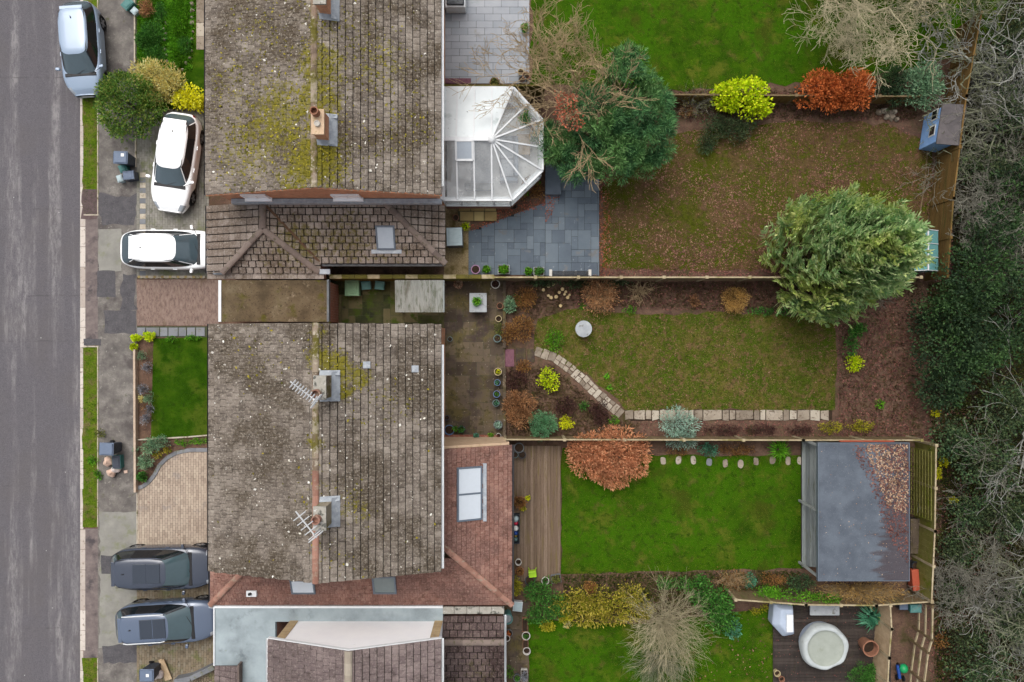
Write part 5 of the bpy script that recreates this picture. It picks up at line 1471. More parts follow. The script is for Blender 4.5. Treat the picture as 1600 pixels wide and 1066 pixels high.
# north house
L1, R1, RX = WX(322, EZ), WX(690, EZ), (WX(322, EZ)+WX(690, EZ))/2
YS, YN = WY(305, EZ), 16.2
h1 = thing('semi_detached_house', 'brown tiled house with mossy ridge and hipped side roof beside the white conservatory', 'house', ((L1+R1)/2, YS, 0))
gable_house(h1, L1, R1, YS, YN, EZ, RZ, MAT['brick_orange'])
rf = Roof(h1, 'roof', MAT['deck_under'], MAT['tile_north_o'], MAT['tile_north_i'], .262, .279, .07, seed=1, stagger=.5, bow=.018, gap=.014, slot=.12)
rf.plane([(L1,YS,EZ),(L1,YN,EZ),(RX,YN,RZ),(RX,YS,RZ)], slot=.085); rf.plane([(R1,YS,EZ),(R1,YN,EZ),(RX,YN,RZ),(RX,YS,RZ)])
r1 = rf.done()
ridge_tiles(r1, (RX,YS,RZ), (RX,YN,RZ), .125, .44, MAT['ridge_pink'], up=.02)
gutter(h1, L1, YS, YN, EZ-.02, MAT['dark_plastic'], -1); gutter(h1, R1, YS+.35, YN, EZ-.02, MAT['white_plastic'], 1)
vb = MB()
for x0, x1 in ((L1, RX), (RX, R1)):
    z0, z1 = (EZ, RZ) if x0 == L1 else (RZ, EZ)
    vb.add([(x0,YS-.03,z0-.13),(x1,YS-.03,z1-.13),(x1,YS-.03,z1+.0),(x0,YS-.03,z0+.0),(x0,YS+.04,z0-.13),(x1,YS+.04,z1-.13),(x1,YS+.04,z1+.0),(x0,YS+.04,z0+.0)], [(0,1,2,3),(7,6,5,4),(3,2,6,7),(0,4,5,1)])
vb.build('verge_board', MAT['brick_orange'], h1)
chimney(h1, 496, 190, 7.5, .38, .82, [(-.05, .30, .145, .34, MAT['pot_terracotta']), (.0, -.08, .10, .12, MAT['stone_white'])], MAT['brick_orange'], True, None, 'render_cream')
chimney(h1, 499, -14, 7.5, .38, .82, [(0, .2, .14, .34, MAT['pot_terracotta'])], MAT['brick_orange'], True)
# gable windows above the side roof
for a, b in ((378, 417), (518, 562)):
    X0, X1 = WX(a, 4.45), WX(b, 4.45); yw = YS+.10
    wf = MB(); wf.box(X0,yw-.075,3.98,X1,yw-.005,4.06); wf.box(X0,yw-.07,4.62,X1,yw-.005,4.70); wf.box(X0,yw-.07,4.06,X0+.07,yw-.005,4.62); wf.box(X1-.07,yw-.07,4.06,X1,yw-.005,4.62); wf.box((X0+X1)/2-.035,yw-.068,4.06,(X0+X1)/2+.035,yw-.005,4.62)
    w_ = wf.build('window', MAT['white_wall'], h1)
    MB().box(X0-.05,yw-.16,3.92,X1+.05,yw-.002,3.978).build('sill', MAT['white_wall'], w_, local=True)
    for q0, q1 in ((X0+.07,(X0+X1)/2-.035),((X0+X1)/2+.035,X1-.07)): MB().box(q0,yw-.035,4.06,q1,yw-.02,4.62).build('pane', MAT['white_wall'], w_, local=True)
# side extension roof
ze, zt = 2.45, 3.5
LX, EX = WX(324, ze), WX(696, ze); yf, yl = WY(427, ze), WY(412, ze); yw = YS+.02; xr = WX(411, zt); xv = WX(502, ze); ya = WY(358, zt); run = yw-yl; xh = EX-run
rg = Roof(h1, 'extension_roof', MAT['deck_under'], MAT['tile_garage_o'], MAT['tile_garage_i'], .305, .295, .085, seed=4, stagger=.5, bow=.02, gap=.06, slot=.16)
zl = ze + (zt-ze)*(WX(352, ze)-LX)/(xr-LX); xc = WX(352, ze)
rg.plane([(LX,yw,ze),(xr,yw,zt),(xr,ya,zt),(xc,yf,zl),(LX,yf,ze)], 0)
rg.plane([(xr,ya,zt),(xc,yf,ze),(xv,yf,ze)])
rg.plane([(xr,yw,zt),(xr,ya,zt),(xv,yf,ze),(xv,yl,ze)], 0)
rg.plane([(xr,yw,zt),(xv,yl,ze),(EX,yl,ze),(xh,yw,zt)])
rg.plane([(xh,yw,zt),(EX,yl,ze),(EX,yw,ze)], 0)
r2 = rg.done()
ridge_tiles(r2, (xr,ya,zt), (xr,yw,zt), .15, .4, MAT['ridge_brown'], up=.05)
ridge_tiles(r2, (xc,yf,zl-.05), (xr,ya,zt), .13, .36, MAT['ridge_brown'], 'hip_tile', .05)
ridge_tiles(r2, (xv-.1,yf+.05,ze), (xr,ya,zt), .13, .36, MAT['ridge_brown'], 'hip_tile', .05)
ridge_tiles(r2, (EX,yl,ze), (xh,yw,zt), .13, .36, MAT['ridge_brown'], 'hip_tile', .05)
MB().bar((xr+.02,yw-.05,zt+.075),(xv,yl,ze+.075),.10,.03).build('valley_lead', MAT['valley'], r2, local=True)
MB().box(L1+.55, yw-.14, zt+.02, EX-.05, yw+.055, zt+.34).build('lead_apron', MAT['lead'], h1)
wl = MB(); wl.box(LX+.25, yf+.08, 0, xv-.12, yw-.01, ze-.06); wl.build('extension_wall', MAT['brick_red'], h1)
MB().box(xv-.118, yl+.22, 0, EX-.25, yw-.012, ze-.06).build('extension_wall', MAT['brick_red'], h1)
cb = MB().box(LX, yf-.22, 2.1, xv+.12, yf-.02, 2.42).build('parapet', MAT['brick_red'], h1)
for i in range(13):
    a = LX + (xv+.12-LX)*i/13; MB().box(a+.008, yf-.24, 2.425, a+(xv+.12-LX)/13-.008, yf-.0, 2.47).build('coping_tile', MAT['tile_garage_o'], cb, local=True)
gutter(h1, LX, yf, yw, ze, MAT['dark_plastic'], -1)
MB().box(xv, yl-.11, ze-.1, EX, yl+.0, ze-.02).build('gutter', MAT['dark_plastic'], h1)
for x in (334, 500):
    MB().box(WX(x,ze+.1)-.02, yf-.06, ze+.02, WX(x,ze+.1)+.42, yf+.16, ze+.12).build('lead_saddle', MAT['lead'], h1, bevel=.02)
n_ = Vector((0,-(zt-ze),run)).normalized(); v_ = Vector((0,run,zt-ze)).normalized()
cs = Vector((WX(603,2.9), WY(371,2.9), 0)); cs.z = zt-(yw-cs.y)*(zt-ze)/run+.04
skylight(h1, cs, (1,0,0), v_, n_, .78, 1.02, MAT['frame_grey'], MAT['pane_sky'])
ap = cs - v_*.62; MB().bar(ap-Vector((.62,0,-.06)), ap+Vector((.62,0,.06)), .16, .03).build('skylight_apron', MAT['lead'], h1)

# south pair
L2, R2 = WX(327, EZ), WX(690, EZ); YN2, YS2 = WY(506, EZ), WY(893, EZ); RX = (L2+R2)/2
h2 = thing('semi_detached_house', 'grey brown tiled house with two chimneys and a red tiled wraparound extension', 'house', ((L2+R2)/2, YS2, 0))
gable_house(h2, L2, R2, YS2, YN2, EZ, RZ, MAT['brick_orange'])
rf = Roof(h2, 'roof', MAT['deck_under'], MAT['tile_south_o'], MAT['tile_south_i'], .263, .279, .07, seed=7, stagger=.5, bow=.018, gap=.014, slot=.12)
rf.plane([(L2,YS2,EZ),(L2,YN2,EZ),(RX,YN2,RZ),(RX,YS2,RZ)], slot=.085); rf.plane([(R2,YS2,EZ),(R2,YN2,EZ),(RX,YN2,RZ),(RX,YS2,RZ)])
r3 = rf.done()
ym = WY(735, RZ)
ridge_tiles(r3, (RX,ym,RZ), (RX,YN2,RZ), .125, .44, MAT['ridge_pink'], up=.02); ridge_tiles(r3, (RX,YS2,RZ), (RX,ym,RZ), .125, .44, MAT['ridge_red'], up=.02, seed=8)
gutter(h2, L2, YS2, YN2, EZ-.02, MAT['dark_plastic'], -1); gutter(h2, R2, YS2+.1, YN2-.8, EZ-.02, MAT['white_plastic'], 1)
chimney(h2, 499, 606, 7.6, .38, .78, [(-.08, -.22, .17, .3, MAT['ridge_red'])], MAT['ridge_pink'], True, (1, math.radians(143), 1.0))
chimney(h2, 499, 811, 7.6, .38, .78, [(-.08, -.0, .15, .28, MAT['ridge_red'])], MAT['ridge_pink'], True, (2, math.radians(128), 1.0))
for x, y in ((575,570),(647,577)):
    X, Y = WX(x,5.7), WY(y,5.7); z = RZ-abs(X-RX)*(RZ-EZ)/((R2-L2)/2)
    v = MB(); v.bar((X-.13,Y,z+.115),(X+.13,Y,z+.03),.26,.07); v.build('roof_vent', MAT['lead'], h2, bevel=.015)
# red extension
ze = 2.5; ex, ey, wx = 0.0, WY(945, ze), WX(329, ze); wy = YS2+.12; run = wy-ey; sl = .475; zt = ze+run*sl; wxi = R2-.28; zte = ze+(ex-wxi)*sl
yn = -4.30
re = Roof(h2, 'extension_roof', MAT['deck_under_red'], MAT['tile_red_o'], MAT['tile_red_i'], .205, .205, .035, seed=9, stagger=.5, bow=.004, solo=False, gap=.02, slot=.10)
hx = ex-run; 
re.plane([(ex,ey,ze),(ex,yn,ze),(wxi,yn,zte),(wxi,ey+(ex-wxi),zte)])
re.plane([(ex,ey,ze),(wx,ey,ze),(wx+run,wy,zt),(hx,wy,zt)])
re.plane([(wx,ey,ze),(wx,wy,ze),(wx+run,wy,zt)])
r4 = re.done()
ridge_tiles(r4, (ex,ey,ze), (hx-.6,wy+.6,zt+.6*sl), .125, .36, MAT['ridge_red'], 'hip_tile', .03, seed=5)
ridge_tiles(r4, (wx,ey,ze), (wx+run,wy,zt), .125, .36, MAT['ridge_red'], 'hip_tile', .03, seed=6)
ew = MB(); ew.box(wxi, ey+.2, 0, ex-.25, yn+.06, ze-.05); ew.build('extension_wall', MAT['render_cream'], h2)
gt = MB(); zg = lambda x: ze-.03 + (ex-x)*sl
gt.add([(wxi,yn+.0,ze-.3),(ex-.12,yn,ze-.3),(ex-.12,yn,zg(ex-.12)-.02),(wxi,yn,zte-.06),(wxi,yn+.10,ze-.3),(ex-.12,yn+.10,ze-.3),(ex-.12,yn+.10,zg(ex-.12)-.02),(wxi,yn+.10,zte-.06)], [(0,1,2,3),(7,6,5,4),(3,2,6,7),(1,5,6,2),(0,3,7,4)])
gt.build('gable_parapet', MAT['render_cream'], h2)
MB().box(wx+.25, ey+.2, 0, wxi-.002, wy-.05, ze-.05).build('extension_wall', MAT['brick_red'], h2)
gutter(h2, ex, ey, yn, ze, MAT['dark_plastic'], 1); gutter(h2, wx, ey, wy, ze, MAT['dark_plastic'], -1)
n_ = Vector((0,-sl,1)).normalized(); v_ = Vector((0,1,sl)).normalized()
for a, b, y0, y1, pm in ((452,490,905,931,'pane_blind'),(581,618,899,931,'pane_dark')):
    c = Vector((WX((a+b)/2,3.2), WY((y0+y1)/2,3.2), 0)); c.z = ze+(c.y-ey)*sl+.02
    skylight(h2, c, (1,0,0), v_, n_, M_(b-a,3.2), M_(y1-y0,3.2)*1.1, MAT['frame_grey'], MAT[pm])
n_ = Vector((sl,0,1)).normalized(); v_ = Vector((-1,0,sl)).normalized()
c = Vector((WX(733,3.3), WY(771,3.3), 0)); c.z = ze+(ex-c.x)*sl+.02
skylight(h2, c, (0,1,0), v_, n_, M_(84,3.3), M_(42,3.3), MAT['frame_grey'], MAT['pane_blind'], 2)
c2 = c - v_*(M_(42,3.3)/2+.11); MB().bar(c2-Vector((0,1.18,-.03)), c2+Vector((0,1.18,.03)), .22, .02).build('skylight_apron', MAT['lead'], h2)
c = Vector((WX(393,2.9), WY(928,2.9), 0)); c.z = ze+(c.y-ey)*sl
MB().box(c.x-.21,c.y-.12,c.z-.05,c.x+.21,c.y+.13,c.z+.17).build('vent_cowl', MAT['white_plastic'], h2, bevel=.02)
MB().tube([(c.x-.02,c.y,c.z+.1),(c.x-.05,c.y+.02,c.z+.28)],.06,8).build('flue', MAT['black_plastic'], h2)

# bottom house
L3, R3 = WX(419, EZ), WX(690, EZ); RX3 = (L3+R3)/2; YN3 = WY(998, EZ); YS3 = -17.5; RZ3 = 6.2
h3 = thing('house', 'plum grey tiled house with white gable wall and pale flat roof', 'house', ((L3+R3)/2, YN3, 0))
w = gable_house(h3, L3, R3, YS3, YN3, EZ, RZ3, MAT['white_wall'], .16, .18)
rf = Roof(h3, 'roof', MAT['deck_under'], MAT['tile_plum_o'], MAT['tile_plum_i'], .262, .275, .07, seed=11, stagger=.5, bow=.018, gap=.014, slot=.11)
rf.plane([(L3,YS3,EZ),(L3,YN3,EZ),(RX3,YN3,RZ3),(RX3,YS3,RZ3)]); rf.plane([(R3,YS3,EZ),(R3,YN3,EZ),(RX3,YN3,RZ3),(RX3,YS3,RZ3)])
r5 = rf.done(); ridge_tiles(r5, (RX3,YS3,RZ3), (RX3,YN3,RZ3), .15, .44, MAT['ridge_buff'], up=.02)
gutter(h3, L3, YS3, YN3, EZ-.02, MAT['white_plastic'], -1); gutter(h3, R3, YS3, YN3, EZ-.02, MAT['white_plastic'], 1)
bg_ = MB()
for x0, x1, z0, z1 in ((L3,RX3,EZ,RZ3),(RX3,R3,RZ3,EZ)):
    bg_.add([(x0,YN3+.0,z0-.16),(x1,YN3,z1-.16),(x1,YN3,z1+.005),(x0,YN3,z0+.005),(x0,YN3+.03,z0-.16),(x1,YN3+.03,z1-.16),(x1,YN3+.03,z1+.005),(x0,YN3+.03,z0+.005)], [(3,2,1,0),(4,5,6,7),(3,7,6,2),(0,1,5,4)])
bg_.build('barge_board', MAT['white_plastic'], h3)
for x in (L3+.17, R3-.16-.34):
    MB().box(x, YN3-.178, 2.6, x+.34, YN3-.15, 4.78).build('corner_brickwork', MAT['brick_yellow'], h3)
zf = 2.6
fr = MB().prism([(WX(336,zf),WY(950,zf)),(WX(692,zf),WY(950,zf)),(WX(692,zf),YN3-.2),(WX(430,zf),YN3-.2),(WX(430,zf),-17.4),(WX(372,zf),-17.4),(WX(372,zf),WY(1040,zf)),(WX(336,zf),WY(1040,zf))], 2.35, zf).build('flat_roof', MAT['felt_pale'], h3)
MB().box(WX(334,zf),WY(1040,zf),2.3,WX(336,zf)-.002,WY(948,zf),zf+.05).box(WX(336,zf),WY(950,zf)+.002,2.3,WX(692,zf),WY(948,zf)+.03,zf+.045).build('roof_edge', MAT['white_plastic'], h3)
MB().box(WX(340,zf), -17.3, 0, WX(428,zf), WY(952,zf), 2.34).build('side_wall', MAT['brick_red'], h3)
MB().box(WX(428,zf)+.002, YN3-.16, 0, WX(688,zf), WY(952,zf)-.002, 2.34).build('side_wall', MAT['brick_red'], h3)
rp = Roof(h3, 'porch_roof', MAT['deck_under'], MAT['tile_plum_o'], MAT['tile_plum_i'], .26, .26, .04, seed=13)
rp.plane([(WX(335,2.6),WY(1041,2.6),2.55),(WX(335,2.6),-17.3,2.55),(WX(372,2.9),-17.3,2.9),(WX(372,2.9),WY(1041,2.9),2.9)]); rp.done()
MB().box(WX(372,2.9), -17.3, 2.55, WX(375,2.9), WY(1038,2.9), 3.0).build('porch_parapet', MAT['ridge_brown'], h3)
rp = Roof(h3, 'rear_roof', MAT['deck_under'], MAT['tile_plum_dark_o'], MAT['tile_plum_dark_i'], .32, .30, .045, seed=14, stagger=.5, gap=.05, slot=.13)
ya, yb, yc = WY(962,2.4), WY(1004,3.1), -15.6
rp.plane([(WX(693,2.4),ya,2.4),(WX(788,2.4),ya,2.4),(WX(788,2.4),yb,3.1),(WX(693,2.4),yb,3.1)])
rp.plane([(WX(693,2.4),yc,2.2),(WX(788,2.4),yc,2.2),(WX(788,2.4),yb,3.1),(WX(693,2.4),yb,3.1)]); r6 = rp.done()
ridge_tiles(r6, (WX(693,2.4),yb,3.1), (WX(788,2.4),yb,3.1), .13, .4, MAT['ridge_brown'], up=.02)
MB().box(WX(693,2.4),yc+.1,0,WX(784,2.4),ya-.1,2.25).build('rear_wall', MAT['brick_red'], h3)
cp_ = MB().box(WX(692,2.5),WY(958,2.5),0,WX(786,2.5),WY(951,2.5),2.45).build('parapet', MAT['brick_red'], h3)
for i in range(5):
    a, b = WX(690+i*19.6,2.6), WX(690+(i+1)*19.6,2.6); MB().box(a+.004, WY(960,2.6), 2.455, b-.004, WY(949,2.6), 2.58).build('coping_stone', MAT['stone_coping'], cp_, local=True, bevel=.02)
gutter(h3, WX(788,2.4), yc, ya, 2.35, MAT['white_plastic'], 1)

# garage with flat mossy roof between the houses
zg = 2.45
ga = thing('garage', 'flat roofed garage with brown mossy felt between the two houses', 'garage', (WX(345,zg), WY(505,zg), 0))
x0, x1, y0, y1 = WX(346,zg), WX(511,zg), WY(504,zg), WY(438,zg)
MB().box(x0+.1, y0+.05, 0, x1-.05, y1-.03, zg-.12).build('wall', MAT['brick_red'], ga)
MB().box(x0, y0+.03, zg-.118, x1, y1, zg).build('flat_roof', MAT['felt_moss'], ga)
MB().box(x0-.12, y0+.03, zg-.3, x0-.003, y1, zg+.03).build('fascia', MAT['white_plastic'], ga)
MB().box(x0+.05, y0+.25, .02, x0+.095, y1-.2, 2.0).build('door', MAT['white_paint'], ga)
MB().box(x1+.002, y0+.03, zg-.2, x1+.09, y1+.02, zg+.06).build('parapet', MAT['pot_grey'], ga)
# lean-to with cement sheet roof
lt = thing('lean_to', 'grey corrugated sheet lean-to roof over the mossy side yard', 'lean-to', (WX(617,2.1), WY(488,2.1), 0))
x0, x1, y0, y1 = WX(617,2.15), WX(692,2.15), WY(488,2.1), WY(438,2.15)
c = MB(); n = 28; V = []
for yy, zz in ((y0, 2.02), (y1, 2.18)):
    for k in range(2):
        for i in range(n*2+1): V.append((x0+(x1-x0)*i/(n*2), yy, zz + .018*math.sin(math.pi*i) + (.022 if i % 2 else 0) - .012*k))
m = n*2+1; Fc = []
for i in range(m-1): Fc += [(i, i+1, 2*m+i+1, 2*m+i)[::1], (m+i, 3*m+i, 3*m+i+1, m+i+1), (i, m+i, m+i+1, i+1)]
c.add(V, Fc).build('roof_sheet', MAT['cement_sheet'], lt)
for x, y in ((x0+.06,y0+.06),(x1-.06,y0+.06),(x0+.06,y1-.06),(x1-.06,y1-.06)): MB().obox((x,y),.07,.07,0,2.0).build('post', MAT['wood_fence'], lt)
MB().box(x1+.005,y0,1.9,x1+.06,y1,2.14).build('fascia', MAT['wood_grey'], lt)
MB().box(x0+.05,y0+.03,1.93,x1-.05,y0+.09,2.0).build('beam', MAT['wood_fence'], lt)

# ------------------------------------------------------------------ conservatory
ze, zr = 2.3, 3.1
cv = thing('conservatory', 'white framed conservatory with half octagonal glass roof', 'conservatory', (WX(693,ze), WY(225,ze), 0))
A = [(WX(692,ze),WY(312,ze)),(0.0,WY(312,ze)),(WX(847,ze),WY(266,ze)),(WX(847,ze),WY(188,ze)),(WX(802,ze),WY(138,ze)),(WX(692,ze),WY(138,ze))]
xa, xb, ym = WX(692,ze), WX(768,zr), (A[0][1]+A[5][1])/2
def shr(p, k): return (p[0]-k if p[0] > xa+.1 else p[0], p[1] + (k if p[1] < ym else -k))
fl = MB().prism([shr(p,.12) for p in A], -.02, .10).build('floor', MAT['tile_floor'], cv)
for i in range(5):
    a, b = shr(A[i],.06), shr(A[i+1],.06); 
    MB().bar((*a,.35),(*b,.35),.14,.68).build('dwarf_wall', MAT['brick_red'], cv)
    MB().bar((*a,.74),(*b,.74),.17,.08).build('sill', MAT['white_plastic'], cv)
    MB().bar((*a,2.22),(*b,2.22),.12,.14).build('eaves_beam', MAT['white_plastic'], cv)
    L_ = math.dist(a,b); k = max(1, round(L_/.75)); d = ((b[0]-a[0])/L_,(b[1]-a[1])/L_)
    for j in range(k):
        p = (a[0]+d[0]*L_*j/k, a[1]+d[1]*L_*j/k); q = (a[0]+d[0]*L_*(j+1)/k, a[1]+d[1]*L_*(j+1)/k)
        f = MB(); f.bar((p[0],p[1],.78),(p[0],p[1],2.15),.07,.07); f.bar((*p,1.75),(*q,1.75),.05,.05); wfo = f.build('window', MAT['white_plastic'], cv)
        MB().bar((*p,1.46),(*q,1.46),.012,1.36).build('pane', MAT['glass'], wfo, local=True)
    g = ((a[0]+b[0])/2, (a[1]+b[1])/2); oa, ob = A[i], A[i+1]
    MB().bar((*oa,ze+.0),(*ob,ze+.0),.13,.11).build('gutter', MAT['white_plastic'], cv)
ridge = MB(); ridge.bar((xa,ym,zr+.03),(xb,ym,zr+.03),.16,.10); ridge.lathe((xb,ym,zr-.05),[(.17,0),(.17,.1),(.12,.16),(.03,.2)],12); ridge.build('ridge_beam', MAT['white_plastic'], cv)
def bar_(p, q, n='glazing_bar'): MB().bar(p, q, .065, .06).build(n, MAT['white_plastic'], cv)
xs = [xa+.06, WX(714,2.7), WX(741,2.7), xb]
for i, x in enumerate(xs):
    for y in (A[0][1], A[5][1]): bar_((x,y,ze+.07),(x,ym,zr))
for i in range(3):
    for y, m_ in ((A[0][1],'glass'),(A[5][1],'poly_white')):
        MB().poly3([(xs[i],y,ze+.05),(xs[i+1],y,ze+.05),(xs[i+1],ym,zr-.01),(xs[i],ym,zr-.01)] if y < ym else [(xs[i],ym,zr-.01),(xs[i+1],ym,zr-.01),(xs[i+1],y,ze+.05),(xs[i],y,ze+.05)]).build('roof_pane', MAT[m_], cv)
fan = [(xb,A[0][1]),(A[1][0]*.999,A[1][1])]
fan = [(xb,A[0][1]), A[1], ((A[1][0]*.5+A[2][0]*.5),(A[1][1]*.5+A[2][1]*.5)), A[2], ((A[2][0]),(A[2][1]*.55+A[3][1]*.45)), A[3], ((A[3][0]*.5+A[4][0]*.5),(A[3][1]*.5+A[4][1]*.5)), A[4], (xb,A[5][1])]
for i, p in enumerate(fan):
    if 0 < i < 8: bar_((*p,ze+.07),(xb,ym,zr))
    if i < 8:
        q = fan[i+1]; MB().poly3([(*p,ze+.05),(*q,ze+.05),(xb,ym,zr-.01)]).build('roof_pane', MAT['poly_white' if i == 7 else 'glass'], cv)
vx0, vx1, vy0, vy1 = WX(713,2.8), WX(739,2.8), WY(251,2.8), WY(223,2.8)
zz = lambda y: zr-(ym-y)/(ym-A[0][1])*(zr-ze)+.07
vf = MB(); 
for a, b in (((vx0,vy0),(vx1,vy0)),((vx1,vy0),(vx1,vy1)),((vx1,vy1),(vx0,vy1)),((vx0,vy1),(vx0,vy0))): vf.bar((*a,zz(a[1])),(*b,zz(b[1])),.09,.07)
vo = vf.build('roof_vent', MAT['white_plastic'], cv); MB().poly3([(vx0,vy0,zz(vy0)+.02),(vx1,vy0,zz(vy0)+.02),(vx1,vy1,zz(vy1)+.02),(vx0,vy1,zz(vy1)+.02)]).build('pane', MAT['pane_sky'], vo, local=True)
MB().box(xa-.10, A[0][1]-.05, ze-.12, xa+.02, A[5][1]+.02, ze+.16).build('wall_plate', MAT['white_plastic'], cv)
# furniture inside
sf = thing('sofa', 'grey sofa seen through the conservatory roof', 'sofa', (WX(795,.4), WY(250,.4), .1))
X, Y = WX(795,.4), WY(250,.4)
MB().box(X-.4,Y-.8,.12,X+.4,Y+.8,.5).build('seat', MAT['sofa'], sf, bevel=.05); MB().box(X+.25,Y-.8,.502,X+.42,Y+.8,.95).build('backrest', MAT['sofa'], sf, bevel=.05)
for s in (-1,1): MB().box(X-.4,Y+s*.9-.09,.12,X+.4,Y+s*.9+.09,.68).build('armrest', MAT['sofa'], sf, bevel=.04)
for s in (-.4,.4): MB().box(X-.35,Y+s-.36,.502,X+.2,Y+s+.36,.6).build('cushion', MAT['rug'], sf, bevel=.04)
rg_ = tag(MB().obox((WX(752,.1),WY(255,.1)),.95,1.9,.104,.118).build('rug', MAT['rug']), 'pale rug on the conservatory floor', 'rug')
tb = thing('coffee_table', 'tan wooden table inside the conservatory below the round end', 'table', (WX(812,.5), WY(228,.5), .1))
MB().obox((WX(818,.5),WY(226,.5)),.6,.9,.5,.54).build('tabletop', MAT['wood_floor'], tb, bevel=.01)
for sx in (-1,1):
    for sy in (-1,1): MB().obox((WX(818,.5)+sx*.25,WY(226,.5)+sy*.4),.05,.05,.1,.5).build('leg', MAT['wood_floor'], tb)
sf2 = thing('sideboard', 'low blue grey cabinet along the garden side inside the conservatory', 'cabinet', (WX(745,.4), WY(296,.4), .1))
MB().box(WX(727,.5),WY(300,.5)+.1,.12,WX(770,.5),WY(292,.5)+.12,.55).build('body', MAT['sofa'], sf2, bevel=.02); MB().box(WX(726,.5),WY(301,.5)+.1,.552,WX(771,.5),WY(291,.5)+.12,.59).build('top', MAT['wood_grey'], sf2)

# moss cushions and pale droppings on the two big roofs
def on_roof(name, roof, n, mat, size, blobs, seed, rx, half, y0, y1, x0, x1):
    rs = np.random.RandomState(seed); P = np.c_[rs.uniform(x0, x1, n*3), rs.uniform(y0, y1, n*3)]
    if blobs:
        w = np.zeros(len(P))
        for b in blobs: w = np.maximum(w, b[3]*np.clip(1.25-np.hypot(P[:, 0]-b[0], P[:, 1]-b[1])/b[2], 0, 1))
        P = P[rs.uniform(size=len(P)) < w*.8 + .015]
    P = P[:n]; m = len(P); z = RZ - np.abs(P[:, 0]-rx)*(RZ-EZ)/half + .055
    D = rs.normal(size=(m, 3))*[1, 1, .2]; N = rs.normal(size=(m, 3))*.4 + [0, 0, 1.0]; L_ = size*rs.uniform(.5, 1.5, m)
    tag(new_obj(name, leaf_mesh(name, np.c_[P, z+rs.uniform(0, .03, m)], D, N, L_, L_*rs.uniform(.5, .9, m)), mat, roof, local=True), kind='stuff')
on_roof('moss_cushions', r1, 5200, MAT['moss_leaf'], .085, g1, 5, (L1+R1)/2, (R1-L1)/2, YS, 13.5, L1+.2, R1-.2)
on_roof('moss_cushions', r3, 2600, MAT['moss_leaf'], .085, g2, 6, (L2+R2)/2, (R2-L2)/2, YS2, YN2, L2+.2, R2-.2)
on_roof('lichen_spots', r1, 90, MAT['speck'], .10, None, 7, (L1+R1)/2, (R1-L1)/2, YS, 13.5, L1+.2, R1-.2)
on_roof('lichen_spots', r3, 170, MAT['speck'], .10, None, 8, (L2+R2)/2, (R2-L2)/2, YS2, YN2, L2+.2, R2-.2)
# low growth filling the beds
for nm, lab, pts, n, m_, hh, sd_ in (
    ('bed_growth', 'dead stems and weeds in the bed along the long capped fence', [(800,440),(1300,440),(1300,490),(1180,486),(900,478),(840,500),(800,520)], 260, 'bed_growth', .2, 1),
    ('bed_growth', 'dead stems and weeds in the bed inside the path bend', [(795,575),(860,570),(960,655),(1000,660),(1000,684),(795,684)], 330, 'bed_growth', .2, 2),
    ('bed_growth', 'weeds in the border between the shed lawn and bottom lawn', [(880,896),(1250,892),(1250,935),(1150,935),(1100,960),(880,970)], 420, 'bed_growth_green', .25, 3),
    ('bed_growth', 'weeds among the leaf litter near the big cypress', [(1310,440),(1440,440),(1440,686),(1310,686)], 160, 'bed_growth', .18, 4),
    ('bed_growth', 'weeds under the dark evergreens of the woodland', [(1450,440),(1640,440),(1640,1090),(1460,1090)], 260, 'bed_growth_green', .3, 5),
    ('bed_growth', 'weeds behind the tall brown fence', [(1500,-20),(1640,-20),(1640,440),(1490,440)], 260, 'bed_growth_green', .3, 6),
    ('bed_growth', 'weeds in the bed behind the leafy lawn', [(1040,140),(1430,140),(1430,186),(1040,186)], 220, 'bed_growth', .2, 7),
    ('bed_growth', 'green weeds in the front bed beside the pavement', [(216,-20),(305,-20),(300,110),(216,100)], 1300, 'leaf_grass', .2, 8)):
    blades(nm, lab, PG(pts), n, MAT[m_], h=hh, w=.035, seed=50+sd_, lean=.9, cat='weeds')

# ------------------------------------------------------------------ fences and outbuildings
fz = 1.75
yF = WY(433.5, fz)
fence('fence', 'long pale capped fence between the leafy lawn and the round table garden', [(WX(770,fz),yF),(WX(1438,fz),yF)], fz, MAT['wood_fence'], MAT['wood_rail'])
bw = thing('boundary_wall', 'low mossy wall behind the hipped side roof and mossy yard', 'wall', (WX(505,1.7), WY(431,1.7), 0))
MB().box(WX(514,1.7), WY(435,1.7), 0, WX(772,1.7), WY(429.5,1.7), 1.6).build('wall', MAT['moss_wall'], bw)
for i in range(13):
    a = WX(514,1.7)+(WX(772,1.7)-WX(514,1.7))*i/13; b = WX(514,1.7)+(WX(772,1.7)-WX(514,1.7))*(i+1)/13
    MB().box(a+.005, WY(435.6,1.7), 1.603, b-.005, WY(429,1.7), 1.67).build('coping_stone', MAT['moss_wall'] if i % 3 else MAT['wood_rail'], bw, bevel=.02)
fence('fence', 'short mossy fence between the pale patio and the conservatory', [(WX(694,1.5),WY(134,1.5)),(WX(850,1.5),WY(134,1.5))], 1.5, MAT['moss_wall'], MAT['moss_wall'])
fence('fence', 'dark weathered fence behind the orange and yellow green bushes', [(WX(1050,1.2),WY(147,1.2)),(WX(1440,1.2),WY(150,1.2))], 1.1, MAT['wood_brown'], MAT['wood_fence'])
fence('fence', 'low grey fence running behind the copper bush to the shed', [(WX(789,1.3),WY(687,1.3)),(WX(1255,1.3),WY(688,1.3)),(WX(1440,1.3),WY(688,1.3))], 1.25, MAT['wood_fence'], MAT['wood_rail'], bay=2.4)
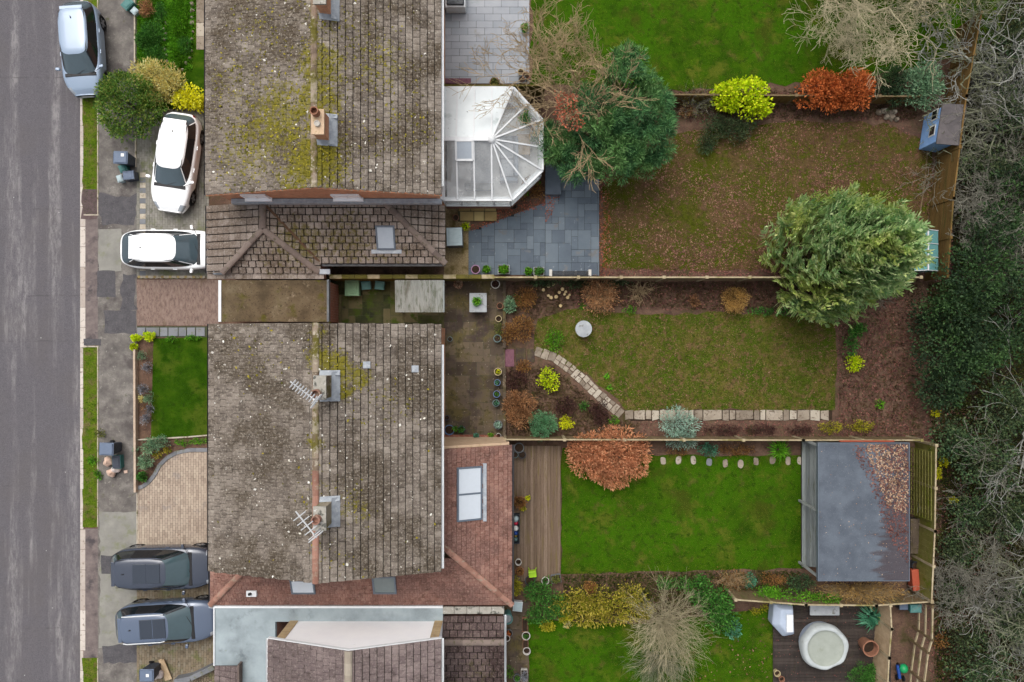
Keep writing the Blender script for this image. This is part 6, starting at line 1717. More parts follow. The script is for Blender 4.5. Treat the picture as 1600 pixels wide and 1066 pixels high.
fence('fence', 'tall brown fence of horizontal boards between blue playhouse and woodland', [(WX(1534,1.9),WY(20,1.9)),(WX(1510,1.9),WY(150,1.9)),(WX(1490,1.9),WY(310,1.9)),(WX(1481,1.9),WY(432,1.9))], 1.85, MAT['wood_brown'], MAT['wood_brown'], boards=False)
fence('fence', 'greenish fence behind the flat roofed shed', [(WX(1463,1.8),WY(696,1.8)),(WX(1461,1.8),WY(830,1.8)),(WX(1456,1.8),WY(940,1.8))], 1.75, MAT['wood_green'], MAT['wood_rail'])
fence('fence', 'wavy tan fence between the shed and the tub deck', [(WX(1150,1.6),WY(938,1.6)),(WX(1260,1.6),WY(946,1.6)),(WX(1370,1.6),WY(947,1.6)),(WX(1457,1.6),WY(941,1.6))], 1.5, MAT['wood_fence'], MAT['wood_rail'])
fence('fence', 'pale curving screen between the round tub and the compost strip', [(WX(1394,1.7),WY(948,1.7)),(WX(1396,1.7),WY(985,1.7)),(WX(1392,1.7),WY(1030,1.7)),(WX(1388,1.7),WY(1110,1.7))], 1.5, MAT['wood_plank'], MAT['wood_rail'], bay=1.0)
tf = thing('post_and_rail_fence', 'open rail fence beside the compost strip and woodland', 'fence', (WX(1450,1.6), WY(950,1.6), 0))
for x, y in ((1457,948),(1456,1000),(1450,1020),(1444,1066),(1440,1110)):
    MB().obox((WX(x,1.6),WY(y,1.6)),.1,.1,0,1.65).build('post', MAT['wood_fence'], tf)
pp = [(1457,948),(1456,1000),(1450,1020),(1444,1066),(1440,1110)]
for a, b in zip(pp[:-1], pp[1:]):
    for z in (.5, 1.05, 1.6): MB().bar(W(a[0],a[1],1.6)[:2]+(z,), W(b[0],b[1],1.6)[:2]+(z,), .05, .10).build('rail', MAT['wood_rail'], tf)
# retaining wall at the brown patio
lowwall('retaining_wall', 'mossy low brick wall at the garden edge of the brown patio', PG([(788,440),(788,544)], .3), .14, .3, MAT['slab_brown'], .45)
lowwall('retaining_wall', 'short mossy brick wall beside the row of blue pots', PG([(788,575),(788,690)], .3), .14, .3, MAT['slab_brown'], .45)
lowwall('planter_edge', 'red brick ledge on the north side of the red roofed extension', PG([(694,683),(780,684)], .3), .2, .28, MAT['brick_red'], .6)
lowwall('lawn_edging', 'thin dark curved edging beside the tall brown fence', PG([(1450,215),(1445,280),(1436,340),(1425,420)]), .05, .06, MAT['wood_fence'], .9)

# flat roofed shed
zs = 2.4
sh = thing('garden_shed', 'large flat roofed shed with dark grey felt and leaf litter', 'shed', (WX(1280,zs), WY(908,zs), 0))
x0, x1, y0, y1 = WX(1279,zs), WX(1420,zs), WY(907,zs), WY(693,zs)
MB().box(x0+.98, y0+.15, 0, x1-.12, y1-.12, zs-.14).build('wall', MAT['wood_brown'], sh)
MB().prism([(x0,y0),(x1,y0),(x1,y1),(x0,y1)], zs-.1, zs).build('flat_roof', MAT['shed_felt'], sh)
f = MB(); f.box(x0-.03,y0-.03,zs-.16,x0-.003,y1+.03,zs+.02); f.box(x1+.003,y0-.03,zs-.16,x1+.03,y1+.03,zs+.02); f.box(x0,y0-.03,zs-.155,x1,y0-.003,zs+.018); f.box(x0,y1+.003,zs-.155,x1,y1+.03,zs+.018)
f.build('fascia', MAT['frame_grey'], sh)
cl = MB()
for k in range(13): cl.box(x0+.78+.175-.004*(k % 2), y0+.16, .06+k*.165, x0+.78+.198, y1-.13, .06+k*.165+.155)
tag(cl.build('cladding', MAT['shed_grey'], sh), kind='stuff')
for a, b, z0_, z1_ in ((3.7,5.3,.25,1.25),(3.7,5.3,1.4,1.95)):
    w_ = MB().box(x0+.78+.150,y0+a,z0_,x0+.78+.170,y0+b,z1_).build('window', MAT['frame_grey'], sh); MB().box(x0+.78+.140,y0+a+.06,z0_+.06,x0+.78+.149,y0+b-.06,z1_-.06).build('pane', MAT['car_glass_dark'], w_, local=True)
d_ = MB().box(x0+.78+.150,y0+1.6,.1,x0+.78+.170,y0+3.6,2.05).build('door', MAT['shed_grey'], sh); MB().box(x0+.78+.10,y0+2.5,.95,x0+.78+.149,y0+2.6,1.35).build('handle', MAT['black_plastic'], d_, local=True)
for yy in (y0+.1, (y0+y1)/2, y1-.1): MB().obox((x0+.06,yy),.09,.09,0,zs-.102).build('post', MAT['wood_grey'], sh)
MB().bar((WX(1310,1.9),y1+.05,2.0),(WX(1395,1.9),y1+.05,2.0),.05,.10).build('wall_batten', MAT['orange_plastic'], sh)
litter('fallen_leaves', 'pale fallen leaves heaped on the corner of the shed roof', [(x1-1.9,y1-.05),(x1-.05,y1-.05),(x1-.05,y1-3.0),(x1-.9,y1-2.6)], 900, MAT['fallen_pale'], .09, 31, z=zs+.005)
litter('fallen_leaves', 'plum brown leaves along the woodland side of the shed roof', [(x1-2.4,y1-.05),(x1-.04,y1-.05),(x1-.04,y0+.6),(x1-.9,y0+2.0),(x1-1.4,y0+3.5)], 1500, MAT['fallen_plum'], .08, 32, z=zs+.004)
litter('fallen_leaves', 'few scraps of leaf on the bare half of the shed roof', [(x0+.05,y0+.05),(x1-.1,y0+.05),(x1-.1,y1-.1),(x0+.05,y1-.1)], 110, MAT['fallen_pale'], .05, 33, z=zs+.004)
tr = thing('trellis', 'yellow green trellis panel against the fence behind the shed', 'trellis', (WX(1444,1.7), WY(780,1.7), 0))
for i in range(9): MB().bar((WX(1446,1.5)-.02+.02*i,WY(812,1.5),.1+.2*i),(WX(1446,1.5)-.02+.02*i,WY(705,1.5),.1+.2*i),.03,.03).build('slat', MAT['wood_green'], tr)
for i in range(15): 
    yy = WY(812,1.5)+(WY(705,1.5)-WY(812,1.5))*i/14; MB().bar((WX(1446,1.5)-.04,yy,.05),(WX(1446,1.5)+.14,yy,1.75),.03,.02).build('slat', MAT['wood_green'], tr)

# blue playhouse
pl_ = thing('playhouse', 'pale blue wooden playhouse with grey felt roof in the corner', 'playhouse', (WX(1450), WY(220), 0))
cx0, cx1, cy0, cy1 = WX(1438), WX(1464), WY(236), WY(184)
MB().box(cx0, cy0, 0, cx1, cy1, 1.55).build('wall', MAT['blue_paint'], pl_)
for k in range(10): MB().box(cx0-.012, cy0-.012, .04+k*.15, cx1, cy0-.001, .17+k*.15).build('plank', MAT['blue_paint'], pl_)
for k in range(10): MB().box(cx0-.012, cy0+.0, .04+k*.15, cx0-.001, cy1, .17+k*.15).build('plank', MAT['blue_paint'], pl_)
rp_ = MB(); rp_.add([(cx0-.05,cy0-.14,1.60),(cx0-.05,cy1+.12,1.60),(cx1+.1,cy1+.12,1.85),(cx1+.1,cy0-.14,1.85),(cx0-.05,cy0-.14,1.54),(cx0-.05,cy1+.12,1.54),(cx1+.1,cy1+.12,1.79),(cx1+.1,cy0-.14,1.79)],[(3,2,1,0),(4,5,6,7),(0,1,5,4),(3,7,6,2),(0,4,7,3),(1,2,6,5)])
rp_.build('roof', MAT['roof_grey'], pl_)
for a in (.35, 1.05):
    w_ = MB().box(cx0-.03,cy0+a-.02,.75,cx0-.013,cy0+a+.46,1.25).build('window', MAT['white_paint'], pl_); MB().box(cx0-.04,cy0+a+.04,.81,cx0-.031,cy0+a+.40,1.19).build('pane', MAT['car_glass_dark'], w_, local=True)
pl_.rotation_euler = (0, 0, math.radians(-9))
# teal greenhouse
gh = thing('greenhouse', 'small teal glazed greenhouse tucked beside the tall conifer', 'greenhouse', (WX(1415), WY(425), 0))
gx0, gx1, gy0, gy1 = WX(1394), WX(1436), WY(428), WY(368)
for (a, b) in (((gx0,gy0),(gx1,gy0)),((gx1,gy0),(gx1,gy1)),((gx1,gy1),(gx0,gy1)),((gx0,gy1),(gx0,gy0))): MB().bar((*a,.75),(*b,.75),.03,1.5).build('side_pane', MAT['glass_teal'], gh)
gm = (gx0+gx1)/2; nb = 3
for i in range(nb):
    a, b = gy0+(gy1-gy0)*i/nb+.02, gy0+(gy1-gy0)*(i+1)/nb-.02
    MB().add([(gx0-.04,a,1.52),(gx0-.04,b,1.52),(gm,b,1.9),(gm,a,1.9),(gx0-.04,a,1.50),(gx0-.04,b,1.50),(gm,b,1.88),(gm,a,1.88)],[(3,2,1,0),(4,5,6,7),(0,1,5,4),(0,4,7,3),(1,2,6,5)]).build('roof_pane', MAT['glass_teal'], gh)
    MB().add([(gx1+.04,a,1.52),(gx1+.04,b,1.52),(gm,b,1.9),(gm,a,1.9),(gx1+.04,a,1.50),(gx1+.04,b,1.50),(gm,b,1.88),(gm,a,1.88)],[(0,1,2,3),(7,6,5,4),(4,5,1,0),(3,7,4,0),(5,6,2,1)]).build('roof_pane', MAT['glass_teal'], gh)
MB().bar((gm,gy0-.02,1.92),(gm,gy1+.02,1.92),.06,.05).build('ridge_bar', MAT['metal_galv'], gh)
for s in range(nb+1):
    yy = gy0+(gy1-gy0)*s/nb
    for xx in (gx0-.03, gx1+.03): MB().bar((xx,yy,1.54),(gm,yy,1.91),.03,.03).build('glazing_bar', MAT['metal_galv'], gh)

# ------------------------------------------------------------------ cars
car('pale silver blue hatchback parked half on the grass verge', WX(113,1.45)-.0, WY(65,1.4)-.05, math.radians(-86), 4.05, 1.74, 1.46, MAT['car_silver'], ws=(.30,.10), rear=(-.475,-.36), darkp=True)
car('white hatchback parked at an angle on the grey block drive', -14.70, 7.80, math.radians(-98.5), 4.30, 1.78, 1.43, MAT['car_white'], ws=(.25,.07), rear=(-.475,-.37))
car('white car with dark rear window parked nose-in under the hipped side roof', WX(188,.8)+2.17, WY(387,1.45), math.radians(-.5), 4.32, 1.74, 1.50, MAT['car_white'], ws=(.30,.10), rear=(-.475,-.315))
car('blue grey estate car with glass sunroof on the brown drive, nearer the tan drive', WX(174,.85)+2.25, WY(896,1.6), math.radians(1.2), 4.5, 1.86, 1.68, MAT['car_blue'], ws=(.28,.08), rear=(-.48,-.385), sunroof=(-.95,.22), glass=MAT['car_glass_teal'], nose=.82, darkp=True)
car('steel blue car with pale roof rails parked beside the pale flat roof', WX(182,.8)+2.22, WY(982,1.55), math.radians(3.5), 4.42, 1.84, 1.60, MAT['car_steel'], ws=(.27,.06), rear=(-.475,-.375), sunroof=(-.85,.25), rails=MAT['white_plastic'], glass=MAT['car_glass_teal'], nose=.80, darkp=True)

# ------------------------------------------------------------------ bins, bags and boxes by the street
wheelie('grey wheelie bin with a white sticker on the pavement near the round shrub', 188, 246, math.radians(-92), MAT['bin_dark'], MAT['bin_grey'], mark=(-.1,.1))
wheelie('slate grey wheelie bin standing on the verge beside white bags', 166, 702, math.radians(-92), MAT['bin_dark'], MAT['bin_grey'])
wheelie('blue grey wheelie bin beside timber offcuts on the brown drive', 229, 1056, math.radians(-90), MAT['bin_dark'], MAT['bin_grey'], mark=(-.02,.05))
crate('dark slate food caddy with pale lid by the pavement edge', 201, 274, .1, .46, .36, .5, MAT['bin_dark'], MAT['bin_grey'], name='food_caddy', cat='caddy')
crate('teal lidded caddy between the grey bin and the pavement edge', 192, 263, .4, .30, .30, .42, MAT['bin_teal'], MAT['bin_teal'], name='food_caddy', cat='caddy')
crate('small pale lidded caddy next to the dark slate caddy', 187, 279, .3, .2, .26, .35, MAT['lid_pale'], MAT['lid_pale'], name='food_caddy', cat='caddy')
crate('teal recycling box on the pavement behind the silver blue car', 199, 6, -.75, .34, .46, .4, MAT['bin_teal'], MAT['bin_teal'])
crate('small pale blue box lid beside the teal recycling box', 210, 17, -.75, .24, .24, .3, MAT['lid_pale'], MAT['lid_pale'])
crate('teal recycling box behind the white rubbish bags', 182, 722, .05, .34, .56, .36, MAT['bin_teal'], MAT['bin_dark'])
bag('white rubbish bag nearest the slate grey wheelie bin', 168, 722, 7.5, .42, MAT['bag_pink'])
bag('white rubbish bag against the teal recycling box', 180, 733, 7, .40, MAT['bag_white'])
bag('pinkish white rubbish bag, farthest from the bin', 173, 739, 7, .36, MAT['bag_pink'])
bag('white rubbish bag between the blue grey bin and the timber', 245, 1054, 9, .42, MAT['bag_white'])
ol = thing('timber_offcuts', 'two pale timber offcuts leaning together on the brown drive', 'timber', (WX(260), WY(1040), .03))
for k, (a, b) in enumerate((((252,1029),(262,1062)),((257,1028),(268,1060)))): MB().bar((*PG([a])[0],.10+.12*k),(*PG([b])[0],.07+.02*k),.15,.05).build('plank', MAT['wood_plank'], ol)
lowwall('garden_wall', 'low grey capped wall stub beside the brown drive', PG([(272,1066),(297,1061),(334,1043)], .5), .22, .5, MAT['slab_grey'], .6)
pb = tag(MB().obox(W(197,737)[:2], .16, .13, .012, .05, .2).build('stray_brick', MAT['bag_pink'], bevel=.01), 'single pinkish brick lying on the pavement by the rubbish bags', 'brick')

# side yard
crate('pale green lidded storage box in the mossy side yard', 550, 450, 0, .58, .66, .55, MAT['lid_green'], MAT['lid_green'], name='storage_box')
crate('small teal lidded tub in the yard, next to the pale green box', 572, 446, .1, .36, .32, .4, MAT['lid_teal'], MAT['lid_teal'], name='storage_box')
crate('small teal lidded tub in the yard, nearer the corrugated roof', 593, 446, -.1, .36, .32, .4, MAT['lid_teal'], MAT['lid_teal'], name='storage_box')

# front garden stones
gst = thing('rockery_stones', 'line of white stones through the green front bed', 'stones', (WX(261), WY(60), 0))
rs = np.random.RandomState(3)
for x, y, r in ((260,36,3),(257,46,3.2),(260,53,3),(258,62,3.4),(259,78,3.2),(261,87,2.8),(262,97,3.4)): MB().lathe((WX(x),WY(y),0),[(M_(r)*.8,-.02),(M_(r)*.85,.05),(M_(r)*.45,.11)],7,.4,int(x*y)%99).build('stone', MAT['stone'], gst)
gst = thing('rockery_stones', 'line of white stones beside the beige path at the house front', 'stones', (WX(300), WY(20), 0))
for x, y, r in ((300,6,4.4),(300,17,4),(300,28,3),(300,37,4.4),(302,50,2.6),(300,62,3),(300,80,2.4),(297,91,2.6),(291,99,3),(286,109,2.4)): MB().lathe((WX(x),WY(y),0),[(M_(r)*.85,-.02),(M_(r)*.9,.05),(M_(r)*.45,.11)],7,.4,int(x*y)%97).build('stone', MAT['stone'], gst)

# ------------------------------------------------------------------ garden things
# pots of the pale patio
pot('half hidden terracotta pot on the pale patio against the fence', 773, 129, 8, .35, MAT['pot_terracotta'], MAT['leaf_olive'])
pot('small pinkish pot at the patio corner, nearest the bare tree', 822, 118, 6, .3, MAT['pot_terracotta'], empty=True)
pot('small tan pot at the patio corner, left of the pinkish pot', 814, 112, 5, .28, MAT['pot_cream'], empty=True)
pot('dark grey pot in front of the two small corner pots', 816, 124, 6, .3, MAT['pot_grey'])
pot('lone potted bright green box ball on the pale patio edge', 820, 44, 6, .3, MAT['pot_grey'], MAT['leaf_grass'], plant_h=.45, plant_r=1.35, leaf=(.06,.04))
tag(MB().box(WX(694), WY(131), .032, WX(736), WY(123), .05).build('doormat', MAT['mat_red']), 'plum red mat on the pale patio by the house wall', 'doormat')
hb = thing('hot_tub', 'dark blue lidded tub with white rim against the north house', 'tub', (WX(712,.7), WY(0,.7), 0))
MB().box(WX(695,.7),WY(11,.7),0,WX(727,.7),WY(-30,.7),.68).build('body', MAT['white_plastic'], hb, bevel=.04); MB().box(WX(698,.75),WY(7.5,.75),.682,WX(725,.75),WY(-28,.75),.78).build('lid', MAT['pot_black'], hb, bevel=.03)
# slate patio
sb = thing('storage_bench', 'dark plum grey garden chest beneath the pine', 'chest', (WX(863,.6), WY(284,.6), .14))
MB().box(WX(852.5,.6),WY(303,.6),.14,WX(876,.6),WY(262,.6),.58).build('body', MAT['pot_grey'], sb, bevel=.02); MB().box(WX(852,.62),WY(304,.62),.582,WX(876.5,.62),WY(261,.62),.63).build('lid', MAT['slab_slate'], sb, bevel=.015)
wc = crate('square pale blue grey water butt lid on the gravel strip', 710, 370, .03, .66, .76, .9, MAT['pot_grey'], MAT['lid_pale'], name='water_tank', cat='tank')
pot('pink purple pot on the slate patio against the fence', 743, 421, 7, .35, MAT['pot_purple'], None)
pot('leafy green pot next to the pink purple pot', 760, 421, 7, .3, MAT['pot_grey'], MAT['leaf_grass'], plant_r=1.1)
pot('square planter of green leaves at the middle of the slate patio edge', 787, 421, 8, .35, MAT['wood_grey'], MAT['leaf_grass'], square=(18,14))
pot('lime green potted plant beside the step between the patios', 826, 424, 7, .3, MAT['pot_grey'], MAT['leaf_grass'], plant_r=1.1)
pot('dark green box hedge trough at the corner of the lower slate patio', 842, 424, 8, .35, MAT['wood_grey'], MAT['leaf_mid'], square=(16,13))
pot('lime green bush in a pot beside the square water tank', 727, 354, 6, .25, MAT['pot_terracotta'], MAT['leaf_lime'], plant_r=1.2)
pot('dark round pot at the edge of the leafy slate patio bed', 803, 322, 5, .25, MAT['pot_black'], empty=True)
pot('small rusty brown pot beside the yellow step', 712, 340, 5, .25, MAT['pot_terracotta'])
bn = thing('garden_bench', 'grey slatted garden bench against the long capped fence', 'bench', (WX(890,.5), WY(427,.5), .14))
for k in range(4): MB().box(WX(862,.6),WY(431-k*2.0,.6),.56,WX(920,.6),WY(429.6-k*2.0,.6),.60).build('slat', MAT['black_plastic'], bn)
for x in (862, 881, 900, 919): MB().box(WX(x,.6)-.03,WY(432,.6),.14,WX(x,.6)+.03,WY(423,.6),.56).build('leg', MAT['pot_white'] if x in (862,919) else MAT['metal_galv'], bn)
for k in range(3): MB().box(WX(862,.6),WY(432.6,.6),.68+k*.13,WX(920,.6),WY(431.7,.6),.78+k*.13).build('back_slat', MAT['black_plastic'], bn)
for x in (859, 920): MB().box(WX(x,.6)-.03,WY(432,.6),.78,WX(x,.6)+.09,WY(422,.6),.83).build('armrest', MAT['pot_white'], bn)
# brown patio
tt = thing('garden_table', 'square pale grey table with a green plant on the brown patio', 'table', (WX(747,.7), WY(473,.7), .03))
MB().obox((WX(747,.7),WY(473,.7)),.76,.84,.66,.70).build('tabletop', MAT['concrete'], tt, bevel=.02)
for sx in (-1,1):
    for sy in (-1,1): MB().obox((WX(747,.7)+sx*.3,WY(473,.7)+sy*.34),.06,.06,.03,.658).build('leg', MAT['metal_galv'], tt)
pot('green plant dish standing on the square grey table', 745, 471, 6, .14, MAT['leaf_olive'] if False else MAT['pot_teal'], MAT['leaf_grass'], z0=.702, plant_h=.2, plant_r=1.35)
pot('pale pink flower tub in the corner by the corrugated lean-to', 716, 444, 7, .32, MAT['pot_terracotta'], MAT['fallen_pale'])
pot('white and plum pot at the far corner of the brown patio', 774, 444, 7, .32, MAT['pot_white'], MAT['leaf_plum'], plant_r=.7)
pot('cream ringed empty pot beside the olive climber', 779, 498, 5, .35, MAT['pot_cream'], empty=True)
pot('pink terracotta pot below the pale flowering shrub', 781, 478, 5, .3, MAT['pot_terracotta'])
pot('blue green lidded pot on the brown patio wall side', 777, 529, 6, .4, MAT['pot_teal'])
pot('pot with a yellow flower, topmost of the row of ringed pots', 778, 581, 6, .35, MAT['pot_cream'], MAT['leaf_yellow2'], plant_r=.6)
pot('bright blue pot, second of the row of ringed pots', 777, 598, 5, .35, MAT['pot_blue'], MAT['leaf_teal'], plant_r=.6)
pot('blue grey pot, third of the row of ringed pots', 776, 616, 5.5, .35, MAT['pot_blue'], MAT['leaf_mid'], plant_r=.6)
pot('teal pot, last of the row of ringed pots', 775, 630, 5.5, .35, MAT['pot_teal'], MAT['leaf_teal'], plant_r=.6)
pot('large grey pot with pale foliage below the row of ringed pots', 778, 664, 7, .4, MAT['pot_grey'], MAT['leaf_sage'], plant_r=.9)
pot('small navy pot against the house wall of the brown patio', 698, 653, 4, .3, MAT['pot_navy'])
pot('wide blue tub in the house corner of the brown patio', 702, 672, 8, .35, MAT['pot_blue'])
pot('dark pot with bright green sprig beside the wide blue tub', 711, 670, 4, .3, MAT['pot_black'], MAT['leaf_grass'])
pot('dark blue pot with green leaves, third from the house corner', 721, 671, 5.5, .3, MAT['pot_navy'], MAT['leaf_mid'])
pot('small teal pot on the red brick ledge', 744, 681, 4.5, .2, MAT['pot_teal'], MAT['leaf_teal'], z0=.28)
pot('green leafy pot at the end of the red brick ledge', 767, 681, 5, .25, MAT['pot_terracotta'], MAT['leaf_grass'], plant_r=1.1)
pot('small white pot at the patio corner by the low grey fence', 779, 681, 4, .25, MAT['pot_white'], MAT['leaf_plum'], plant_r=.7)
pot('dark green pot near the house wall in the middle of the brown patio', 703, 530, 4, .25, MAT['pot_teal'])
# middle garden
rt = thing('round_table', 'round white garden table on the worn lawn', 'table', (WX(912,.7), WY(514,.7), 0))
cx, cy, r = WX(912,.7), WY(514,.7), M_(13,.7)
MB().lathe((cx,cy,.66),[(r*.95,0),(r,.02),(r,.04),(r*.4,.046),(.05,.046)],28).build('tabletop', MAT['concrete'], rt)
MB().lathe((cx,cy,0),[(.2,0),(.2,.04),(.06,.08),(.05,.4),(.08,.65)],12).build('pedestal', MAT['concrete'], rt)
lg = [(849,453),(857,447),(865,445),(857,462),(869,464),(874,457),(882,460),(879,452),(887,465),(890,461),(876,478),(861,465),(884,456)]
for i, (x, y) in enumerate(lg):
    r_ = 2.6 + .5*math.sin(i*1.9); a = thing('cut_log', 'pale cut log end among the scatter of logs by the fence', 'log', (WX(x,.2), WY(y,.2), 0), group='scattered pale log ends')
    MB().lathe((WX(x,.2),WY(y,.2),0),[(M_(r_)*1.02,0),(M_(r_),.18),(M_(r_)*.9,.2)],9,.08,i).build('log', MAT['wood_log'], a); MB().lathe((WX(x,.2),WY(y,.2),0),[(M_(r_)*1.06,.0),(M_(r_)*1.05,.15)],9,.08,i,close=False).build('bark', MAT['bark'], a)
# timber deck
pot('largest dark blue grey pot in the deck corner', 811, 700, 8, .4, MAT['pot_grey'], z0=.14)
pot('small pale grey pot, left of the deck corner pots', 805, 711, 5, .3, MAT['pot_teal'], z0=.14)
pot('small dark pot, right of the deck corner pots', 816, 711, 6, .3, MAT['pot_black'], z0=.14)
pot('rust leaved plant in a low pot on the timber deck', 812, 785, 9, .3, MAT['pot_terracotta'], MAT['leaf_rust'], z0=.14, plant_r=1.3, leaf=(.12,.07))
pot('yellow flowering pot on the deck, right of the rust leaved plant', 825, 778, 4, .2, MAT['pot_black'], MAT['leaf_yellow2'], z0=.14, plant_r=1.1)
pot('yellow green pot on the deck below the rust leaved plant', 817, 794, 5, .2, MAT['pot_black'], MAT['leaf_ygreen'], z0=.14, plant_r=1.1)
cb_ = thing('toy_crate', 'open dark crate of coloured toys along the red roofed wall', 'crate', (WX(806,.5), WY(826,.5), .14))
X0, X1, Y0, Y1 = WX(800,.5), WX(812,.5), WY(850,.5), WY(804,.5)
b = MB(); b.box(X0,Y0,.14,X1,Y1,.18); b.box(X0,Y0,.181,X0+.03,Y1,.5); b.box(X1-.03,Y0,.181,X1,Y1,.5); b.box(X0+.031,Y0,.181,X1-.031,Y0+.03,.5); b.box(X0+.031,Y1-.03,.181,X1-.031,Y1,.5); b.build('body', MAT['pot_black'], cb_)
for k, (y, m_, sx) in enumerate(((811,'lid_pale',.26),(818,'red_plastic',.2),(826,'white_paint',.24),(834,'blue_plastic',.2),(838,'plate_yellow',.12),(844,'pot_teal',.18))):
    t_ = thing('toy', ('pale blue ball at the top of the toy crate','red toy in the open crate','white toy in the open crate','blue toy in the open crate','yellow toy in the open crate','teal toy at the bottom of the crate')[k], 'toy', (WX(806,.4), WY(y,.4), .19))
    MB().lathe((WX(806,.4),WY(y,.4),.19),[(sx*.3,0),(sx*.55,sx*.4),(sx*.5,sx*.9),(sx*.2,sx*1.2)],10,.15,k).build('body', MAT[m_], t_, smooth=True)
pot('empty white ringed bucket on the deck below the toy crate', 810, 879, 5, .35, MAT['pot_white'], empty=True, z0=.14)
pot('rusty brown tub on the deck beside the lime chair', 812, 893, 7, .3, MAT['pot_terracotta'], z0=.14, plant=MAT['leaf_rust'])
ch = thing('child_chair', 'lime green childs chair at the end of the deck', 'chair', (WX(832,.4), WY(897,.4), .14))
cx, cy = WX(832,.4), WY(896,.4)
MB().obox((cx,cy),.34,.34,.42,.46,.1).build('seat', MAT['lime_plastic'], ch, bevel=.03); MB().obox((cx-.02,cy+.16),.34,.04,.47,.78,.1).build('backrest', MAT['lime_plastic'], ch, bevel=.015)
for sx in (-1,1):
    for sy in (-1,1): MB().tube([(cx+sx*.13,cy+sy*.13,.42),(cx+sx*.17,cy+sy*.17,.14)],.02,6).build('leg', MAT['lime_plastic'], ch)
pot('white ringed pot right of the lime chair', 852, 908, 6, .35, MAT['pot_white'], empty=True)
pot('dark grey pot behind the lime chair', 828, 908, 8, .35, MAT['pot_black'])
pot('grey metal planter at the lawn corner of the deck', 869, 905, 7, .35, MAT['pot_grey'], MAT['leaf_olive'], square=(15,13,10))
# bottom yard
crate('white square tray on the rear yard by the red roof corner', 809, 948, -.1, .36, .38, .35, MAT['white_plastic'], MAT['lid_pale'], name='white_box')
wb = pot('teal water butt against the plum tiled roof', 793, 968, 8, .9, MAT['lid_teal'], soil='concrete', name='water_butt', cat='water butt')
pot('long terracotta trough on the edge of the rear yard', 820, 977, 7, .3, MAT['pot_terracotta'], square=(8,22))
pot('white ringed pot with green plant between the terracotta troughs', 822, 994, 6.5, .3, MAT['pot_white'], MAT['leaf_mid'], plant_r=.7)
pot('short terracotta trough below the green ringed pot', 821, 1007, 7, .28, MAT['pot_terracotta'], square=(8,12))
pot('empty white ringed pot at the bottom of the terracotta troughs', 823, 1018, 6, .3, MAT['pot_white'], empty=True)
pot('white pot against the rear yard wall', 792, 998, 5, .4, MAT['pot_white'])
pot('round dark pot beside the white wall pot', 795, 990, 6, .3, MAT['pot_grey'], MAT['leaf_orange'], plant_r=.6)
pot('dark ringed pot at the bottom of the rear yard', 808, 1060, 6, .3, MAT['pot_grey'], MAT['leaf_mid'], plant_r=.7)
pot('grey white stone planter at the corner of the bottom lawn', 819, 1056, 7, .3, MAT['pot_white'], MAT['leaf_lav'], square=(10,18))
# dark deck
tub = thing('round_tub', 'round tub under a slack pale cover on the dark deck', 'tub', (WX(1287,.6), WY(1010,.6), .12))
cx, cy = WX(1290,.9), WY(1013,.9); R_ = M_(33,.9)
MB().lathe((cx,cy,.12),[(R_*.98,0),(R_*1.0,.4),(R_*.99,.60)],30).build('wall', MAT['cover_pale'], tub)
V, Fc = [], []; nn = 48
for j, (k, z) in enumerate(((1.10,.42),(1.09,.66),(1.03,.80),(.98,.83),(.86,.80),(.80,.74),(.70,.72),(.3,.715))):
    for i in range(nn):
        t = 2*math.pi*i/nn; w_ = 1 + (.03*math.sin(2*t+1)+.02*math.sin(3*t+2)+.012*math.sin(7*t))*(1 if j < 4 else .25)
        V.append((cx+R_*k*w_*math.cos(t), cy+R_*k*w_*math.sin(t), .12+z+(.03*math.sin(7*t) if j in (1,2,3) else 0)+(.06*math.sin(5*t+2) if j == 0 else 0)))
for j in range(7):
    for i in range(nn): Fc.append((j*nn+i, j*nn+(i+1)%nn, (j+1)*nn+(i+1)%nn, (j+1)*nn+i))
Fc.append(tuple(7*nn+i for i in range(nn)))
MB().add(V[:5*nn], [f for f in Fc if max(f) < 5*nn]).build('cover_skirt', MAT['cover_cream'], tub, smooth=True)
MB().add(V[4*nn:], [tuple(i-4*nn for i in f) for f in Fc if min(f) >= 4*nn]).build('cover_top', MAT['cover_top'], tub, smooth=True)
gb = thing('covered_barbecue', 'barbecue under a pale blue cover at the lawn edge of the dark deck', 'barbecue', (WX(1226,.8), WY(972,.8), .12))
X, Y = WX(1226,.9), WY(971,.9)
q = [(-.42,.72),(.40,.66),(.46,-.62),(-.02,-.72),(-.5,-.2)]
b = MB(); n = len(q)
V = [(X+x*.98, Y+y*.98, .14) for x, y in q] + [(X+x, Y+y, .75) for x, y in q] + [(X+x*.62+.08, Y+y*.72+.03, 1.02) for x, y in q]
b.add(V, [(j*n+i, j*n+(i+1)%n, (j+1)*n+(i+1)%n, (j+1)*n+i) for j in range(2) for i in range(n)] + [tuple(2*n+i for i in range(n))])
b2 = MB(); b2.v = b.v; b2.f = [f[::-1] for f in b.f]; b2.build('cover', MAT['cover_pale'], gb, bevel=.05)
MB().box(X+.02,Y-.42,1.03,X+.32,Y+.35,1.10).build('lid_ridge', MAT['white_plastic'], gb, bevel=.04)
MB().add([(X-.46,Y-.16,.62),(X-.66,Y+.12,.45),(X-.12,Y-.62,.5),(X-.3,Y-.3,.75)],[(0,1,2),(0,2,3)]).build('loose_flap', MAT['cover_pale'], gb)
be = thing('stone_bench', 'pale grey stone bench against the wavy tan fence', 'bench', (WX(1289,.5), WY(952,.5), .12))
MB().box(WX(1266,.55),WY(962,.55),.46,WX(1312,.55),WY(944,.55),.55).build('seat', MAT['concrete'], be, bevel=.02)
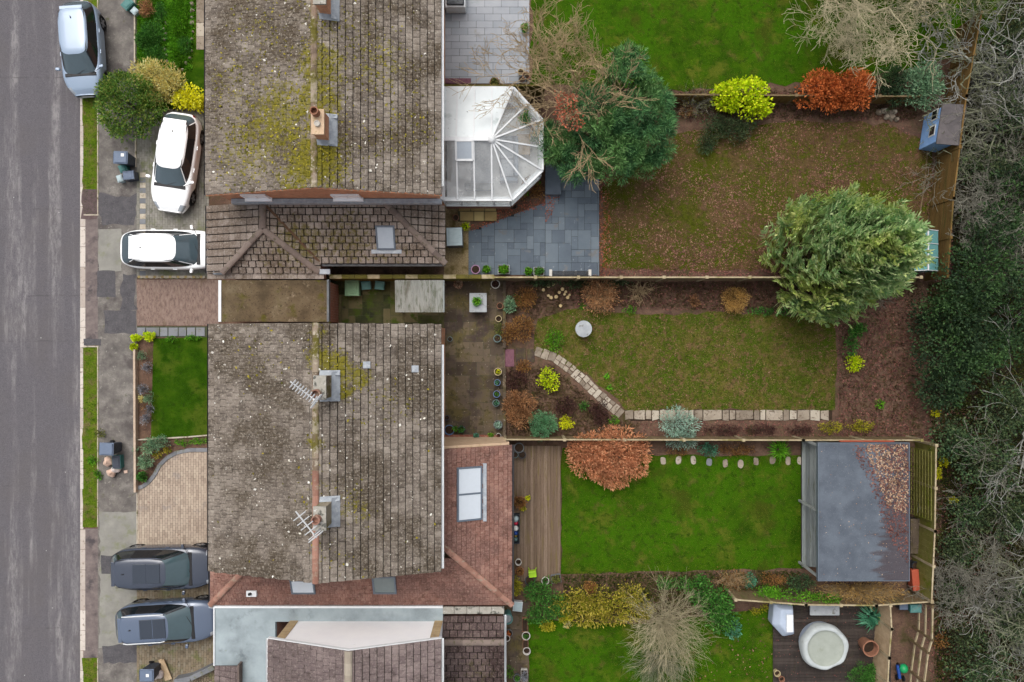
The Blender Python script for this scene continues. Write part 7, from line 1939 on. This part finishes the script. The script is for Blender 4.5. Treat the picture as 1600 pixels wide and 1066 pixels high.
for x in (1270, 1304): MB().box(WX(x,.5),WY(960,.5),.12,WX(x+4,.5),WY(946,.5),.458).build('leg', MAT['concrete'], be)
pot('large terracotta urn on the dark deck', 1361, 1014, 12.5, .75, MAT['pot_terracotta'], z0=.12, empty=True)
pot('small tan pot by the lawn edge of the dark deck', 1215, 1053, 5, .3, MAT['pot_cream'], z0=.12, empty=True)
pot('small grey brown pot next to the small tan pot', 1222, 1062, 4.5, .3, MAT['pot_terracotta'], z0=.12, empty=True)
crate('teal lidded compost bin in the strip behind the curving screen', 1431, 951, 0, .45, .32, .8, MAT['bin_teal'], MAT['lid_teal'], name='compost_bin', cat='bin')
crate('dark slate box in the corner of the compost strip', 1412, 947, 0, .36, .3, .6, MAT['bin_dark'], MAT['bin_grey'], name='storage_box')
bl = thing('toy_ball', 'shiny green ball in the compost strip', 'ball', (WX(1413,.3), WY(1046,.3), 0))
MB().lathe((WX(1413,.3),WY(1046,.3),0),[(.05,.0),(.16,.06),(.21,.2),(.16,.34),(.05,.4)],16).build('ball', MAT['green_plastic'], bl, smooth=True); MB().lathe((WX(1413,.3),WY(1046,.3),0),[(.214,.17),(.216,.2),(.214,.23)],16,close=False).build('stripe', MAT['pot_teal'], bl)
bk = thing('toy_trike', 'dark blue toy trike beside the green ball', 'toy', (WX(1407,.3), WY(1050,.3), 0))
MB().tube([(WX(1403,.3),WY(1040,.3),.25),(WX(1406,.3),WY(1060,.3),.3)],.07,8).build('frame', MAT['blue_plastic'], bk)
for x, y in ((1401,1058),(1411,1060),(1403,1040)): MB().tube([(WX(x,.1)-.03,WY(y,.1),.13),(WX(x,.1)+.03,WY(y,.1),.13)],.13,12).build('wheel', MAT['rubber'], bk)
pot('black pot in the passage behind the shed', 1432, 885, 7, .5, MAT['pot_black'])
oo = thing('barrow', 'orange wheelbarrow tray stood up behind the shed', 'wheelbarrow', (WX(1430,.6), WY(906,.6), 0))
MB().obox((WX(1430,.7),WY(906,.7)),.32,.95,.25,.78,.08,.8).build('tray', MAT['orange_plastic'], oo, bevel=.03); MB().tube([(WX(1430,.3),WY(922,.3),.2),(WX(1431,.3),WY(922,.3)+.0,.2)],.18,12).build('wheel', MAT['rubber'], oo)
for s in (-.1,.1): MB().tube([(WX(1430,.4)+s,WY(922,.4),.25),(WX(1430,.4)+s,WY(890,.4),.2)],.02,6).build('handle', MAT['metal_galv'], oo)
wsx = crate('plum grey lidded chest in the passage behind the shed', 1430, 838, 0, .42, 1.5, .5, MAT['wood_deck_dark'], MAT['slab_brown'], name='storage_chest', cat='chest')

# ------------------------------------------------------------------ plants of the front gardens
shrub('round_shrub', 'large clipped round green shrub at the pavement edge', [(199,163,54,57,2.2)], MAT['leaf_round'], (.12,.07), .22, .35, 2.4, wob=.03, fill=.2)
shrub('tan_shrub', 'feathery straw tan bush behind the round green shrub', [(236,116,38,27,1.3),(264,132,29,29,1.2),(250,150,22,20,1.0)], MAT['leaf_tan'], (.16,.035), .2, .8, 1.5)
shrub('yellow_shrub', 'bright yellow bush against the north house front', [(296,152,27,22,1.1),(283,156,20,14,.9),(312,160,16,14,.9)], MAT['leaf_yellow'], (.10,.08), .14, .3, 1.3)
shrub('brown_shrub', 'small brown leafless bush in the front bed corner', [(228,12,14,15,.6)], MAT['leaf_brown'], (.07,.03), .16, .5)
shrub('ground_cover', 'lush green ground cover left of the white stone line', [(238,56,20,26,.35),(246,84,18,16,.3),(226,64,14,26,.3)], MAT['leaf_mid'], (.09,.04), .16, .5, 1.4, 'plant')
shrub('ground_cover', 'bright grassy ground cover right of the white stone line', [(278,28,20,40,.35),(276,84,18,24,.35)], MAT['leaf_grass'], (.10,.03), .16, .8, 1.4, 'plant')
shrub('ground_cover', 'dark green ground cover beside the lower white stones', [(288,72,11,18,.4),(250,20,10,18,.4)], MAT['leaf_mid'], (.08,.035), .15, .5, 1.4, 'plant')
shrub('lime_plant', 'lime green trailing plant over the pavement by the slab path', [(212,528,9,5,.4),(233,525,9,8,.4),(209,542,6,6,.3)], MAT['leaf_lime'], (.08,.05), .14, .3, 1.2, 'plant')
shrub('lime_plant', 'small green plant below the middle of the grey slab path', [(268,530,11,4,.25),(300,528,14,3,.2)], MAT['leaf_grass'], (.07,.04), .12, .4, 1.1, 'plant')
for i, (x, y, r, lab) in enumerate(((222,556,7,'grey green lavender tuft nearest the lime plant'),(230,574,8,'grey lavender tuft, second down the front bed'),(224,608,9,'blue grey lavender clump in the middle of the front bed'),(233,622,8,'grey green lavender clump beside the front lawn middle'),(228,654,9,'large grey lavender clump in the lower front bed'),(233,640,7,'small grey lavender clump above the large one'))):
    shrub('lavender', lab, [(x,y,r,r*1.15,.5)], MAT['leaf_lav'] if i % 3 else MAT['leaf_greygreen'], (.10,.022), .12, .9, 1.3, 'plant', 'lavender clumps in the front bed')
shrub('yellow_plant', 'small straw coloured plant in the lavender bed', [(220,624,4,7,.35)], MAT['leaf_tan'], (.08,.03), .1, .8, 1.2, 'plant')
shrub('rust_plant', 'rusty red low plant below the straw coloured one', [(228,636,9,4,.25)], MAT['leaf_rust'], (.06,.03), .1, .4, 1.0, 'plant')
shrub('sage_shrub', 'blue green rounded shrub beside the front lawn corner', [(252,690,13,10,.7)], MAT['leaf_greygreen'], (.09,.04), .16, .4)
shrub('sage_shrub', 'larger blue green shrub inside the pinkish wall', [(234,698,14,16,.8),(226,722,12,14,.7)], MAT['leaf_greygreen'], (.09,.04), .16, .4)
shrub('green_shrub', 'small mid green shrub at the tip of the curved bed', [(222,745,8,8,.5)], MAT['leaf_mid'], (.08,.05), .13, .4)
shrub('golden_plant', 'golden yellow plant inside the curved kerb', [(245,709,10,6,.4),(260,702,8,5,.3)], MAT['leaf_gold'], (.10,.05), .12, .4, 1.2, 'plant')
shrub('ground_cover', 'strip of low green cover above the curved kerb', [(285,692,15,5,.2),(312,690,15,5,.2)], MAT['leaf_grass'], (.06,.03), .1, .5, 1.1, 'plant')
shrub('verge_weed', 'dark green weed on the verge beside the slate bin', [(155,677,9,7,.3)], MAT['leaf_olive'], (.08,.05), .12, .4, 1.1, 'plant')
shrub('verge_weed', 'pale green weed on the pavement by the pinkish wall', [(212,703,4,7,.3)], MAT['leaf_greygreen'], (.07,.04), .1, .4, 1.0, 'plant')
shrub('verge_weed', 'leafy weeds on the verge below the rubbish bags', [(152,742,10,9,.2),(145,720,9,9,.15)], MAT['leaf_grass'], (.07,.035), .12, .4, 1.0, 'plant')

# ------------------------------------------------------------------ rear gardens: north
pine('pine_tree', 'large blue green pine leaning over the slate patio', [(985,120,48,4.6,2.6),(1010,165,52,4.2,2.6),(1020,215,40,3.6,2.2),(960,225,50,3.8,2.4),(905,235,44,3.2,2.0),(870,225,34,2.8,1.6),(935,165,50,4.6,2.4),(985,90,24,4.4,1.6),(1000,252,26,2.6,1.6),(850,205,22,2.4,1.2),(1040,190,20,3.2,1.6),(920,258,24,2.2,1.4)], (WX(945,0), WY(235,0)), MAT['leaf_pine'])
baretree('bare_tree', 'bare tan branched tree in front of the pine', 893, 172, 6.0, .66, MAT['bark_tan'], 5, 4, .15, .12, .008, (.02,.06), .42, .22, 10, .66, seed=41)
litter('fallen_leaves', 'orange needles caught in the bare tree before the pine', PG([(868,140),(900,145),(915,195),(895,205),(866,182)], 5.0), 330, MAT['fallen_red'], .10, 44, z=4.8, flat=.3)
shrub('lime_shrub', 'bright yellow green domed bush behind the leafy lawn', [(1160,148,48,31,2.0),(1185,166,25,22,1.6),(1135,150,25,25,1.8)], MAT['leaf_lime'], (.13,.10), .17, .35, 2.2)
shrub('dark_shrub', 'feathery dark green shrub beneath the yellow green bush', [(1140,200,46,22,.9),(1105,225,20,14,.6)], MAT['leaf_dark2'], (.14,.035), .24, .6, 1.4, fill=.5)
twigshrub('bare_shrub', 'thin bare shrub between the pine and the yellow green bush', 1088, 160, 34, 34, 1.6, MAT['bark_ash'], 50, .2, .006, leafm=(MAT['leaf_olive'],2,.06,.03))
shrub('beech_hedge', 'rust orange beech bush behind the leafy lawn', [(1285,140,45,33,2.0),(1330,138,46,33,2.0),(1308,150,52,23,1.7)], MAT['leaf_orange'], (.11,.07), .2, .3, 2.0)
shrub('dark_evergreen', 'dark evergreen bush between the orange beech and the grey green shrub', [(1392,130,28,38,1.5)], MAT['leaf_dark'], (.10,.05), .22, .3)
shrub('greygreen_shrub', 'loose grey green shrub above the blue playhouse', [(1443,132,37,40,1.9)], MAT['leaf_greygreen'], (.13,.06), .24, .4, 2.0)
rk = thing('rock_pile', 'mossy pale rocks below the dark evergreen bush', 'rocks', (WX(1385), WY(178), 0))
for i_, (x, y, r_) in enumerate(((1372,176,5),(1380,174,6),(1388,178,6),(1396,176,5),(1392,184,6),(1400,187,4),(1384,183,5))): MB().lathe((WX(x),WY(y),0),[(M_(r_)*.95,-.02),(M_(r_),.08),(M_(r_)*.55,.2)],8,.3,i_).build('stone', MAT['stone'], rk)
baretree('bare_tree', 'wide pale bare tree over the top of the north lawn', 1310, -20, 7.0, .9, MAT['bark_pale'], 6, 4, .20, .17, .007, (-.02,.0), .08, .13, 11, .66, seed=52)
baretree('bare_tree', 'second pale bare tree over the north lawn, nearer the fence', 1430, 10, 5.4, .8, MAT['bark_green'], 6, 3, .22, .13, .007, (0,0), .1, .15, 9, .66, seed=53)
baretree('twisted_tree', 'grey twisted bare tree beyond the blue playhouse', 1560, 110, 6.4, .85, MAT['bark_grey'], 4, 4, .5, .17, .016, (-.05,0), .06, .15, 10, .74, seed=54)
baretree('twisted_tree', 'mossy twisted bare tree overhanging the tall brown fence', 1545, 215, 5.4, .9, MAT['bark_green'], 4, 4, .42, .14, .013, (-.1,0), .06, .15, 9, .74, seed=55)
baretree('bare_tree', 'ash grey bare tree halfway down the tall brown fence', 1560, 290, 4.6, .85, MAT['bark_ash'], 5, 4, .2, .11, .007, (-.05,.0), .08, .15, 10, .66, seed=56)
conifer('cypress_tree', 'large feathery cypress leaning over the fence end', 1264, 412, 8.1, 2.1, MAT['leaf_cypress'], lambda t: float(np.interp(t, [0,.1,.2,.5,.75,.9,1], [.86,.98,1,.76,.50,.28,.05])), 1500, 1.5, 3.6)
shrub('brown_plant', 'brown heathery plant at the edge of the pine', [(1075,172,16,12,.5)], MAT['leaf_brown'], (.08,.03), .14, .6, 1.0, 'plant')
# slate patio planting
shrub('border_plants', 'mixed autumn plants between conservatory and slate patio', [(828,290,14,16,.35),(840,300,12,14,.35),(815,306,10,8,.3)], MAT['leaf_rust'], (.08,.045), .12, .5, 1.0, 'plant')
shrub('border_plants', 'small green plants amid the autumn border by the conservatory', [(822,302,6,6,.4),(838,284,7,6,.4)], MAT['leaf_grass'], (.07,.04), .1, .5, 1.1, 'plant')
shrub('climber', 'dark green sprig growing over the conservatory roof edge', [(820,186,10,14,.6,2.2)], MAT['leaf_mid'], (.10,.04), .16, .5, .8, 'plant', base=(WX(830),WY(190),0))

# ------------------------------------------------------------------ middle garden
shrub('rust_shrub', 'russet brown low bush behind the scattered logs', [(820,466,22,20,.7)], MAT['leaf_rust'], (.08,.035), .18, .5, 1.1)
shrub('pale_shrub', 'pale variegated shrub beside the pink pot', [(797,476,9,15,.7)], MAT['leaf_greygreen'], (.11,.05), .14, .5, 1.2)
shrub('green_shrub', 'small green shrub right of the pale variegated shrub', [(810,468,8,8,.5)], MAT['leaf_mid'], (.08,.045), .12, .5, 1.1)
shrub('rust_shrub', 'broad brown shrub with yellow leaves by the patio wall', [(812,514,26,22,.8),(795,522,14,18,.6)], MAT['leaf_rust'], (.09,.045), .18, .4, 1.1)
shrub('olive_climber', 'olive green plant spilling onto the patio wall', [(780,516,8,14,.5)], MAT['leaf_olive'], (.08,.05), .12, .4, 1.1, 'plant')
twigshrub('copper_grass', 'copper brown dry clump below the grey bench', 938, 462, 27, 27, .9, MAT['bark_tan'], 150, .15, .006, leafm=(MAT['leaf_brown'],4,.12,.03))
twigshrub('bare_shrub', 'pale arching bare twigs right of the copper clump', 1000, 455, 32, 24, .9, MAT['bark_tan'], 42, .3, .008)
shrub('straw_shrub', 'rounded straw coloured shrub against the long fence', [(1150,468,24,23,.9)], MAT['leaf_straw'], (.09,.022), .15, .9, 1.6)
shrub('straw_plant', 'small dried straw plant left of the rounded straw shrub', [(1086,470,9,12,.4)], MAT['leaf_brown'], (.08,.025), .1, .9, 1.1, 'plant')
shrub('ivy', 'dark ivy along the foot of the fence behind the logs', [(850,441,34,5,.5),(905,444,26,6,.5),(960,442,30,6,.4)], MAT['leaf_dark2'], (.09,.06), .14, .2, 1.1, 'plant')
shrub('green_plant', 'green creeping plant below the rounded straw shrub', [(1190,486,22,6,.25),(1225,488,16,5,.2)], MAT['leaf_mid'], (.08,.05), .12, .3, 1.1, 'plant')
shrub('green_plant', 'small bright weed at the top edge of the worn lawn', [(910,478,6,4,.2),(985,484,12,5,.2)], MAT['leaf_grass'], (.08,.04), .1, .5, 1.1, 'plant')
shrub('green_plant', 'soft green clump in the worn lawn near the path start', [(866,532,17,20,.25)], MAT['leaf_grass'], (.09,.03), .14, .6, .7, 'plant', fill=.5)
shrub('lime_shrub', 'bright green leafy plant inside the bend of the path', [(856,592,20,22,.5)], MAT['leaf_lime'], (.11,.045), .16, .6, .9, 'plant', fill=.5)
shrub('plum_shrub', 'dark plum bush beside the patio wall above the copper dome', [(806,592,18,18,.7)], MAT['leaf_plum'], (.08,.04), .16, .5, 1.1)
shrub('copper_dome', 'domed copper brown shrub beside the patio wall', [(812,638,28,34,1.1)], MAT['leaf_brown'], (.12,.03), .16, .9, 1.7)
shrub('dwarf_fir', 'rounded blue green dwarf fir in the middle garden corner', [(848,664,24,25,1.1)], MAT['leaf_fir'], (.13,.025), .12, .9, 2.0)
shrub('gold_shrub', 'small bright gold shrub right of the dwarf fir', [(885,660,13,11,.5)], MAT['leaf_yellow2'], (.08,.04), .11, .5, 1.3)
shrub('plum_shrub', 'dark plum shrub between path and dwarf fir', [(885,634,20,14,.6)], MAT['leaf_plum'], (.08,.04), .16, .5, 1.0)
shrub('plum_shrub', 'dark plum shrub tucked inside the lower path bend', [(938,645,17,22,.6)], MAT['leaf_plum'], (.08,.04), .16, .5, 1.0)
shrub('rust_shrub', 'small russet plant at the start of the stone path', [(818,572,13,12,.4)], MAT['leaf_rust'], (.08,.04), .13, .5, 1.0)
shrub('green_plant', 'small green rosette between the two plum shrubs', [(912,635,9,8,.3)], MAT['leaf_mid'], (.09,.04), .1, .5, 1.0, 'plant')
shrub('green_plant', 'little green plant at the elbow of the stone path', [(960,656,9,6,.25)], MAT['leaf_grass'], (.08,.04), .1, .5, 1.0, 'plant')
for lab, x, y in (('bright green weed rosette low on the worn lawn', 953, 605), ('small weed rosette above the bright green one', 948, 588)): tuft('weed', lab, x, y, 6, .1, MAT['leaf_grass'], 30, .06)
shrub('sage_bush', 'silvery blue green bush over the flagstone path', [(1062,660,36,24,1.1),(1065,685,28,18,.9)], MAT['leaf_sage'], (.13,.03), .2, .7, 1.1)
shrub('yellow_plant', 'yellow green plants at the end of the flagstone path', [(1298,668,20,10,.4),(1345,666,26,9,.4)], MAT['leaf_ygreen'], (.10,.03), .14, .8, .9, 'plant')
shrub('green_plant', 'green shrublet in the narrow leafy bed by the lawn end', [(1330,535,12,28,.5),(1342,515,14,12,.4)], MAT['leaf_mid'], (.11,.06), .15, .4, .8, 'plant')
shrub('lime_plant', 'lime green plant in the leafy bed below the green shrublet', [(1336,568,16,14,.4)], MAT['leaf_lime'], (.12,.06), .14, .4, .9, 'plant')
shrub('green_plant', 'single green sprout in the leafy bed near the woodland', [(1376,632,9,7,.3)], MAT['leaf_grass'], (.10,.05), .1, .4, .9, 'plant')
twigshrub('bare_shrub', 'bare brown twigs below the big cypress', 1372, 462, 34, 22, 1.0, MAT['bark_ash'], 40, .25, .007)
shrub('plum_shrub', 'low dark heather along the bed under the flagstones', [(1130,672,34,8,.35),(1190,672,30,8,.35),(1250,672,24,8,.3)], MAT['leaf_plum'], (.07,.03), .13, .6, .9)

# ------------------------------------------------------------------ shed garden
shrub('copper_bush', 'big copper brown bush straddling the low grey fence', [(950,705,66,40,1.6),(925,712,46,36,1.4),(985,712,40,36,1.4),(955,740,34,26,1.2)], MAT['leaf_copper'], (.15,.04), .22, .7, 1.7)
shrub('green_shrub', 'blue green low shrub on the lawn side of the grey fence', [(1108,703,19,11,.5)], MAT['leaf_teal'], (.09,.04), .13, .5, 1.3)
tuft('strap_plant', 'bright green strap leaved plant beside the stepping stones', 1215, 702, 22, .4, MAT['leaf_grass'], 110, .035)
shrub('brown_plant', 'dry brown bed plants behind the stepping stones', [(1150,702,34,10,.3),(1060,705,20,9,.3)], MAT['leaf_rust'], (.07,.025), .13, .7, .8, 'plant')
shrub('hedge', 'yellow green loose hedge along the bottom lawn', [(935,940,40,26,1.1),(985,930,26,22,1.1),(890,945,34,24,1.0),(960,962,40,16,.9),(920,968,30,12,.8),(1000,955,24,20,.9)], MAT['leaf_gold'], (.12,.05), .2, .5, 1.2)
shrub('hedge', 'green leafy shrub between lime chair and yellow hedge', [(845,925,26,24,1.0),(842,960,24,20,.9),(870,945,24,26,1.0)], MAT['leaf_mid'], (.10,.05), .18, .5, 1.2)
shrub('hedge', 'yellow tipped low shrub at the bottom lawn corner', [(855,978,14,9,.5),(885,962,16,12,.7)], MAT['leaf_ygreen'], (.10,.05), .14, .5, 1.2)
shrub('yellow_shrub', 'olive yellow shrub beside the red roof corner', [(807,917,10,16,.8)], MAT['leaf_ygreen'], (.10,.04), .15, .5, 1.2)
shrub('rust_shrub', 'russet shrub in the border left of the bare tree', [(923,918,11,10,.6)], MAT['leaf_rust'], (.09,.05), .14, .5, 1.1)
tuft('dry_plant', 'pale dried plant on the bottom lawn edge', 886, 974, 9, .4, MAT['leaf_tan'], 60, .03)
twigshrub('bare_bush', 'big pale bare bush between the shed lawn and bottom lawn', 1045, 985, 72, 82, 2.6, MAT['bark_pale'], 190, .18, .007, sub=8, leafm=(MAT['leaf_olive'],1,.05,.025))
twigshrub('bare_bush', 'grey green bare stems at the edge of the bottom lawn', 1030, 1040, 60, 40, 1.6, MAT['bark_green'], 190, .08, .006, sub=5)
shrub('evergreen_shrub', 'glossy green shrub right of the big bare bush', [(1118,945,34,30,1.6),(1130,970,26,26,1.4),(1095,930,24,22,1.3)], MAT['leaf_mid'], (.15,.07), .22, .5, 1.4)
shrub('evergreen_shrub', 'blue green side of the shrub nearest the covered barbecue', [(1145,982,16,18,1.0)], MAT['leaf_teal'], (.13,.06), .18, .5, 1.2)
shrub('border_shrub', 'green border bush below the shed lawn, left of the brown stems', [(1065,912,20,11,.6),(1040,912,16,10,.6),(1095,908,16,10,.5)], MAT['leaf_mid'], (.09,.05), .15, .5, 1.1)
shrub('border_shrub', 'dark green border bush against the shed corner', [(1252,910,24,15,.8)], MAT['leaf_dark2'], (.10,.05), .18, .5, 1.2)
shrub('border_shrub', 'small dark green border bush between brown stems and shed', [(1172,908,10,14,.6)], MAT['leaf_teal'], (.08,.05), .15, .5, 1.1)
twigshrub('dry_shrub', 'brown dry stems along the border below the shed lawn', 1145, 908, 34, 16, .8, MAT['bark_tan'], 70, .3, .007, leafm=(MAT['leaf_rust'],2,.08,.03))
shrub('rust_shrub', 'reddish brown border plant left of the shed', [(1208,905,22,10,.5)], MAT['leaf_rust'], (.09,.04), .14, .5, 1.1)
twigshrub('dry_grass', 'tawny dry grass overhanging the wavy fence below the shed', 1345, 925, 75, 14, 1.7, MAT['bark_tan'], 240, .10, .006, sub=4, leafm=(MAT['leaf_straw'],2,.16,.02))
shrub('ivy', 'green ivy over the wavy tan fence', [(1240,932,40,9,1.6),(1290,934,30,7,1.6),(1200,925,24,8,1.4)], MAT['leaf_grass'], (.08,.05), .15, .3, 1.0, 'plant')
tuft('yucca', 'spiky green yucca on the dark deck by the screen', 1354, 961, 26, .6, MAT['leaf_teal'], 70, .07)
shrub('green_shrub', 'lime shrub at the foot of the pale curving screen', [(1380,968,7,10,.8)], MAT['leaf_grass'], (.09,.05), .12, .5, 1.1)
shrub('green_shrub', 'dark green mound on the deck below the large urn', [(1352,1056,34,20,.7)], MAT['leaf_mid'], (.08,.04), .16, .5, 1.4)
shrub('green_plant', 'grassy sprig at the bottom of the rear yard wall', [(796,1050,10,9,.4)], MAT['leaf_grass'], (.14,.02), .12, .7, .8, 'plant')
shrub('lime_plant', 'small weeds along the barbecue edge of the lawn', [(1180,956,12,5,.2),(1195,950,8,5,.2)], MAT['leaf_ygreen'], (.06,.04), .1, .4, .8, 'plant')

# ------------------------------------------------------------------ woodland behind the gardens
shrub('holly_tree', 'dark glossy evergreen tree at the end of the long fence', [(1530,430,70,60,4.2),(1500,480,54,50,3.6)], MAT['leaf_dark'], (.14,.08), .34, .3, 1.3, 'tree')
shrub('holly_tree', 'dark evergreen tree behind the leafy bed', [(1490,560,60,56,3.4),(1545,540,60,50,3.8),(1475,610,40,40,2.8)], MAT['leaf_dark'], (.14,.08), .34, .3, 1.3, 'tree')
shrub('holly_tree', 'dark evergreen tree in the woodland, right of the cypress tip', [(1560,360,56,46,4.2)], MAT['leaf_dark'], (.14,.08), .34, .3, 1.2, 'tree')
shrub('holly_tree', 'olive dark ivy covered tree behind the shed passage', [(1500,690,50,44,3.0),(1545,720,60,50,3.4)], MAT['leaf_dark2'], (.13,.08), .34, .3, 1.1, 'tree', fill=.5)
shrub('holly_tree', 'olive dark ivy covered tree at the lower woodland edge', [(1575,640,54,60,3.6),(1580,800,50,56,3.2)], MAT['leaf_dark2'], (.13,.08), .34, .3, 1.1, 'tree', fill=.5)
shrub('holly_tree', 'dark evergreen shrub mass at the woodland bottom corner', [(1540,1050,60,40,2.6),(1590,960,44,60,3.0)], MAT['leaf_dark2'], (.13,.08), .32, .3, 1.0, 'tree', fill=.5)
shrub('holly_tree', 'dark undergrowth behind the tall brown fence', [(1540,260,44,40,2.4),(1580,180,44,60,2.8),(1590,60,50,60,3.0)], MAT['leaf_dark2'], (.13,.08), .32, .3, .8, 'tree', fill=.6)
shrub('daffodils', 'yellow flowers at the woodland edge behind the shed fence', [(1475,722,10,9,.3),(1466,740,4,10,.3),(1490,782,7,4,.3),(1462,645,7,5,.3)], MAT['leaf_yellow'], (.09,.06), .1, .3, .35, 'plant')
baretree('bare_tree', 'pale bare tree spreading over the dark evergreens', 1600, 655, 6.4, .75, MAT['bark_grey'], 5, 3, .15, .13, .008, (-.28,.06), .15, .18, 9, .74, seed=71)
baretree('bare_tree', 'slender bare tree behind the shed passage', 1575, 760, 5.2, .75, MAT['bark_ash'], 5, 3, .16, .12, .008, (-.1,0), .12, .16, 9, .66, seed=72)
baretree('bare_tree', 'mossy pale bare tree at the lower woodland edge', 1575, 905, 6.0, .85, MAT['bark_green'], 5, 3, .30, .15, .008, (-.1,0), .06, .15, 10, .74, seed=73)
baretree('bare_tree', 'grey lichened bare tree in the woodland bottom corner', 1580, 1010, 6.0, .85, MAT['bark_grey'], 5, 3, .34, .15, .009, (-.12,.02), .06, .15, 10, .74, seed=74)
shrub('rust_plant', 'rusty bracken patch beside the open rail fence', [(1470,1002,16,14,.4)], MAT['leaf_rust'], (.10,.05), .16, .4, .9, 'plant')

shrub('holly_tree', 'low dark evergreen behind the upper end of the shed fence', [(1520,800,50,44,2.2),(1500,860,40,40,1.8)], MAT['leaf_dark2'], (.13,.07), .3, .3, .8, 'tree', fill=.6)
shrub('holly_tree', 'low dark evergreen beside the open rail fence', [(1510,1000,44,40,1.8),(1490,930,30,40,1.4)], MAT['leaf_dark2'], (.13,.07), .3, .3, .6, 'tree', fill=.6)
shrub('holly_tree', 'dark evergreen rising at the right of the mossy twisted tree', [(1600,300,60,70,3.6)], MAT['leaf_dark'], (.14,.08), .34, .3, 1.0, 'tree')
shrub('holly_tree', 'dark evergreen at the woodland edge level with the round table', [(1610,480,60,70,4.4),(1460,500,40,40,2.2)], MAT['leaf_dark'], (.14,.08), .34, .3, 1.2, 'tree')
baretree('bare_tree', 'pale tangled bare tree beside the compost strip', 1568, 965, 4.4, .9, MAT['bark_green'], 5, 3, .30, .12, .008, (0,0), .05, .15, 10, .74, seed=82)
baretree('bare_tree', 'thin brown bare tree behind the compost bins', 1500, 890, 3.4, .9, MAT['bark_ash'], 5, 4, .24, .08, .007, (0,0), .05, .15, 9, .68, seed=83)
baretree('bare_tree', 'tangled bare tree between cypress and playhouse fence', 1580, 360, 5.2, .9, MAT['bark_ash'], 5, 4, .26, .12, .009, (-.1,0), .05, .15, 9, .68, seed=84)
